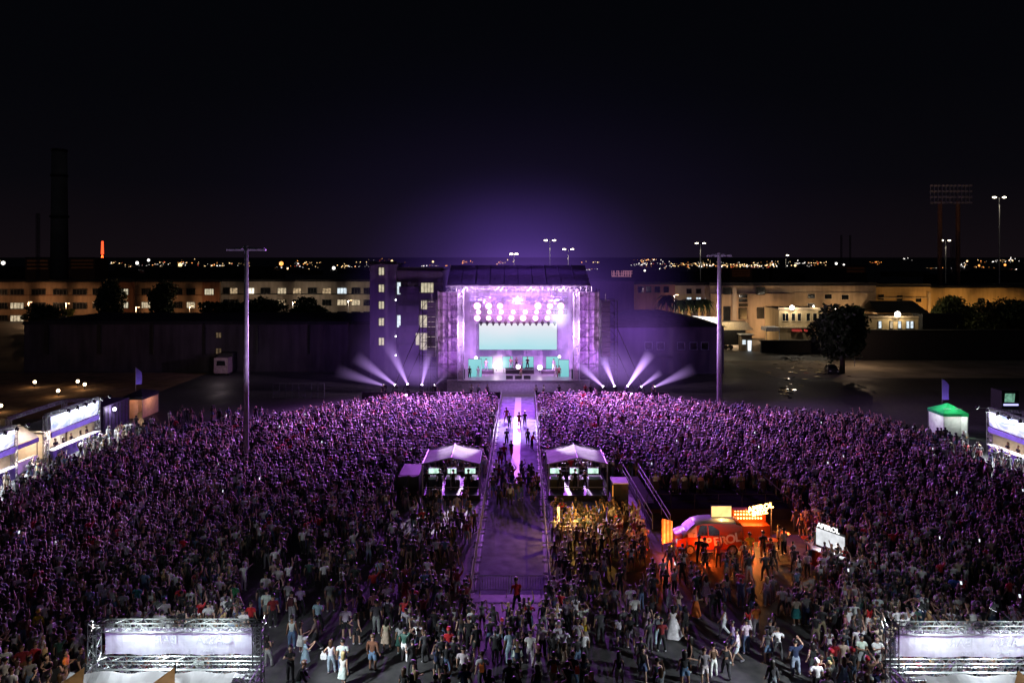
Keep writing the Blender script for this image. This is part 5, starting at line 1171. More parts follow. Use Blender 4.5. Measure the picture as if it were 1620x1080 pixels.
text_mesh('APEROL', .42, 'lettering', emit('white_letter',(1,1,1),1.4), T, face_cam(A0.lerp(A1,.42)+Vector((0,-.02,2.27)), math.atan2(dv.y,dv.x)), .03, .012)
light('AREA', A0.lerp(A1,.5)+Vector((-.15,-.25,1.6)), (.92,.96,1), 110, 1.2, A0.lerp(A1,.5)+Vector((-1.2,-3,.8)))

# ------------------------------------------------------------------ crowd barriers along the lane
def barrier_mesh():
    b = MB(); w_ = 2.2
    b.bar((0,-w_/2,1.08),(0,w_/2,1.08),.024); b.bar((0,-w_/2,.25),(0,w_/2,.25),.022)
    for s in (-1,1): b.bar((0,s*w_/2,.1),(0,s*w_/2,1.08),.024); b.bar((-.35,s*w_*.36,.03),(.35,s*w_*.36,.03),.022); b.bar((0,s*w_*.36,.03),(0,s*w_*.36,.25),.02)
    for k in range(1,14): b.bar((0,-w_/2+w_*k/14,.25),(0,-w_/2+w_*k/14,1.08),.009,3,caps=False)
    return b
bm0 = barrier_mesh().build('crowd_barrier', M_steel); used = False
GBR = 'steel barriers along the open lane'
D = 41.6
spots = []
while D < 95:
    for s in (-1,1):
        if not (56 < D < 60.5 and False): spots.append((xc(D)+s*2.35, D, .0, 'steel crowd barrier in the row along the '+('left' if s < 0 else 'right')+' side of the open lane'))
    D += 2.3
for k in (-1,0): spots.append((xc(40.4)+k*2.05+1.02, 40.45, R(90), 'steel crowd barrier closing the near end of the open lane'))
for x,y,rz,lb in spots:
    o = bm0 if not used else bm0.copy()
    if used: COL.objects.link(o)
    used = True; o.location = (x,y,0); o.rotation_euler = (0,0,rz); tag(o, lb, 'barrier', GBR)
# fence at the left edge of the yard
b = MB(); p = ground(465,630)
for k in range(9): x = -33.6+k*1.0*(7.2/8); b.bar((x,96,0),(x,96,2.1),.04)
for z in (.2,1.1,2.1): b.bar((-33.6,96,z),(-26.4,96,z),.03)
for k in range(40): x = -33.6+7.2*k/40; b.bar((x,96,.2),(x,96,2.1),.008,3,caps=False)
solo('mesh_fence', b, M_steel, 'pale mesh fence panel at the far left rim of the crowd', 'fence')
# parked vehicles
def car(loc, rz, paint, lb, first=None):
    T = thing('parked_car', (0,0,0), lb, 'car', 'cars parked in the dark yard')
    s_ = [(-2.1,.5,.6,.65,.6),(-2.0,.3,.68,.75,.68),(-1.1,.25,.78,.92,.74),(-.45,.25,.82,1.40,.62),(.6,.25,.82,1.46,.62),(1.5,.25,.82,1.25,.62),(1.95,.3,.8,.95,.7),(2.1,.5,.7,.75,.66)]
    bd = loft_body([(x,prof(.86,zb,zm,zr,wr)) for x,zb,zm,zr,wr in s_]); o = bd.build('body', paint, T, True); o.modifiers.new('edge','EDGE_SPLIT').split_angle = R(40)
    b = MB(); b.quad((-1.05,-.68,.97),(-1.05,.68,.97),(-.5,.58,1.40),(-.5,-.58,1.40)); b.v = [(x-.02,y,z+.02) for x,y,z in b.v]; b.build('windscreen', M_glass, T)
    for s in (-1,1):
        b = MB(); b.quad((-.5,s*.84,.9),(1.5,s*.84,.9),(1.3,s*.68,1.28),(-.3,s*.68,1.34)); b.build('side_window', M_glass, T)
        for x in (-1.3,1.3):
            c = MB(); c.bar((x,s*.68,.32),(x,s*.88,.32),.32,14); wl = c.build('wheel', MATS['tyre_rubber'], T); c = MB(); c.bar((x,s*.885,.32),(x,s*.895,.32),.19,10); c.build('rim', M_alu, wl)
        b = MB(); b.box((-2.08,s*.6,.66),(.06,.3,.14)); b.build('headlight', M_white, T)
    T.location = loc; T.rotation_euler = (0,0,rz); ORG[T.name] = tuple(loc); return T
paints = [mat('car_silver',(.4,.4,.42),.25,.5,.05), mat('car_grey',(.06,.06,.065),.25,.3,.05)]
c0 = car(ground(1290,553), R(8), paints[0], 'silver car parked against the low dark yard wall, left of the big tree')
car(ground(1316,590), R(75), paints[1], 'dark car parked below the big dark tree')
pd = MB(); rq = random.Random(9)
for px,py,sx_,sy_,n_ in ((1250,568,22,9,60),(1310,588,16,5,36),(1246,618,8,12,18),(1290,575,40,14,30),(1250,598,30,20,14)):
    for k in range(n_):
        g_ = ground(rq.gauss(px,sx_*.6),rq.gauss(py,sy_*.6)); a_ = rq.uniform(.12,.5)
        rr_ = [a_*rq.uniform(.6,1.2) for _ in range(7)]; tx, ty = rq.gauss(0,.05), rq.gauss(0,.03)
        pd.quad(*[(g_.x+rr_[j]*math.cos(j*.9)*1.4,g_.y+rr_[j]*math.sin(j*.9),.03+tx*rr_[j]*math.cos(j*.9)+ty*rr_[j]*math.sin(j*.9)) for j in range(7)])
tag(pd.build('puddles', mat('puddle_water',(.01,.01,.012),.06,0,.2,6,.25,1.0)), kind='stuff')
VT = thing('box_truck', (at(347,0,117).x,114,0), 'pale fronted truck parked before the long dark shed', 'truck'); p, q = at(338,592,114), at(360,563,114)
b = MB(); b.box(((p.x+q.x)/2,115,1.7),(q.x-p.x,1.8,2.6)); b.build('cab', mat('truck_pink',(.30,.22,.24),.6), VT); b = MB(); b.quad((p.x+.4,114.08,1.7),(q.x-.4,114.08,1.7),(q.x-.5,114.08,2.5),(p.x+.5,114.08,2.5)); b.build('windscreen', M_glass, VT)
b = MB(); b.box(((p.x+q.x)/2,119.2-1.2,2.0),(q.x-p.x+.1,4.0,3.0)); b.build('cargo_box', M_dark, VT)
for x in (p.x+.2,q.x-.2):
    b = MB(); b.bar((x-.15,115,.45),(x+.15,115,.45),.45,12); b.build('wheel', MATS['tyre_rubber'], VT)
light('POINT', (at(347,0,110).x,110,3.5), (.9,.7,.75), 120, .3)
# ------------------------------------------------------------------ people
M_skin = objmat('skin', .55, .4, 0, .12); M_cloth = objmat('cloth', .85, .25, .15, .4); M_hair = objmat('hair', .42, .5, 0, .3); M_shoe = objmat('shoe', .5, .4, 0, .1)
ARM = {'down':((.23,-.02,1.13),(.245,.06,.89)),'hip':((.36,-.06,1.17),(.18,.07,1.02)),'up':((.27,.03,1.66),(.20,.08,1.92)),'upbent':((.34,.10,1.50),(.20,.17,1.73)),
       'phone':((.22,.17,1.22),(.07,.38,1.42)),'drink':((.24,.0,1.14),(.15,.27,1.20)),'cross':((.25,.09,1.17),(-.06,.2,1.18)),'back':((.23,-.12,1.15),(.24,-.16,.91)),'fwd':((.22,.10,1.15),(.22,.25,.95)),'out':((.44,.05,1.32),(.63,.12,1.22)),'head':((.38,.08,1.60),(.12,.02,1.78))}
LEG = {'stand':(((.105,.015,.50),(.115,-.02,.09)),((.105,.015,.50),(.115,-.02,.09))),'wide':(((.15,.02,.50),(.19,-.02,.09)),((.14,.02,.50),(.18,-.02,.09))),
       'contra':(((.10,.0,.50),(.10,-.03,.09)),((.16,.09,.49),(.19,.06,.09))),'walk':(((.10,.16,.51),(.10,.24,.10)),((.10,.0,.49),(.10,-.30,.15)))}
def skeleton(arms, legs, fem=False, lean=0., turn=0., fingers=True, sit=False):
    P, E, Rd, B = [], [], [], []   # points, edges, radii, bone of the edge
    def add(p, r, par=None, bone=None):
        P.append(Vector(p)); Rd.append(r)
        if par is not None: E.append((par, len(P)-1)); B.append(bone)
        return len(P)-1
    ch, hp, sh = (.112,.128,.152) if fem else (.135,.118,.178)
    pel = add((0,0,.94), hp); sp_ = add((0,.0,1.10), .105 if fem else .118, pel, 'torso'); cs = add((0,lean*.4,1.30), ch, sp_, 'torso')
    nb = add((0,lean*.7-.01,1.46), .062, cs, 'torso'); nk = add((0,lean*.8,1.53), .05, nb, 'neck')
    hd = add((turn*.02,lean+.02,1.61), .078, nk, 'head'); cr = add((turn*.02,lean+.0,1.68), .088, hd, 'head'); add((0,lean-.005,1.735), .058, cr, 'head')
    if fingers:
        add((turn*.06,lean+.115,1.635), .016, hd, 'head')
        for s in (-1,1): add((s*.088,lean+.0,1.63), .017, hd, 'head')
    for s, a in ((-1,arms[0]),(1,arms[1])):
        S = add((s*sh,lean*.6-.01,1.415), .056 if fem else .066, cs, 'torso'); e, w_ = ARM[a]
        el = add((s*(e[0]-.02+ (sh-.16)),e[1]+lean*.5,e[2]), .040 if fem else .046, S, 'uarm'); W_ = Vector((s*w_[0],w_[1]+lean*.4,w_[2])); wr = add(W_, .028, el, 'farm')
        d = (W_-P[el]).normalized(); pm = add(W_+d*.065, .032, wr, 'hand')
        if fingers:
            u = d.cross(Vector((0,1,.3))).normalized(); nn = d.cross(u).normalized()
            for k in range(4):
                ln = (.036,.042,.039,.030)[k]; b0 = P[pm]+d*.025+u*(k-1.5)*.021; f0 = add(b0, .0095, pm, 'hand'); f1 = add(b0+d*ln+nn*.008, .009, f0, 'hand'); add(b0+d*ln*1.7+nn*.026, .008, f1, 'hand')
            t0 = add(P[wr]+d*.03+u*.045, .011, wr, 'hand'); add(P[t0]+d*.035+u*.012+nn*.01, .0095, t0, 'hand')
        else: add(P[pm]+d*.09, .022, pm, 'hand')
    for s, l in ((-1,LEG[legs][0]),(1,LEG[legs][1])):
        k_, a_ = l; H_ = add((s*.095,0,.86), .098 if fem else .092, pel, 'thigh')
        if sit: k_, a_ = (.12,.42,.56), (.12,.44,.10)
        kn = add((s*k_[0],k_[1],k_[2]), .060, H_, 'thigh'); an = add((s*a_[0],a_[1],a_[2]), .038, kn, 'shin')
        tilt = a_[2]-.09; add((s*(a_[0]+.02),a_[1]+.16,.045+tilt*.2), .036, an, 'foot')
    return P, E, Rd, B
def grow(sk, levels):
    P, E, Rd, B = sk
    me = bpy.data.meshes.new('skeleton'); me.from_pydata([tuple(p) for p in P], E, []); o = bpy.data.objects.new('skeleton', me); COL.objects.link(o)
    md = o.modifiers.new('skin', 'SKIN'); md.use_smooth_shade = True; md.branch_smoothing = .6
    lay = me.skin_vertices[0].data
    for i, r in enumerate(Rd): lay[i].radius = (r, r); lay[i].use_root = (i == 0)
    if levels: s = o.modifiers.new('sub', 'SUBSURF'); s.levels = levels; s.render_levels = levels
    dg = bpy.context.evaluated_depsgraph_get(); ev = o.evaluated_get(dg); m2 = ev.to_mesh()
    V = np.array([v.co[:] for v in m2.vertices]); Fc = [tuple(p.vertices) for p in m2.polygons]; ev.to_mesh_clear()
    bpy.data.objects.remove(o); bpy.data.meshes.remove(me)
    V[:,2] -= V[:,2].min()
    # bone and position along it of each face
    C = np.array([V[list(f)].mean(0) for f in Fc]); best = np.full(len(Fc), 9.); bone = np.array(['torso']*len(Fc), dtype=object); tt = np.zeros(len(Fc))
    for (a, b), bn in zip(E, B):
        A, D_ = np.array(P[a]), np.array(P[b])-np.array(P[a]); t = np.clip(((C-A)@D_)/(D_@D_), 0, 1); dist = np.linalg.norm(C-(A+t[:,None]*D_),axis=1) - (Rd[a]*(1-t)+Rd[b]*t)
        k = dist < best; best[k] = dist[k]; bone[k] = bn; tt[k] = t[k]
    return V, Fc, C, bone, tt
def normals(V, Fc):
    N = np.zeros_like(V)
    for f in Fc:
        p = V[list(f)]; nn = np.cross(p[1]-p[0], p[2]-p[0]) if len(f) == 3 else np.cross(p[2]-p[0], p[3]-p[1])
        for i in f: N[i] += nn
    return N/np.maximum(1e-9, np.linalg.norm(N,axis=1))[:,None]
def sub_mesh(name, V, N, Fc, keep, off, m):
    idx = {}; vs_, fs_ = [], []
    for f, k in zip(Fc, keep):
        if not k: continue
        g_ = []
        for i in f:
            if i not in idx: idx[i] = len(vs_); vs_.append(tuple(V[i]+N[i]*off))
            g_.append(idx[i])
        fs_.append(g_)
    me = bpy.data.meshes.new(name); me.from_pydata(vs_, [], fs_); me.materials.append(m); me.polygons.foreach_set('use_smooth',[True]*len(fs_)); return me
def hair_mesh(hc, kind):
    bm = bmesh.new(); bmesh.ops.create_icosphere(bm, subdivisions=3, radius=1)
    dele = []
    for v in bm.verts:
        d = v.co.copy()
        if d.y > .38 and d.z < .42: dele.append(v); continue
        if kind in ('short','cap') and d.z < -.35: dele.append(v); continue
        r = 1+.05*math.sin(d.x*9+d.z*7)*math.cos(d.y*8)
        v.co = Vector((d.x*.104*r, d.y*.115*r-.012, d.z*.112*r+.012))
        if kind == 'long' and d.z < .05 and d.y < .35: v.co.z -= (.05-d.z)*.24; v.co.y -= .025*(.05-d.z)*2; v.co.x *= 1+.15*(.05-d.z)
        if kind == 'bun' and d.y < -.2 and d.z > .3: v.co += Vector((0,-.03,.05))
        if kind == 'cap' and d.y > .25: v.co.y += .05
    bmesh.ops.delete(bm, geom=dele, context='VERTS')
    me = bpy.data.meshes.new('hair'); bm.to_mesh(me); bm.free(); me.transform(Matrix.Translation(hc)); me.materials.append(M_hair); me.polygons.foreach_set('use_smooth',[True]*len(me.polygons)); return me
def skirt_mesh(zw, zh, r0, r1, y0=0):
    b = MB(); n_ = 22; m_ = 6
    for j in range(m_+1):
        t = j/m_; z = zw+(zh-zw)*t; r = r0+(r1-r0)*t**.8
        for k in range(n_):
            a = 2*math.pi*k/n_; rr_ = r*(1+.09*t*math.sin(a*5+1)+.04*t*math.sin(a*9)); b.v.append((rr_*math.cos(a)*1.05, y0+rr_*math.sin(a)*.88, z))
    for j in range(m_):
        for k in range(n_): b.f.append((j*n_+k,j*n_+(k+1) % n_,(j+1)*n_+(k+1) % n_,(j+1)*n_+k)); b.m.append(0)
    me = bpy.data.meshes.new('skirt'); me.from_pydata(b.v, [], b.f); me.materials.append(M_cloth); me.polygons.foreach_set('use_smooth',[True]*len(b.f)); return me
POSES = {}
def pose(nm, arms, legs, lean=0., turn=0., sit=False): POSES[nm] = (arms, legs, lean, turn, sit)
pose('stand', ('down','down'), 'stand'); pose('relax', ('down','drink'), 'contra'); pose('hip', ('hip','down'), 'contra'); pose('phone', ('phone','phone'), 'stand'); pose('hold', ('drink','cross'), 'wide')
pose('walk', ('fwd','back'), 'walk', .03); pose('raise', ('down','up'), 'stand'); pose('cheer', ('up','up'), 'wide'); pose('film', ('down','upbent'), 'contra'); pose('point', ('down','out'), 'contra'); pose('headhands', ('head','head'), 'stand'); pose('bend', ('fwd','fwd'), 'wide', .22); pose('sit', ('fwd','drink'), 'stand', 0, 0, True)
TPL = {}
def template(nm, fem):
    k = (nm, fem)
    if k not in TPL:
        arms, legs, lean, turn, sit = POSES[nm]; sk = skeleton(arms, legs, fem, lean, turn, True, sit); V, Fc, C, bone, tt = grow(sk, 1); N = normals(V, Fc)
        me = bpy.data.meshes.new('person'); me.from_pydata(V.tolist(), [], Fc); me.materials.append(M_skin); me.polygons.foreach_set('use_smooth',[True]*len(Fc))
        TPL[k] = dict(V=V, F=Fc, C=C, bone=bone, t=tt, N=N, body=me, head=sk[0][6], parts={})
    return TPL[k]
def part_mesh(nm, fem, part):
    T = template(nm, fem)
    if part in T['parts']: return T['parts'][part]
    bo, t, C = T['bone'], T['t'], T['C']; leglike = np.isin(bo, ('thigh',)); tor = bo == 'torso'; wz = .96
    if part == 'tee': keep = (tor & (C[:,2] > wz-.10)) | ((bo == 'uarm') & (t < .62)); me = sub_mesh('shirt', T['V'], T['N'], T['F'], keep, .016, M_cloth)
    elif part == 'longsleeve': keep = (tor & (C[:,2] > wz-.10)) | (bo == 'uarm') | ((bo == 'farm') & (t < .92)); me = sub_mesh('shirt', T['V'], T['N'], T['F'], keep, .016, M_cloth)
    elif part == 'tank': keep = tor & (C[:,2] > wz-.10) & (C[:,2] < 1.40); me = sub_mesh('shirt', T['V'], T['N'], T['F'], keep, .013, M_cloth)
    elif part == 'crop': keep = tor & (C[:,2] > 1.16) & (C[:,2] < 1.38); me = sub_mesh('shirt', T['V'], T['N'], T['F'], keep, .013, M_cloth)
    elif part == 'trousers': keep = (tor & (C[:,2] <= wz+.03)) | leglike | ((bo == 'shin') & (t < .9)); me = sub_mesh('trousers', T['V'], T['N'], T['F'], keep, .020, M_cloth)
    elif part == 'shorts': keep = (tor & (C[:,2] <= wz+.03)) | (leglike & (t < .80)); me = sub_mesh('shorts', T['V'], T['N'], T['F'], keep, .024, M_cloth)
    elif part in ('shoeL','shoeR'): keep = ((bo == 'foot') | ((bo == 'shin') & (t > .93))) & ((C[:,0] < 0) == (part == 'shoeL')); me = sub_mesh('shoe', T['V'], T['N'], T['F'], keep, .010, M_shoe)
    elif part == 'skirt': me = skirt_mesh(1.06, .52, .135, .24)
    elif part == 'longskirt': me = skirt_mesh(1.06, .12, .135, .34)
    elif part == 'dress': me = skirt_mesh(1.12, .52, .13, .25)
    elif part == 'gown': me = skirt_mesh(1.12, .08, .13, .40)
    else: me = hair_mesh(T['head'], part)
    T['parts'][part] = me; return me
PAL = {'white':(.76,.76,.75),'black':(.012,.012,.014),'grey':(.22,.22,.23),'dark grey':(.06,.06,.065),'pale grey':(.45,.45,.46),'beige':(.52,.42,.30),'red':(.50,.02,.025),'dark red':(.20,.015,.02),'pink':(.68,.30,.34),'pale blue':(.40,.58,.68),'blue':(.05,.12,.42),'teal':(.04,.24,.26),'green':(.05,.28,.11),'dark green':(.02,.075,.055),'yellow':(.80,.60,.03),'pale yellow':(.72,.66,.42),'orange':(.78,.20,.03),'brown':(.12,.060,.028),'navy':(.02,.03,.09),'denim':(.11,.18,.30),'pale denim':(.34,.44,.54),'khaki':(.30,.25,.15),'lilac':(.52,.42,.66),'patterned':(.30,.24,.24),'striped':(.42,.40,.42),'cream':(.70,.62,.48)}
SKIN = [(.40,.24,.165),(.34,.20,.13),(.45,.29,.21),(.28,.16,.10),(.24,.13,.08)]; HAIRC = {'dark':(.012,.009,.008),'brown':(.06,.03,.015),'blond':(.42,.29,.13),'grey':(.25,.25,.25),'red haired':(.22,.06,.02)}
PG = 'people standing in the near crowd'
def person(x, y, z, face, posen, fem, top, topk, bot, botk, hair, hairc, label, group=PG, h=None, cat='person', hairlabel=None):
    T = template(posen, fem); o = bpy.data.objects.new('person', T['body']); COL.objects.link(o)
    s = (h or ((1.64 if fem else 1.76)+rng.normal()*.05))/1.76; o.location = (x,y,z); o.rotation_euler = (0,0,face); o.scale = (s*(1.13+rng.normal()*.05),s*(1.12+rng.normal()*.04),s)
    o.color = (*SKIN[rng.integers(0,5)],1); tag(o, label, cat, group)
    def ch(nm, part, col):
        c = bpy.data.objects.new(nm, part_mesh(posen, fem, part)); COL.objects.link(c); c.parent = o; c.color = (*[max(0,v*(1+rng.normal()*.06)) for v in col],1); return c
    tc_ = PAL[top]
    if hair == 'cap': ch('cap', 'cap', PAL[hairc] if hairc in PAL else (.6,.6,.6))
    else: ch('hair', hair, HAIRC[hairc])
    if botk in ('dress','gown'): ch('dress_top', 'tank' if topk == 'tank' else 'tee', tc_); ch('dress_skirt', botk, PAL[bot])
    else:
        ch('shirt', topk, tc_); ch({'skirt':'skirt','longskirt':'skirt'}.get(botk, botk), botk, PAL[bot])
    sc_ = (.7,.7,.7) if rng.random() < .6 else (.015,.015,.015); ch('shoe', 'shoeL', sc_); ch('shoe', 'shoeR', sc_)
    return o
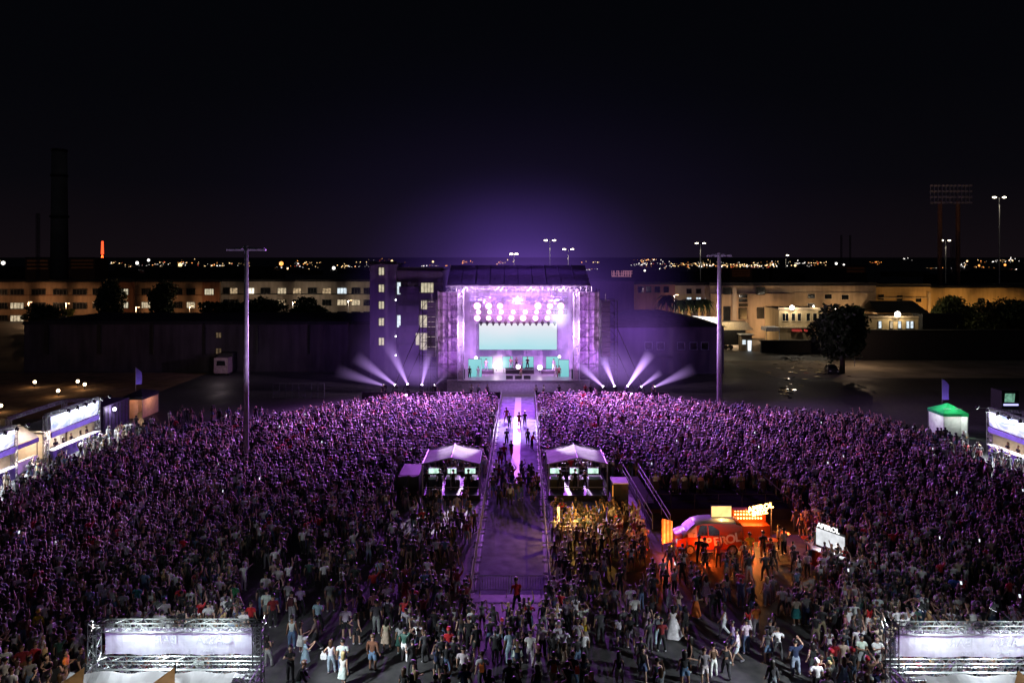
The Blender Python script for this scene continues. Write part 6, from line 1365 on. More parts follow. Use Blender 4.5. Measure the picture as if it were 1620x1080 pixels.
# surveyed people of the foreground: crop, x, y of the head top (crop scale 3.2), description
# top colour, cut, bottom colour, cut, hair, hair colour, pose, facing (b away, f towards camera, l, r), sex, unique detail
SV = """
A 470 505|white tee|black shorts|short dark|relax b m|standing in the open gap beside a woman in black
A 520 540|black tank|black shorts|long dark|hip b f|next to the stocky one in white tee
A 675 570|beige tank|beige dress|long dark|relax b f|alone on the open asphalt
A 748 582|striped tee|dark green skirt|long dark|relax b f|with bare legs on the open asphalt
A 607 650|brown longsleeve|denim shorts|short brown|stand b m|in the middle of the bare asphalt
A 395 672|white tank|pale denim trousers|long brown|hip b f|long hair down the back, near the lattice post
A 455 672|white tee|denim trousers|short dark|relax b m|behind the blond girl in white
A 458 735|white tank|white skirt|long blond|walk b f|blond, at the bottom centre left
A 265 662|pale blue tee|pale blue dress|cap white|phone r f|white cap, pale blue dress
A 190 702|black tee|black trousers|short dark|phone f m|facing the camera beside the lattice post
A 232 790|black longsleeve|pale denim trousers|short brown|bend r m|bending at the bottom edge
A 74 642|black crop|pale grey trousers|long dark|relax b f|flared pale trousers right beside the lattice post
A 198 560|pale grey tank|denim trousers|short dark|stand b f|beyond the one in the pale blue dress
A 243 580|black tank|white skirt|long dark|relax r f|white skirt, black top
A 320 555|patterned tee|dark grey trousers|short dark|walk l m|stepping left on the dark asphalt
A 198 425|white tee|grey trousers|short dark|stand b m|wearing a dark red backpack
A 330 470|pale blue tee|black trousers|short dark|relax b m|pale blue shirt
A 390 378|grey tee|khaki shorts|short dark|relax b m|at the rim of the dark crowd left
A 520 290|dark grey tee|khaki shorts|cap black|stand b m|with black cap
A 642 252|pale blue tee|denim trousers|short dark|relax b m|standing alone in the dark patch
A 625 480|dark grey tee|grey trousers|short dark|stand b m|all in grey
A 610 420|pink tee|black trousers|short dark|stand b m|pale pink shirt
A 682 455|white tee|black trousers|short dark|relax b m|black backpack
A 680 392|white tee|black shorts|short dark|hold b m|white tee above the backpack wearer
A 775 358|dark red tank|dark red dress|long dark|relax b f|long dark red dress
A 838 364|white tee|black trousers|short dark|relax b m|with a dark backpack behind the lane barrier
A 797 482|cream tee|beige trousers|short brown|relax r m|turned right toward the woman in teal
A 832 482|white tank|teal trousers|long dark|hold l f|teal trousers
A 950 412|white tee|black shorts|short dark|bend b m|leaning forward beside the lane barrier
A 1020 282|dark red tank|dark red gown|bun dark|relax b f|dark red gown beside the lane barriers
A 928 500|patterned tank|denim skirt|long dark|hip b f|denim skirt
A 992 610|red tee|red shorts|cap red|relax b m|all in red with red cap
A 948 600|black longsleeve|black skirt|long dark|stand b f|black, white shoes, beside the one in red
A 815 785|green tank|green dress|bun dark|drink r f|green dress at the bottom edge
A 1066 710|white tee|black trousers|short dark|stand b m|broad white tee at the bottom
A 1160 742|white tee|dark grey trousers|short brown|relax b m|carrying an orange bag on the back
A 1240 600|pale blue longsleeve|black skirt|long dark|relax b f|pale denim jacket
A 926 850|black tee|black trousers|short dark|stand b m|only head and shoulders at the bottom edge
A 990 864|black tee|dark grey trousers|short brown|stand b m|dark hair at the bottom edge right of another in black
A 462 432|black tank|black shorts|long dark|relax r f|dark vest
A 65 345|white tee|dark grey trousers|short dark|stand b m|white tee behind the bar corner
A 70 420|white tee|grey shorts|short dark|relax b m|second white tee behind the bar corner
A 102 450|dark red tee|black trousers|short dark|stand b m|dark red shirt behind the bar corner
A 1095 560|black tee|black trousers|short dark|relax b m|in black left of the lane end
A 1132 590|black tee|dark grey shorts|short dark|stand b m|in black with dark grey shorts
A 1262 560|white tank|black shorts|cap red|relax b f|white vest, red cap
A 1300 620|pale blue tee|pale denim trousers|short dark|stand b m|pale blue tee near the lane end
A 180 375|pale grey tee|dark grey shorts|short dark|relax b m|pale grey tee
A 240 400|lilac tee|black trousers|short dark|relax b m|lilac tee
A 130 300|white tee|black trousers|short dark|hip b m|white tee, hand on hip
A 545 430|black tank|black shorts|long brown|relax b f|brown hair, black vest
A 505 200|grey tee|black trousers|short dark|raise b m|arm raised
B 270 587|white tee|dark grey trousers|cap grey|stand b m|grey cap
B 185 587|white tee|black trousers|short dark|stand b m|white tee left of the grey capped one
B 366 565|striped tee|beige shorts|short brown|relax b m|grey striped tee
B 400 560|yellow tank|patterned skirt|long blond|relax b f|blond with yellow top
B 390 490|white tee|black shorts|short dark|film b m|lifting a phone
B 340 735|black tee|denim trousers|short brown|relax b m|orange red bag at the hip
B 300 690|beige tank|beige skirt|long brown|hip r f|beige dress
B 243 742|dark grey tee|khaki shorts|short dark|stand b m|orange backpack
B 165 702|black tank|cream trousers|cap pink|relax b f|pale pink hat
B 125 625|white tee|pale grey trousers|short dark|walk b m|pale trousers
B 60 632|black tank|white skirt|long dark|film b f|white skirt, holding up a phone
B 576 548|white tee|black shorts|long dark|relax b f|dark vest over white tee, long socks
B 652 445|white tee|black trousers|short dark|stand b m|white tee, hands down, in the clearing
B 715 500|patterned tank|patterned dress|long dark|relax b f|patterned dress
B 770 532|white tee|pale denim trousers|short dark|phone b m|grey backpack, holding a phone up with both hands
B 846 505|white tank|white gown|long dark|raise b f|long white dress
B 906 500|black tank|black shorts|long dark|relax b f|black top, small backpack
B 962 408|white tank|orange longskirt|long dark|relax r f|long orange skirt
B 830 400|white longsleeve|white skirt|short dark|relax r f|loose white shirt
B 1015 345|white tank|white dress|long dark|stand b f|narrow white dress in front of the van
B 1070 388|white tee|black trousers|short dark|relax b m|black backpack on a white tee near the van
B 1120 345|cream crop|denim trousers|long dark|hip b f|bare back and blue jeans near the van
B 1105 500|white tank|white trousers|long dark|walk l f|wide white trousers
B 1150 570|lilac tee|navy shorts|short dark|walk l m|lilac and white tee, navy shorts
B 1172 612|white tee|white shorts|short dark|walk l m|patterned white shirt, striding left
B 1217 570|white tee|denim trousers|short dark|stand b m|white tee and blue jeans
B 1266 490|orange tee|grey trousers|short dark|relax b m|orange tee
B 1226 510|red tank|white skirt|long dark|relax b f|red vest, white skirt
B 1050 690|brown tank|white trousers|bun dark|relax b f|white trousers, bun
B 1005 715|grey tee|white shorts|short brown|relax b m|grey tee, white shorts
B 1115 690|black crop|black trousers|bun dark|walk b f|bare backed black outfit
B 932 662|black tank|black dress|long dark|film l f|black dress, holding a glowing phone
B 905 735|black tank|denim shorts|long dark|point b f|denim shorts, arm out
B 695 705|black tank|denim shorts|bun dark|walk f f|walking toward the camera
B 573 740|black tank|beige shorts|long dark|relax b f|black top at the bottom edge
B 548 395|pale grey tee|grey trousers|short dark|stand b m|pale grey tee
B 450 300|white tee|dark grey trousers|short dark|stand b m|white tee in the dark before the ramp
B 1322 362|white tank|pale denim trousers|long blond|relax b f|long blond hair, pale jeans
B 1250 410|black tank|denim shorts|long dark|relax b f|black top near the van
B 480 520|dark grey tee|dark grey trousers|short dark|stand b m|dark clothes
B 20 780|dark grey tee|black trousers|short dark|stand b m|dark grey tee
B 60 800|white tank|black skirt|long dark|relax b f|white vest at the bottom edge
B 100 560|lilac tank|black trousers|long dark|phone b f|lilac top, phone held up
B 310 470|striped tee|black trousers|short dark|stand b m|striped tee near the lane end
B 630 545|black tee|grey shorts|short dark|relax b m|black tee
B 740 445|dark grey tank|black skirt|long brown|relax b f|grey vest
B 790 560|dark red tee|black trousers|short dark|hold b m|dark red tee
C 190 452|cream tee|teal skirt|short dark|relax b f|teal skirt, cream top
C 240 440|grey tee|navy trousers|short dark|stand b m|grey tee beside the teal skirt
C 485 472|white tee|khaki trousers|short dark|stand b m|khaki trousers
C 440 527|pink tee|white shorts|short brown|walk l m|pink shirt, white shorts
C 560 492|red tank|white trousers|long dark|hold b f|red top, white trousers
C 602 440|white tee|black trousers|short dark|relax b m|dark print on a white tee
C 487 388|white tank|black shorts|short dark|relax b m|white vest
C 520 652|white tee|pale grey shorts|cap black|cross f m|facing the camera with crossed arm, black bag
C 600 660|white tee|white shorts|short dark|phone f m|facing the camera, hands together
C 382 670|red tee|dark grey trousers|short brown|relax b m|red shirt
C 415 680|pale yellow tee|beige trousers|short dark|stand b m|pale yellow shirt
C 372 727|dark green tee|white trousers|cap red|relax b m|dark green tee, red cap
C 432 772|pale blue tank|pale blue dress|long brown|relax b f|pale blue dress
C 185 672|navy tee|pale denim trousers|short dark|film b m|navy tee, taking a picture
C 275 690|black tank|dark grey shorts|long dark|relax b f|dark grey shorts
C 287 655|white tank|white dress|cap white|relax b f|white dress with white hat
C 78 545|black tank|black dress|long dark|walk l f|black dress, walking left
C 58 570|dark grey tee|navy trousers|short dark|stand b m|navy trousers
C 70 780|black longsleeve|grey trousers|long dark|stand b f|long black hair at the bottom edge
C 832 432|white tee|grey trousers|short dark|stand b m|broad white shirt behind the right bar
C 910 420|white tee|black trousers|short dark|relax b m|white tee behind the right bar
C 1005 440|white tee|dark grey trousers|short dark|stand b m|big white tee over the right banner
C 1100 442|white tee|black trousers|short brown|stand b m|white tee right part of the right banner
C 1185 480|white tank|denim shorts|long dark|relax b f|white vest over the right banner
C 660 492|white tank|navy skirt|long dark|relax b f|white vest, navy skirt
C 780 472|black tee|black trousers|short brown|headhands b m|both hands behind the head
C 862 530|brown tank|brown skirt|long blond|relax b f|long fair hair, brown top
C 930 552|grey tee|grey shorts|short dark|relax b m|grey tee over the right banner
C 600 752|black tank|black shorts|bun dark|relax b f|black top beside the right lattice post
C 1055 560|pale grey tank|pale grey skirt|bun dark|relax b f|pale grey top
C 1230 540|pale blue tee|black trousers|short dark|stand b m|pale blue tee at right
C 1300 500|white tee|grey trousers|short dark|stand b m|white tee near the right edge
C 990 345|blue tee|black trousers|short dark|stand b m|bright blue tee
C 360 430|dark grey tee|dark grey shorts|short dark|stand b m|dark grey tee
C 300 400|patterned tank|black skirt|long dark|relax b f|patterned top
C 690 290|white tee|black trousers|short dark|stand b m|white tee in the dark at right
C 1160 380|white tee|grey trousers|short dark|stand b m|white tee further back at right
D 195 517|yellow longsleeve|black trousers|cap yellow|stand b m|bright yellow top
D 180 692|red tee|dark red trousers|short brown|stand b m|bright red tee
D 333 732|orange tee|black trousers|short dark|hold r m|bright orange tee
D 365 560|lilac tee|orange skirt|short dark|relax b f|lilac top over orange
D 412 712|black tee|black trousers|short dark|stand r m|black tee beside the lattice post
D 395 640|pale grey tee|grey trousers|short dark|bend l m|stooping in a pale grey shirt
D 60 822|white tee|black trousers|short brown|stand b m|white tee in the corner
D 178 812|black tee|black trousers|short dark|film r m|black tee, arms lifted
D 240 752|dark grey tank|patterned skirt|long dark|hold f f|facing the camera in dark print
D 243 852|white tank|black skirt|short dark|relax b f|white vest in the corner
D 285 780|black tank|black skirt|long dark|relax b f|black top in the corner
D 335 805|patterned tank|beige skirt|long brown|relax f f|beige skirt
D 455 397|pale blue tee|black trousers|short dark|stand b m|pale blue tee over the left banner
D 625 427|pale grey tee|dark grey trousers|short dark|stand b m|big pale grey tee over the left banner
D 570 400|white tank|denim shorts|short dark|relax b m|white vest
D 695 392|teal tee|white shorts|short dark|relax b m|teal tee over the left banner
D 832 462|white tee|black trousers|short dark|stand b m|white tee over the middle of the left banner
D 1055 487|white tee|khaki trousers|short dark|stand b m|white tee right part of the left banner
D 1187 392|green tee|white shorts|short dark|stand b m|green tee
D 1270 482|red tee|black trousers|short dark|stand b m|red tee near the lattice post
D 1230 522|white tee|grey trousers|short dark|stand b m|white tee under the red one
D 1140 420|striped tee|black trousers|short dark|relax b m|striped tee
D 258 560|white tee|black trousers|short dark|relax l m|white shirt turned left
D 110 702|dark red tee|brown trousers|short brown|stand b m|dark red tee
D 685 522|grey tee|black trousers|short dark|stand b m|grey tee close to the banner
D 620 545|white tank|black skirt|bun dark|relax b f|white vest close to the banner
D 640 370|lilac tee|black trousers|short dark|stand b m|lilac tee over the left banner
D 890 495|cream tank|black skirt|long dark|relax b f|cream top close to the banner
D 920 420|dark grey tee|black trousers|short dark|stand b m|dark grey tee
D 1195 455|pink tank|pale grey shorts|long dark|hip b f|pink top
D 30 700|white tee|grey trousers|short dark|stand b m|white tee at the left edge
D 40 440|dark grey tee|dark grey trousers|short dark|stand b m|dark grey tee at the left edge
"""
ORI = {'A':(400,800),'B':(800,800),'C':(1200,800),'D':(0,800)}
FACE = {'b':0,'f':math.pi,'l':R(80),'r':R(-80)}
CUT = {'tee':'T-shirt','tank':'sleeveless top','longsleeve':'long sleeved top','crop':'short top'}
BOT = {'trousers':'trousers','shorts':'shorts','skirt':'skirt','longskirt':'long skirt','dress':'dress','gown':'long dress'}
occ = []
def free(x, y, d): return all((x-a)**2+(y-b)**2 > d*d for a, b in occ)
LABELS = set()
def uniq(lb):
    k = ' '.join(lb.split()[:16]); 
    return k
n_ind = 0
placed = []
for ln in SV.strip().splitlines():
    h_, tp, bt, hr, ps, det = ln.split('|'); c_, hx, hy = h_.split(); px, py = ORI[c_][0]+float(hx)/3.2, ORI[c_][1]+float(hy)/3.2
    pn, fc, sx_ = ps.split(); fem = sx_ == 'f'; pn = {'drink':'relax','cross':'hold'}.get(pn, pn)
    ht = (1.66 if fem else 1.77); D = (CAMH-ht)*F/(py-HY); x = (px-810)*D/F
    # settle overlaps by a small step back
    for _ in range(8):
        if free(x, D, .36): break
        x += rng.normal()*.12; D += rng.uniform(-.05,.2)
    occ.append((x,D)); t_, tk = tp.rsplit(' ',1); b_, bk_ = bt.rsplit(' ',1); hk, hc = hr.split(' ',1)
    if hk == 'cap' and hc not in PAL: hc = 'white'
    lb = f'person in {t_} {CUT[tk]} and {b_} {BOT[bk_]}, {det}' if bk_ not in ('dress','gown') else f'person in {t_} {BOT[bk_]}, {det}'
    lb = ' '.join(lb.split()[:16]).rstrip(',')
    person(x, D, 0, FACE[fc]+rng.normal()*.18, pn, fem, t_, tk, b_, bk_, hk, hc, lb); n_ind += 1; placed.append((x,D,tp,bt,lb)); LABELS.add(lb)
# things carried
M_bag = objmat('bag_cloth', .8, .3, 0, .3)
def bag(x, y, z, col, lb, w_=.3, h=.42, d=.16, rz=0):
    b = MB(); n_ = 6
    for s, sc_ in ((0,.8),(.25,1),(.75,1),(1,.7)):
        b.v += [(x_*w_/2*sc_, y_*d/2*sc_, s*h) for x_, y_ in ((-1,-1),(1,-1),(1,1),(-1,1))]
    for j in range(3):
        for k in range(4): b.f.append((j*4+k,j*4+(k+1) % 4,(j+1)*4+(k+1) % 4,(j+1)*4+k)); b.m.append(0)
    b.f += [(3,2,1,0),(12,13,14,15)]; b.m += [0,0]
    for s in (-1,1): b.tube([(s*w_*.32,d*.4,h*.95),(s*w_*.36,d*.9,h*1.12),(s*w_*.34,d*1.0,h*.4)],.018,4)
    b.v = [(v[0]+x,v[1]+y,v[2]+z) for v in b.v]; o = solo('backpack', b, M_bag, lb, 'bag'); o.color = (*col,1); return o
def carrier(det): return next((p for p in placed if det in p[4]), None)
for det, col, lb, sz in (('dark red backpack',(.06,.012,.02),'dark red backpack on a white T-shirt left of the open asphalt',1),('black backpack',(.012,.012,.014),'black backpack on a white T-shirt in the dark gap left of the lane',1),('with a dark backpack',(.02,.02,.025),'dark backpack worn behind the lane barrier',1),
    ('orange bag on the back',(.6,.14,.03),'small orange bag on the back of a white shirt at the bottom',.75),('orange backpack',(.55,.10,.03),'dark orange backpack on a grey T-shirt at the bottom centre',.8),('grey backpack, holding',(.12,.13,.14),'grey backpack of the one filming with both hands',1),('black backpack on a white tee near',(.012,.012,.014),'black backpack on a white T-shirt near the van',1),('small backpack',(.03,.03,.035),'small dark backpack on a black top in the clearing',.8),('orange red bag',(.6,.06,.03),'orange red bag at the hip of one in black',.7)):
    p = carrier(det)
    if p: bag(p[0]+(.18 if 'hip' in lb else 0), p[1]-.215, (1.0 if 'hip' not in lb else .85)+.02, col, lb, .3*sz, .42*sz, .15*sz)
p = carrier('long hair down the back')
if p: bag(p[0]-.33, p[1]-.02, .70, (.75,.75,.74), 'white shoulder bag of the long haired woman in pale jeans', .3, .3, .12)

# ---- zones where people may stand
def in_box(x, y, x0, x1, y0, y1): return x0 < x < x1 and y0 < y < y1
def blocked(x, D):
    if 40.2 < D < 97 and abs(x-xc(D)) < 2.75: return True
    if 37.1 < D <= 40.2 and abs(x-xc(D)) < 2.2: return True
    if in_box(x,D,-10.2,-2.4,54.6,61.2) or in_box(x,D,2.9,11.8,52.2,61.2): return True
    if in_box(x,D,9.6,22,50.2,57.6) or in_box(x,D,9.2,20.5,43.9,50.2): return True
    if in_box(x,D,19.0,23.2,42.6,45.8) and (x-19.5)*.5+D > 44.6: return True
    if D < 29.6 and (in_box(x,D,-18.6,-9.8,20,30) or x > 15.2): return True
    if x < -43.3-.0 or x > 46.6: return True
    if D > 74 and (x < -40 and D > 82 or x > 43 and D > 75): return True
    return False
def front_limit(x):
    """how far back the crowd reaches at this x"""
    if x < xc(90): return np.interp(x, [-60,-47,-44,-40,-36,-31.5,-26.5,-21,-17.5,-3], [60,78,79,75,76,78.5,82,87,90.5,92.5])
    return np.interp(x, [3,17,23,28,34,40,46,52,60], [93,92,88.5,85.5,83,81,79,75,62])
def density(x, D):
    px = 810+x*F/D
    if D < 46.5:
        if 380 < px < 640:
            if D < 36.8: return .02
            return .22 if D < 40 else .34
        if 640 <= px < 930: return (.45 if D < 34.5 else .72) if D < 40.5 else (.62 if px > 860 else .36)
        if 930 <= px < 1290: return .04 if D < 37.5 else (.26 if D < 41 else .34)
        return .80
    if D < 56 and 590 < px < 760: return .34
    if D > 52 and (x < -39.5 or x > 43): return .42
    if x < -34 and D > 70: return .6
    if D > front_limit(x)-3: return .75
    return 1.0
# fill the rest of the near ground, nearest first
fill = []
step = .64
for gy in np.arange(29.8, 47, step):
    for gx in np.arange(-.78*gy-1.5, .78*gy+1.5, step):
        x = gx+rng.normal()*.17; D = gy+rng.normal()*.17
        if blocked(x, D) or rng.random() > density(x, D): continue
        fill.append((x, D))
fill = [p for p in fill if free(p[0], p[1], .46)]
fill.sort(key=lambda p: p[1])
TOPS = ['white']*8+['black']*19+['grey','dark grey','dark grey','dark grey','pale grey','beige','navy','navy','denim','dark red','brown','dark green','striped','red']
BOTS = ['black']*12+['denim']*4+['dark grey']*4+['navy','pale denim','khaki','grey','white','beige']
def place_words(x, D):
    px = 810+x*F/D
    depth = 'at the very front' if D < 33.5 else ('a few rows in' if D < 37 else ('mid foreground' if D < 41 else 'farther back'))
    if px < 140: z = 'left of the left front bar'
    elif px < 420: z = 'beyond the left front banner'
    elif px < 640: z = 'in the dark gap left of the lane'
    elif px < 752: z = 'left of the lane end'
    elif px < 862: z = 'before the lane end barrier'
    elif px < 960: z = 'right of the lane end'
    elif px < 1100: z = 'left of the van front'
    elif px < 1240: z = 'before the orange van'
    elif px < 1400: z = 'near the white lit bar'
    else: z = 'beyond the right front banner'
    return z, depth
def uniq_label(base, x, D):
    z, dp = place_words(x, D); cand = [f'person with {base}, {z}', f'person with {base}, {z}, {dp}']
    near = sorted(placed, key=lambda p: (p[0]-x)**2+(p[1]-D)**2)
    for q in near[1:7]:
        t_ = q[2].rsplit(' ',1); side = 'right of' if x > q[0] else 'left of'
        cand.append(f'person with {base}, {z}, {side} {t_[0]} {CUT[t_[1]].split()[0]}')
    for c in cand:
        c = ' '.join(c.split()[:16])
        if c not in LABELS: LABELS.add(c); return c
    for q in near[1:40]:
        c = ' '.join(f'person with {base}, beside {q[2].rsplit(" ",1)[0]} top and {q[3]}'.split()[:16])
        if c not in LABELS: LABELS.add(c); return c
    return cand[1]
rest = []
N_IND = 292
for x, D in fill:
    if n_ind >= N_IND: rest.append((x, D)); continue
    fem = rng.random() < .5; t_ = TOPS[rng.integers(len(TOPS))]; b_ = BOTS[rng.integers(len(BOTS))]
    tk = rng.choice(['tee','tank','crop','tee'] if fem else ['tee','tee','tee','tank','longsleeve']); bk_ = rng.choice(['shorts','trousers','skirt','trousers'] if fem else ['trousers','shorts'])
    hk = rng.choice(['long','long','bun'] if fem else ['short','short','short','cap']); hc = rng.choice(['dark','dark','dark','brown','brown','blond']) if hk != 'cap' else rng.choice(['black','white','red','navy'])
    pn = rng.choice(['stand','relax','hip','relax','film','raise','hold','phone','stand']); tk, bk_, hk, hc, pn = map(str,(tk,bk_,hk,hc,pn))
    placed.append((x, D, f'{t_} {tk}', f'{b_} {bk_}', '')); occ.append((x,D))
    hw = f'{hc} {hk} hair' if hk in ('long','short') else (f'{hc} hair bun' if hk == 'bun' else f'{hc} cap')
    person(x, D, 0, rng.normal()*.3, pn, fem, t_, tk, b_, bk_, hk, hc, uniq_label(f'{t_} {CUT[tk]}, {b_} {BOT[bk_]}, {hw}', x, D)); n_ind += 1

# ---- people set apart: lane walkers, band, crews, bar staff
def loose(px, pyfeet, z, face, pn, fem, top, topk, bot, botk, hair, hc, lb, cat='person', group=None, D=None, h=None):
    if D is None: D = (CAMH-z)*F/(pyfeet-HY)
    return person((px-810)*D/F, D, z, face, pn, fem, top, topk, bot, botk, hair, hc, lb, group, h, cat)
GL = 'crew walking in the open lane'
def cx3(x): return 600+x/3.2
def cy3(y): return 620+y/3.2
for cx_,cy_,t_,b_,pn,fc,lb in ((644,152,'dark red','dark red','walk',.5,'person in dark red walking at the far left of the open lane'),(659,180,'black','black','stand',0,'person in black next to the dark red one, far left of the lane'),(708,178,'dark red','dark red','walk',0,'person in dark red on the bright strip at the far end of the lane'),(737,170,'black','dark grey','stand',0,'slim person in black at the far right of the lane'),
    (645,265,'black','black','stand',.2,'person in black alone on the left half of the lane'),(752,265,'dark grey','black','stand',-.3,'person in dark clothes on the right edge of the lane'),(772,290,'red','black','bend',-1.2,'person in red stooping at the right edge of the lane'),(668,330,'black','dark red','walk',-.4,'person in black top and red trousers striding on the lane'),(612,372,'black','dark red','stand',0,'left of two close together on the lane, black top'),(632,355,'dark red','black','walk',0,'right of two close together on the lane, dark red top')):
    loose(cx3(cx_),cy3(cy_),0.01,fc,pn,False,t_,'tee',b_,'trousers','short','dark',lb,group=GL)
rq = np.random.default_rng(5); used_ = []
for k in range(26):
    for _ in range(30):
        D = rq.uniform(54.8,61.5); x = xc(D)+rq.uniform(-2.0,2.0)
        if all((x-a)**2+(D-b)**2 > .3 for a,b in used_): break
    used_.append((x,D)); t_ = ['black','dark grey','black','navy','dark red','grey','white'][k % 7]
    row = 'front' if D > 59 else ('middle' if D > 57 else 'rear'); part = 'left' if x < xc(D)-.7 else ('right' if x > xc(D)+.7 else 'centre')
    person(x,D,.01,rq.normal()*.3,['stand','relax','hip','film'][k % 4],k % 3 == 0,t_,'tee',['black','denim','dark grey'][k % 3],['trousers','shorts'][k % 2],['short','short','long'][k % 3] if k % 3 != 0 else 'long',['dark','brown'][k % 2],f'person in {t_} T-shirt in the group between the control tents, {row} {part}','people standing across the open lane')
# the three at the near lane end: one in red leans over the barrier
person(at(812,0,40).x+.2,38.4,0,.2,'bend',False,'red','tee','black','trousers','short','dark','person in red leaning forward just before the near end of the lane',None)
# band
GB = 'band on the stage'
for px,pf,z,D,t_,b_,pn,lb in ((743,599,1.8,102.3,'black','black','stand','dark clad musician at the far left of the stage'),(756.5,598,1.8,102.6,'white','white','relax','musician in white beside the dark one on the left'),(769,587,2.35,105.6,'white','pale grey','hold','musician in white standing on the left riser'),(808,588,2.45,106.5,'pink','white','hold','musician behind the left keyboard'),(824,598,1.8,102,'pink','cream','phone','singer at the front centre of the stage'),(834.5,588,2.45,106.4,'black','black','hold','dark clad musician at the right keyboard'),(876,590,2.35,105.5,'lilac','white','relax','musician on the right riser'),(880,597,1.8,102.6,'white','white','hold','musician in white at the right front of the stage'),(884.5,598,1.8,102.3,'pink','dark red','relax','rightmost musician on the stage'),(817,588,2.46,107,'dark grey','black','hold','drummer behind the drum kit')):
    loose(px,pf,z,math.pi+rng.normal()*.3,pn,False,t_,'tee',b_,'trousers','short','dark',lb,'musician',GB,D)
for i,px in enumerate((606,689,746,757,771,848,860,884.5,926,934,1034)):
    loose(px,0,0,rng.normal()*.5+(0 if i % 2 else math.pi),'stand',False,['black','black','white','white','grey','white','white','dark grey','dark red','black','grey'][i],'tee','black','trousers','short','dark',f'{ORD[i]} guard from the left standing in the pit before the stage','guard','guards in the pit',97.2)
# control tent crews
for i,(px,D,lb) in enumerate(((675,57.2,'crew member at the left edge of the left control tent'),(696,57.2,'crew member at the middle desk of the left control tent'),(717,57.2,'crew member at the right desk of the left control tent'),(741,57.0,'crew member standing at the right post of the left control tent'),(886,57.2,'crew member at the left desk of the right control tent'),(910,57.2,'crew member at the middle desk of the right control tent'),(925,57.3,'crew member at the right desk of the right control tent'))):
    loose(px,0,.4,rng.normal()*.2,['hold','stand'][i % 2],False,'black','tee','black','trousers','short','dark',lb,'person','control tent crew',D)
# viewing platform guests in the chairs and bar staff
for i,px in enumerate((1037,1066,1082,1108,1172,1205)):
    D = 55.2; x = (px-810)*D/F; T = thing('wheelchair', (x,D,.8), f'{ORD[i]} wheelchair from the left on the viewing platform', 'wheelchair', 'wheelchairs on the viewing platform')
    b = MB(); b.box((x,D,1.28),(.46,.46,.06)); b.box((x,D-.24,1.6),(.46,.05,.6)); b.build('seat', M_black, T)
    for s in (-1,1):
        b = MB(); pts_c = [(x+s*.28,D-.08+.3*math.cos(a),1.1+.3*math.sin(a)) for a in np.linspace(0,2*math.pi,15)]; b.tube(pts_c,.022,4); b.build('wheel', M_dark, T)
        b = MB(); b.bar((x+s*.22,D+.3,.8),(x+s*.22,D+.3,1.1),.05); b.build('caster', M_dark, T)
    person(x,D-.03,.77,rng.normal()*.15,'sit',i % 2 == 1,['white','beige','white','pink','grey','pale grey'][i],'tee','black','trousers','short','dark',f'{ORD[i]} seated guest from the left on the viewing platform','guests on the viewing platform')
for X,s,ys,who in ((-45.6,1,(67,68.2,69.4,70.6,72.2,73.2),'left'),(48.8,-1,(62,63.3,64.5,65.8,67.2),'right')):
    for i,y in enumerate(ys): person(X,y,0,R(-90)*s+rng.normal()*.3,'hold',i % 2 == 0,'black','tee','black','trousers','short' if i % 2 else 'long','dark',f'{ORD[i]} bar keeper in black from the near end behind the {who} bar counter','bar keepers',None,'bar keeper')
for i,(px,D) in enumerate(((190,27.6),(245,27.7),(300,27.6),(352,27.7))):
    pass
for px,D,fc,t_,b_,lb in ((1186,45.0,0,'yellow','khaki','person in yellow top with black bag before the neon bar'),(1207,45.2,.2,'black','black','person in black before the neon bar'),(1219,44.2,0,'dark red','cream','person in dark red top and pale trousers right of the neon bar'),(1106,44.4,0,'black','black','left silhouette against the glowing van'),(1114.5,44.2,0,'black','black','right silhouette against the glowing van'),(1281,44.3,.4,'pink','denim','person with raised arms beside the white lit bar'),(1316,44.9,math.pi,'black','black','bar keeper before the white lit panel'),(1240,45.6,.4,'beige','black','person glowing orange at the right end of the neon bar'),(1232,46.4,.9,'cream','black','second person glowing orange at the right end of the neon bar')):
    loose(px,0,0,fc,'headhands' if 'raised' in lb else 'relax',False,t_,'tee',b_,'trousers','short','dark',lb,D=D)

# ------------------------------------------------------------------ the crowd: everyone too many to count, one object
def crowd_template(arms, legs, fem, levels, longhair):
    sk = skeleton(arms, legs, fem, 0., 0., False); V, Fc, C, bone, tt = grow(sk, levels); reg = np.zeros(len(Fc), int)  # 0 skin 1 top 2 bottom 3 hair 4 shoe
    hc = np.array(sk[0][6])
    for i in range(len(Fc)):
        b, t, c = bone[i], tt[i], C[i]
        if b == 'head': reg[i] = 3 if (c[1] < hc[1]+.035 or c[2] > hc[2]+.045) else 0
        elif b == 'neck': reg[i] = 3 if longhair else 0
        elif b == 'torso': reg[i] = 1 if c[2] > .98 else 2
        elif b == 'uarm': reg[i] = 1 if t < .6 and not fem else (1 if t < .25 else 0)
        elif b == 'thigh': reg[i] = 2 if (t < .75 or not fem) else 0
        elif b == 'shin': reg[i] = 2 if not fem else 0
        elif b == 'foot': reg[i] = 4
        if longhair and b == 'torso' and c[1] < -.03 and c[2] > 1.22 and abs(c[0]) < .09: reg[i] = 3
    tri = []; rg = []
    for f, r in zip(Fc, reg):
        for k in range(1, len(f)-1): tri.append((f[0],f[k],f[k+1])); rg.append(r)
    return V, np.array(tri), np.array(rg)
AR = [('down','drink'),('down','down'),('down','up'),('phone','phone'),('up','up'),('hip','down'),('upbent','upbent'),('drink','cross')]
near_t = [crowd_template(a, l, f, 1, f) for a, l, f in (((AR[0]),'contra',False),((AR[1]),'stand',True),((AR[2]),'stand',False),((AR[3]),'stand',True),((AR[5]),'contra',True),((AR[7]),'wide',False))]
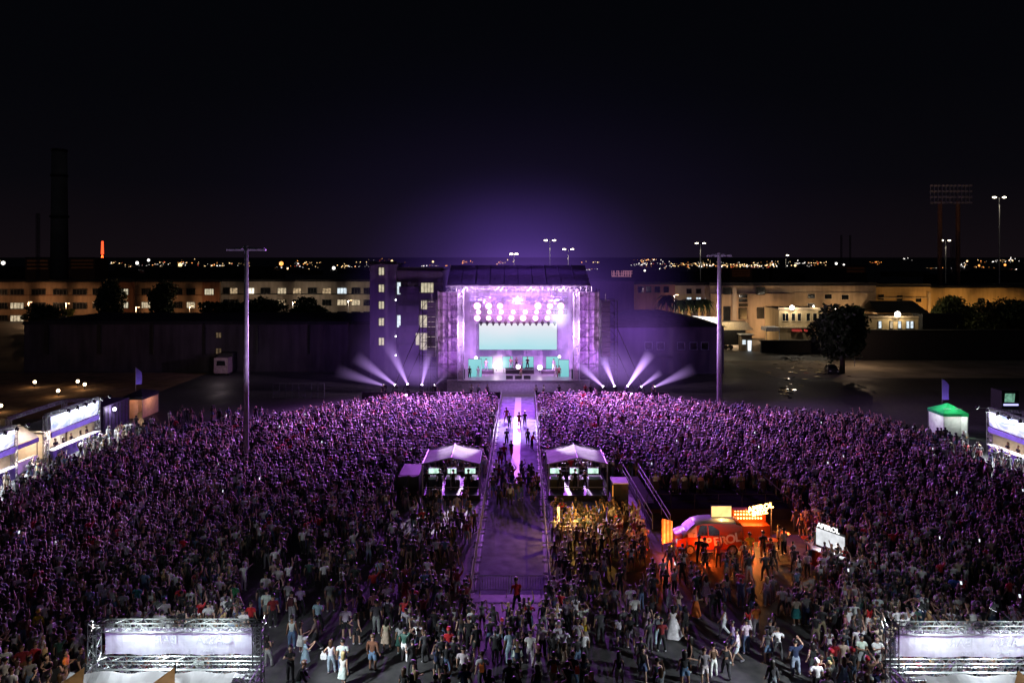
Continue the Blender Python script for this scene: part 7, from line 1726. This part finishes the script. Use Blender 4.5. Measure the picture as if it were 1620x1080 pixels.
far_t = [crowd_template(a, 'stand', f, 0, f) for a, f in ((AR[0],False),(AR[1],True),(AR[1],False),(AR[2],True),(AR[2],False),(AR[3],False),(AR[4],True),(AR[6],False))]
pw = [.27,.25,.27,.05,.05,.06,.02,.03]
P_near = [(x,D) for x,D in rest]; P_far = []
gy = 46.6
while gy < 94:
    st_ = .70-.0022*(gy-46)
    for gx in np.arange(-.77*gy-1, .77*gy+1, st_):
        x = gx+rng.normal()*.27; D = gy+rng.normal()*.27
        if D < 46.2 or blocked(x, D) or D > front_limit(x)+rng.normal()*.5 or rng.random() > density(x, D)*(.95-.28*max(0,math.sin(x*.7+1.3*math.sin(D*.31))*math.sin(D*.55+x*.17))): continue
        if D > front_limit(x)-1.5 and x < -25 and rng.random() < .5: continue
        (P_near if D < 55 else P_far).append((x,D))
    gy += st_
for k in range(26): P_far.append((rng.uniform(-42,-30), rng.uniform(76,84)))
Vs, Ts, Cs = [], [], []; off = 0
topc = np.array([PAL[t] for t in TOPS]); botc = np.array([PAL[t] for t in BOTS]); skc = np.array(SKIN); hrc = np.array([HAIRC['dark']]*4+[HAIRC['brown']]*3+[HAIRC['blond']])
for pts, tpl, pr in ((P_near, near_t, None), (P_far, far_t, pw)):
    for x, D in pts:
        V, T_, rg = tpl[rng.choice(len(tpl), p=pr)]; a = rng.normal()*.35; s = rng.normal(1.0,.04)*.985
        if D > 68 and rng.random() < .0: a += math.pi
        ca, sa = math.cos(a), math.sin(a); W_ = np.empty_like(V); fw = s*rng.uniform(1.08,1.28); W_[:,0] = (V[:,0]*ca-V[:,1]*sa)*fw+x; W_[:,1] = (V[:,0]*sa+V[:,1]*ca)*fw+D; W_[:,2] = V[:,2]*s
        pal = np.stack((skc[rng.integers(5)], topc[rng.integers(len(topc))], botc[rng.integers(len(botc))], hrc[rng.integers(8)], np.array((.3,.3,.3)) if rng.random() < .5 else np.array((.02,.02,.02))))
        Vs.append(W_); Ts.append(T_+off); Cs.append(pal[rg]); off += len(V)
V = np.concatenate(Vs); T_ = np.concatenate(Ts); Cc = np.concatenate(Cs)
me = bpy.data.meshes.new('crowd'); me.vertices.add(len(V)); me.vertices.foreach_set('co', V.ravel().astype(np.float32)); nt_ = len(T_)
me.loops.add(nt_*3); me.loops.foreach_set('vertex_index', T_.ravel().astype(np.int32)); me.polygons.add(nt_); me.polygons.foreach_set('loop_start', np.arange(0,nt_*3,3,dtype=np.int32))
me.polygons.foreach_set('use_smooth', np.ones(nt_,dtype=bool))
at_ = me.attributes.new('tint','FLOAT_COLOR','FACE'); at_.data.foreach_set('color', np.concatenate((Cc,np.ones((nt_,1))),1).ravel().astype(np.float32)); me.update(calc_edges=True)
m, nt, n, b = _new('crowd_colours'); an = n.new('ShaderNodeAttribute'); an.attribute_name = 'tint'; nt.links.new(an.outputs['Color'], b.inputs['Base Color']); b.inputs['Roughness'].default_value = .5; b.inputs['Specular IOR Level'].default_value = .5; b.inputs['Sheen Weight'].default_value = .25
me.materials.append(m); cw = bpy.data.objects.new('crowd', me); COL.objects.link(cw); tag(cw, 'dense concert crowd filling the yard up to the stage', None, None, 'stuff')
# glowing phones held up here and there
b = MB()
for k in range(46):
    x, D = (P_far if k % 3 else P_near)[rng.integers(len(P_far if k % 3 else P_near))]; z = 1.75+rng.uniform(-.1,.25); a = rng.normal()*.4; w_ = .075; u = Vector((math.cos(a),math.sin(a),0))*w_/2*1.3; up = Vector((0,.02,.085)); c = Vector((x+.1,D+.28,z))
    b.quad(c-u-up,c+u-up,c+u+up,c-u+up)
o = b.build('glowing_phones', emit('phone_glow',(.85,.92,1),1.2)); tag(o, kind='stuff')
print('PEOPLE', n_ind, len(P_near), len(P_far), 'tris', nt_)
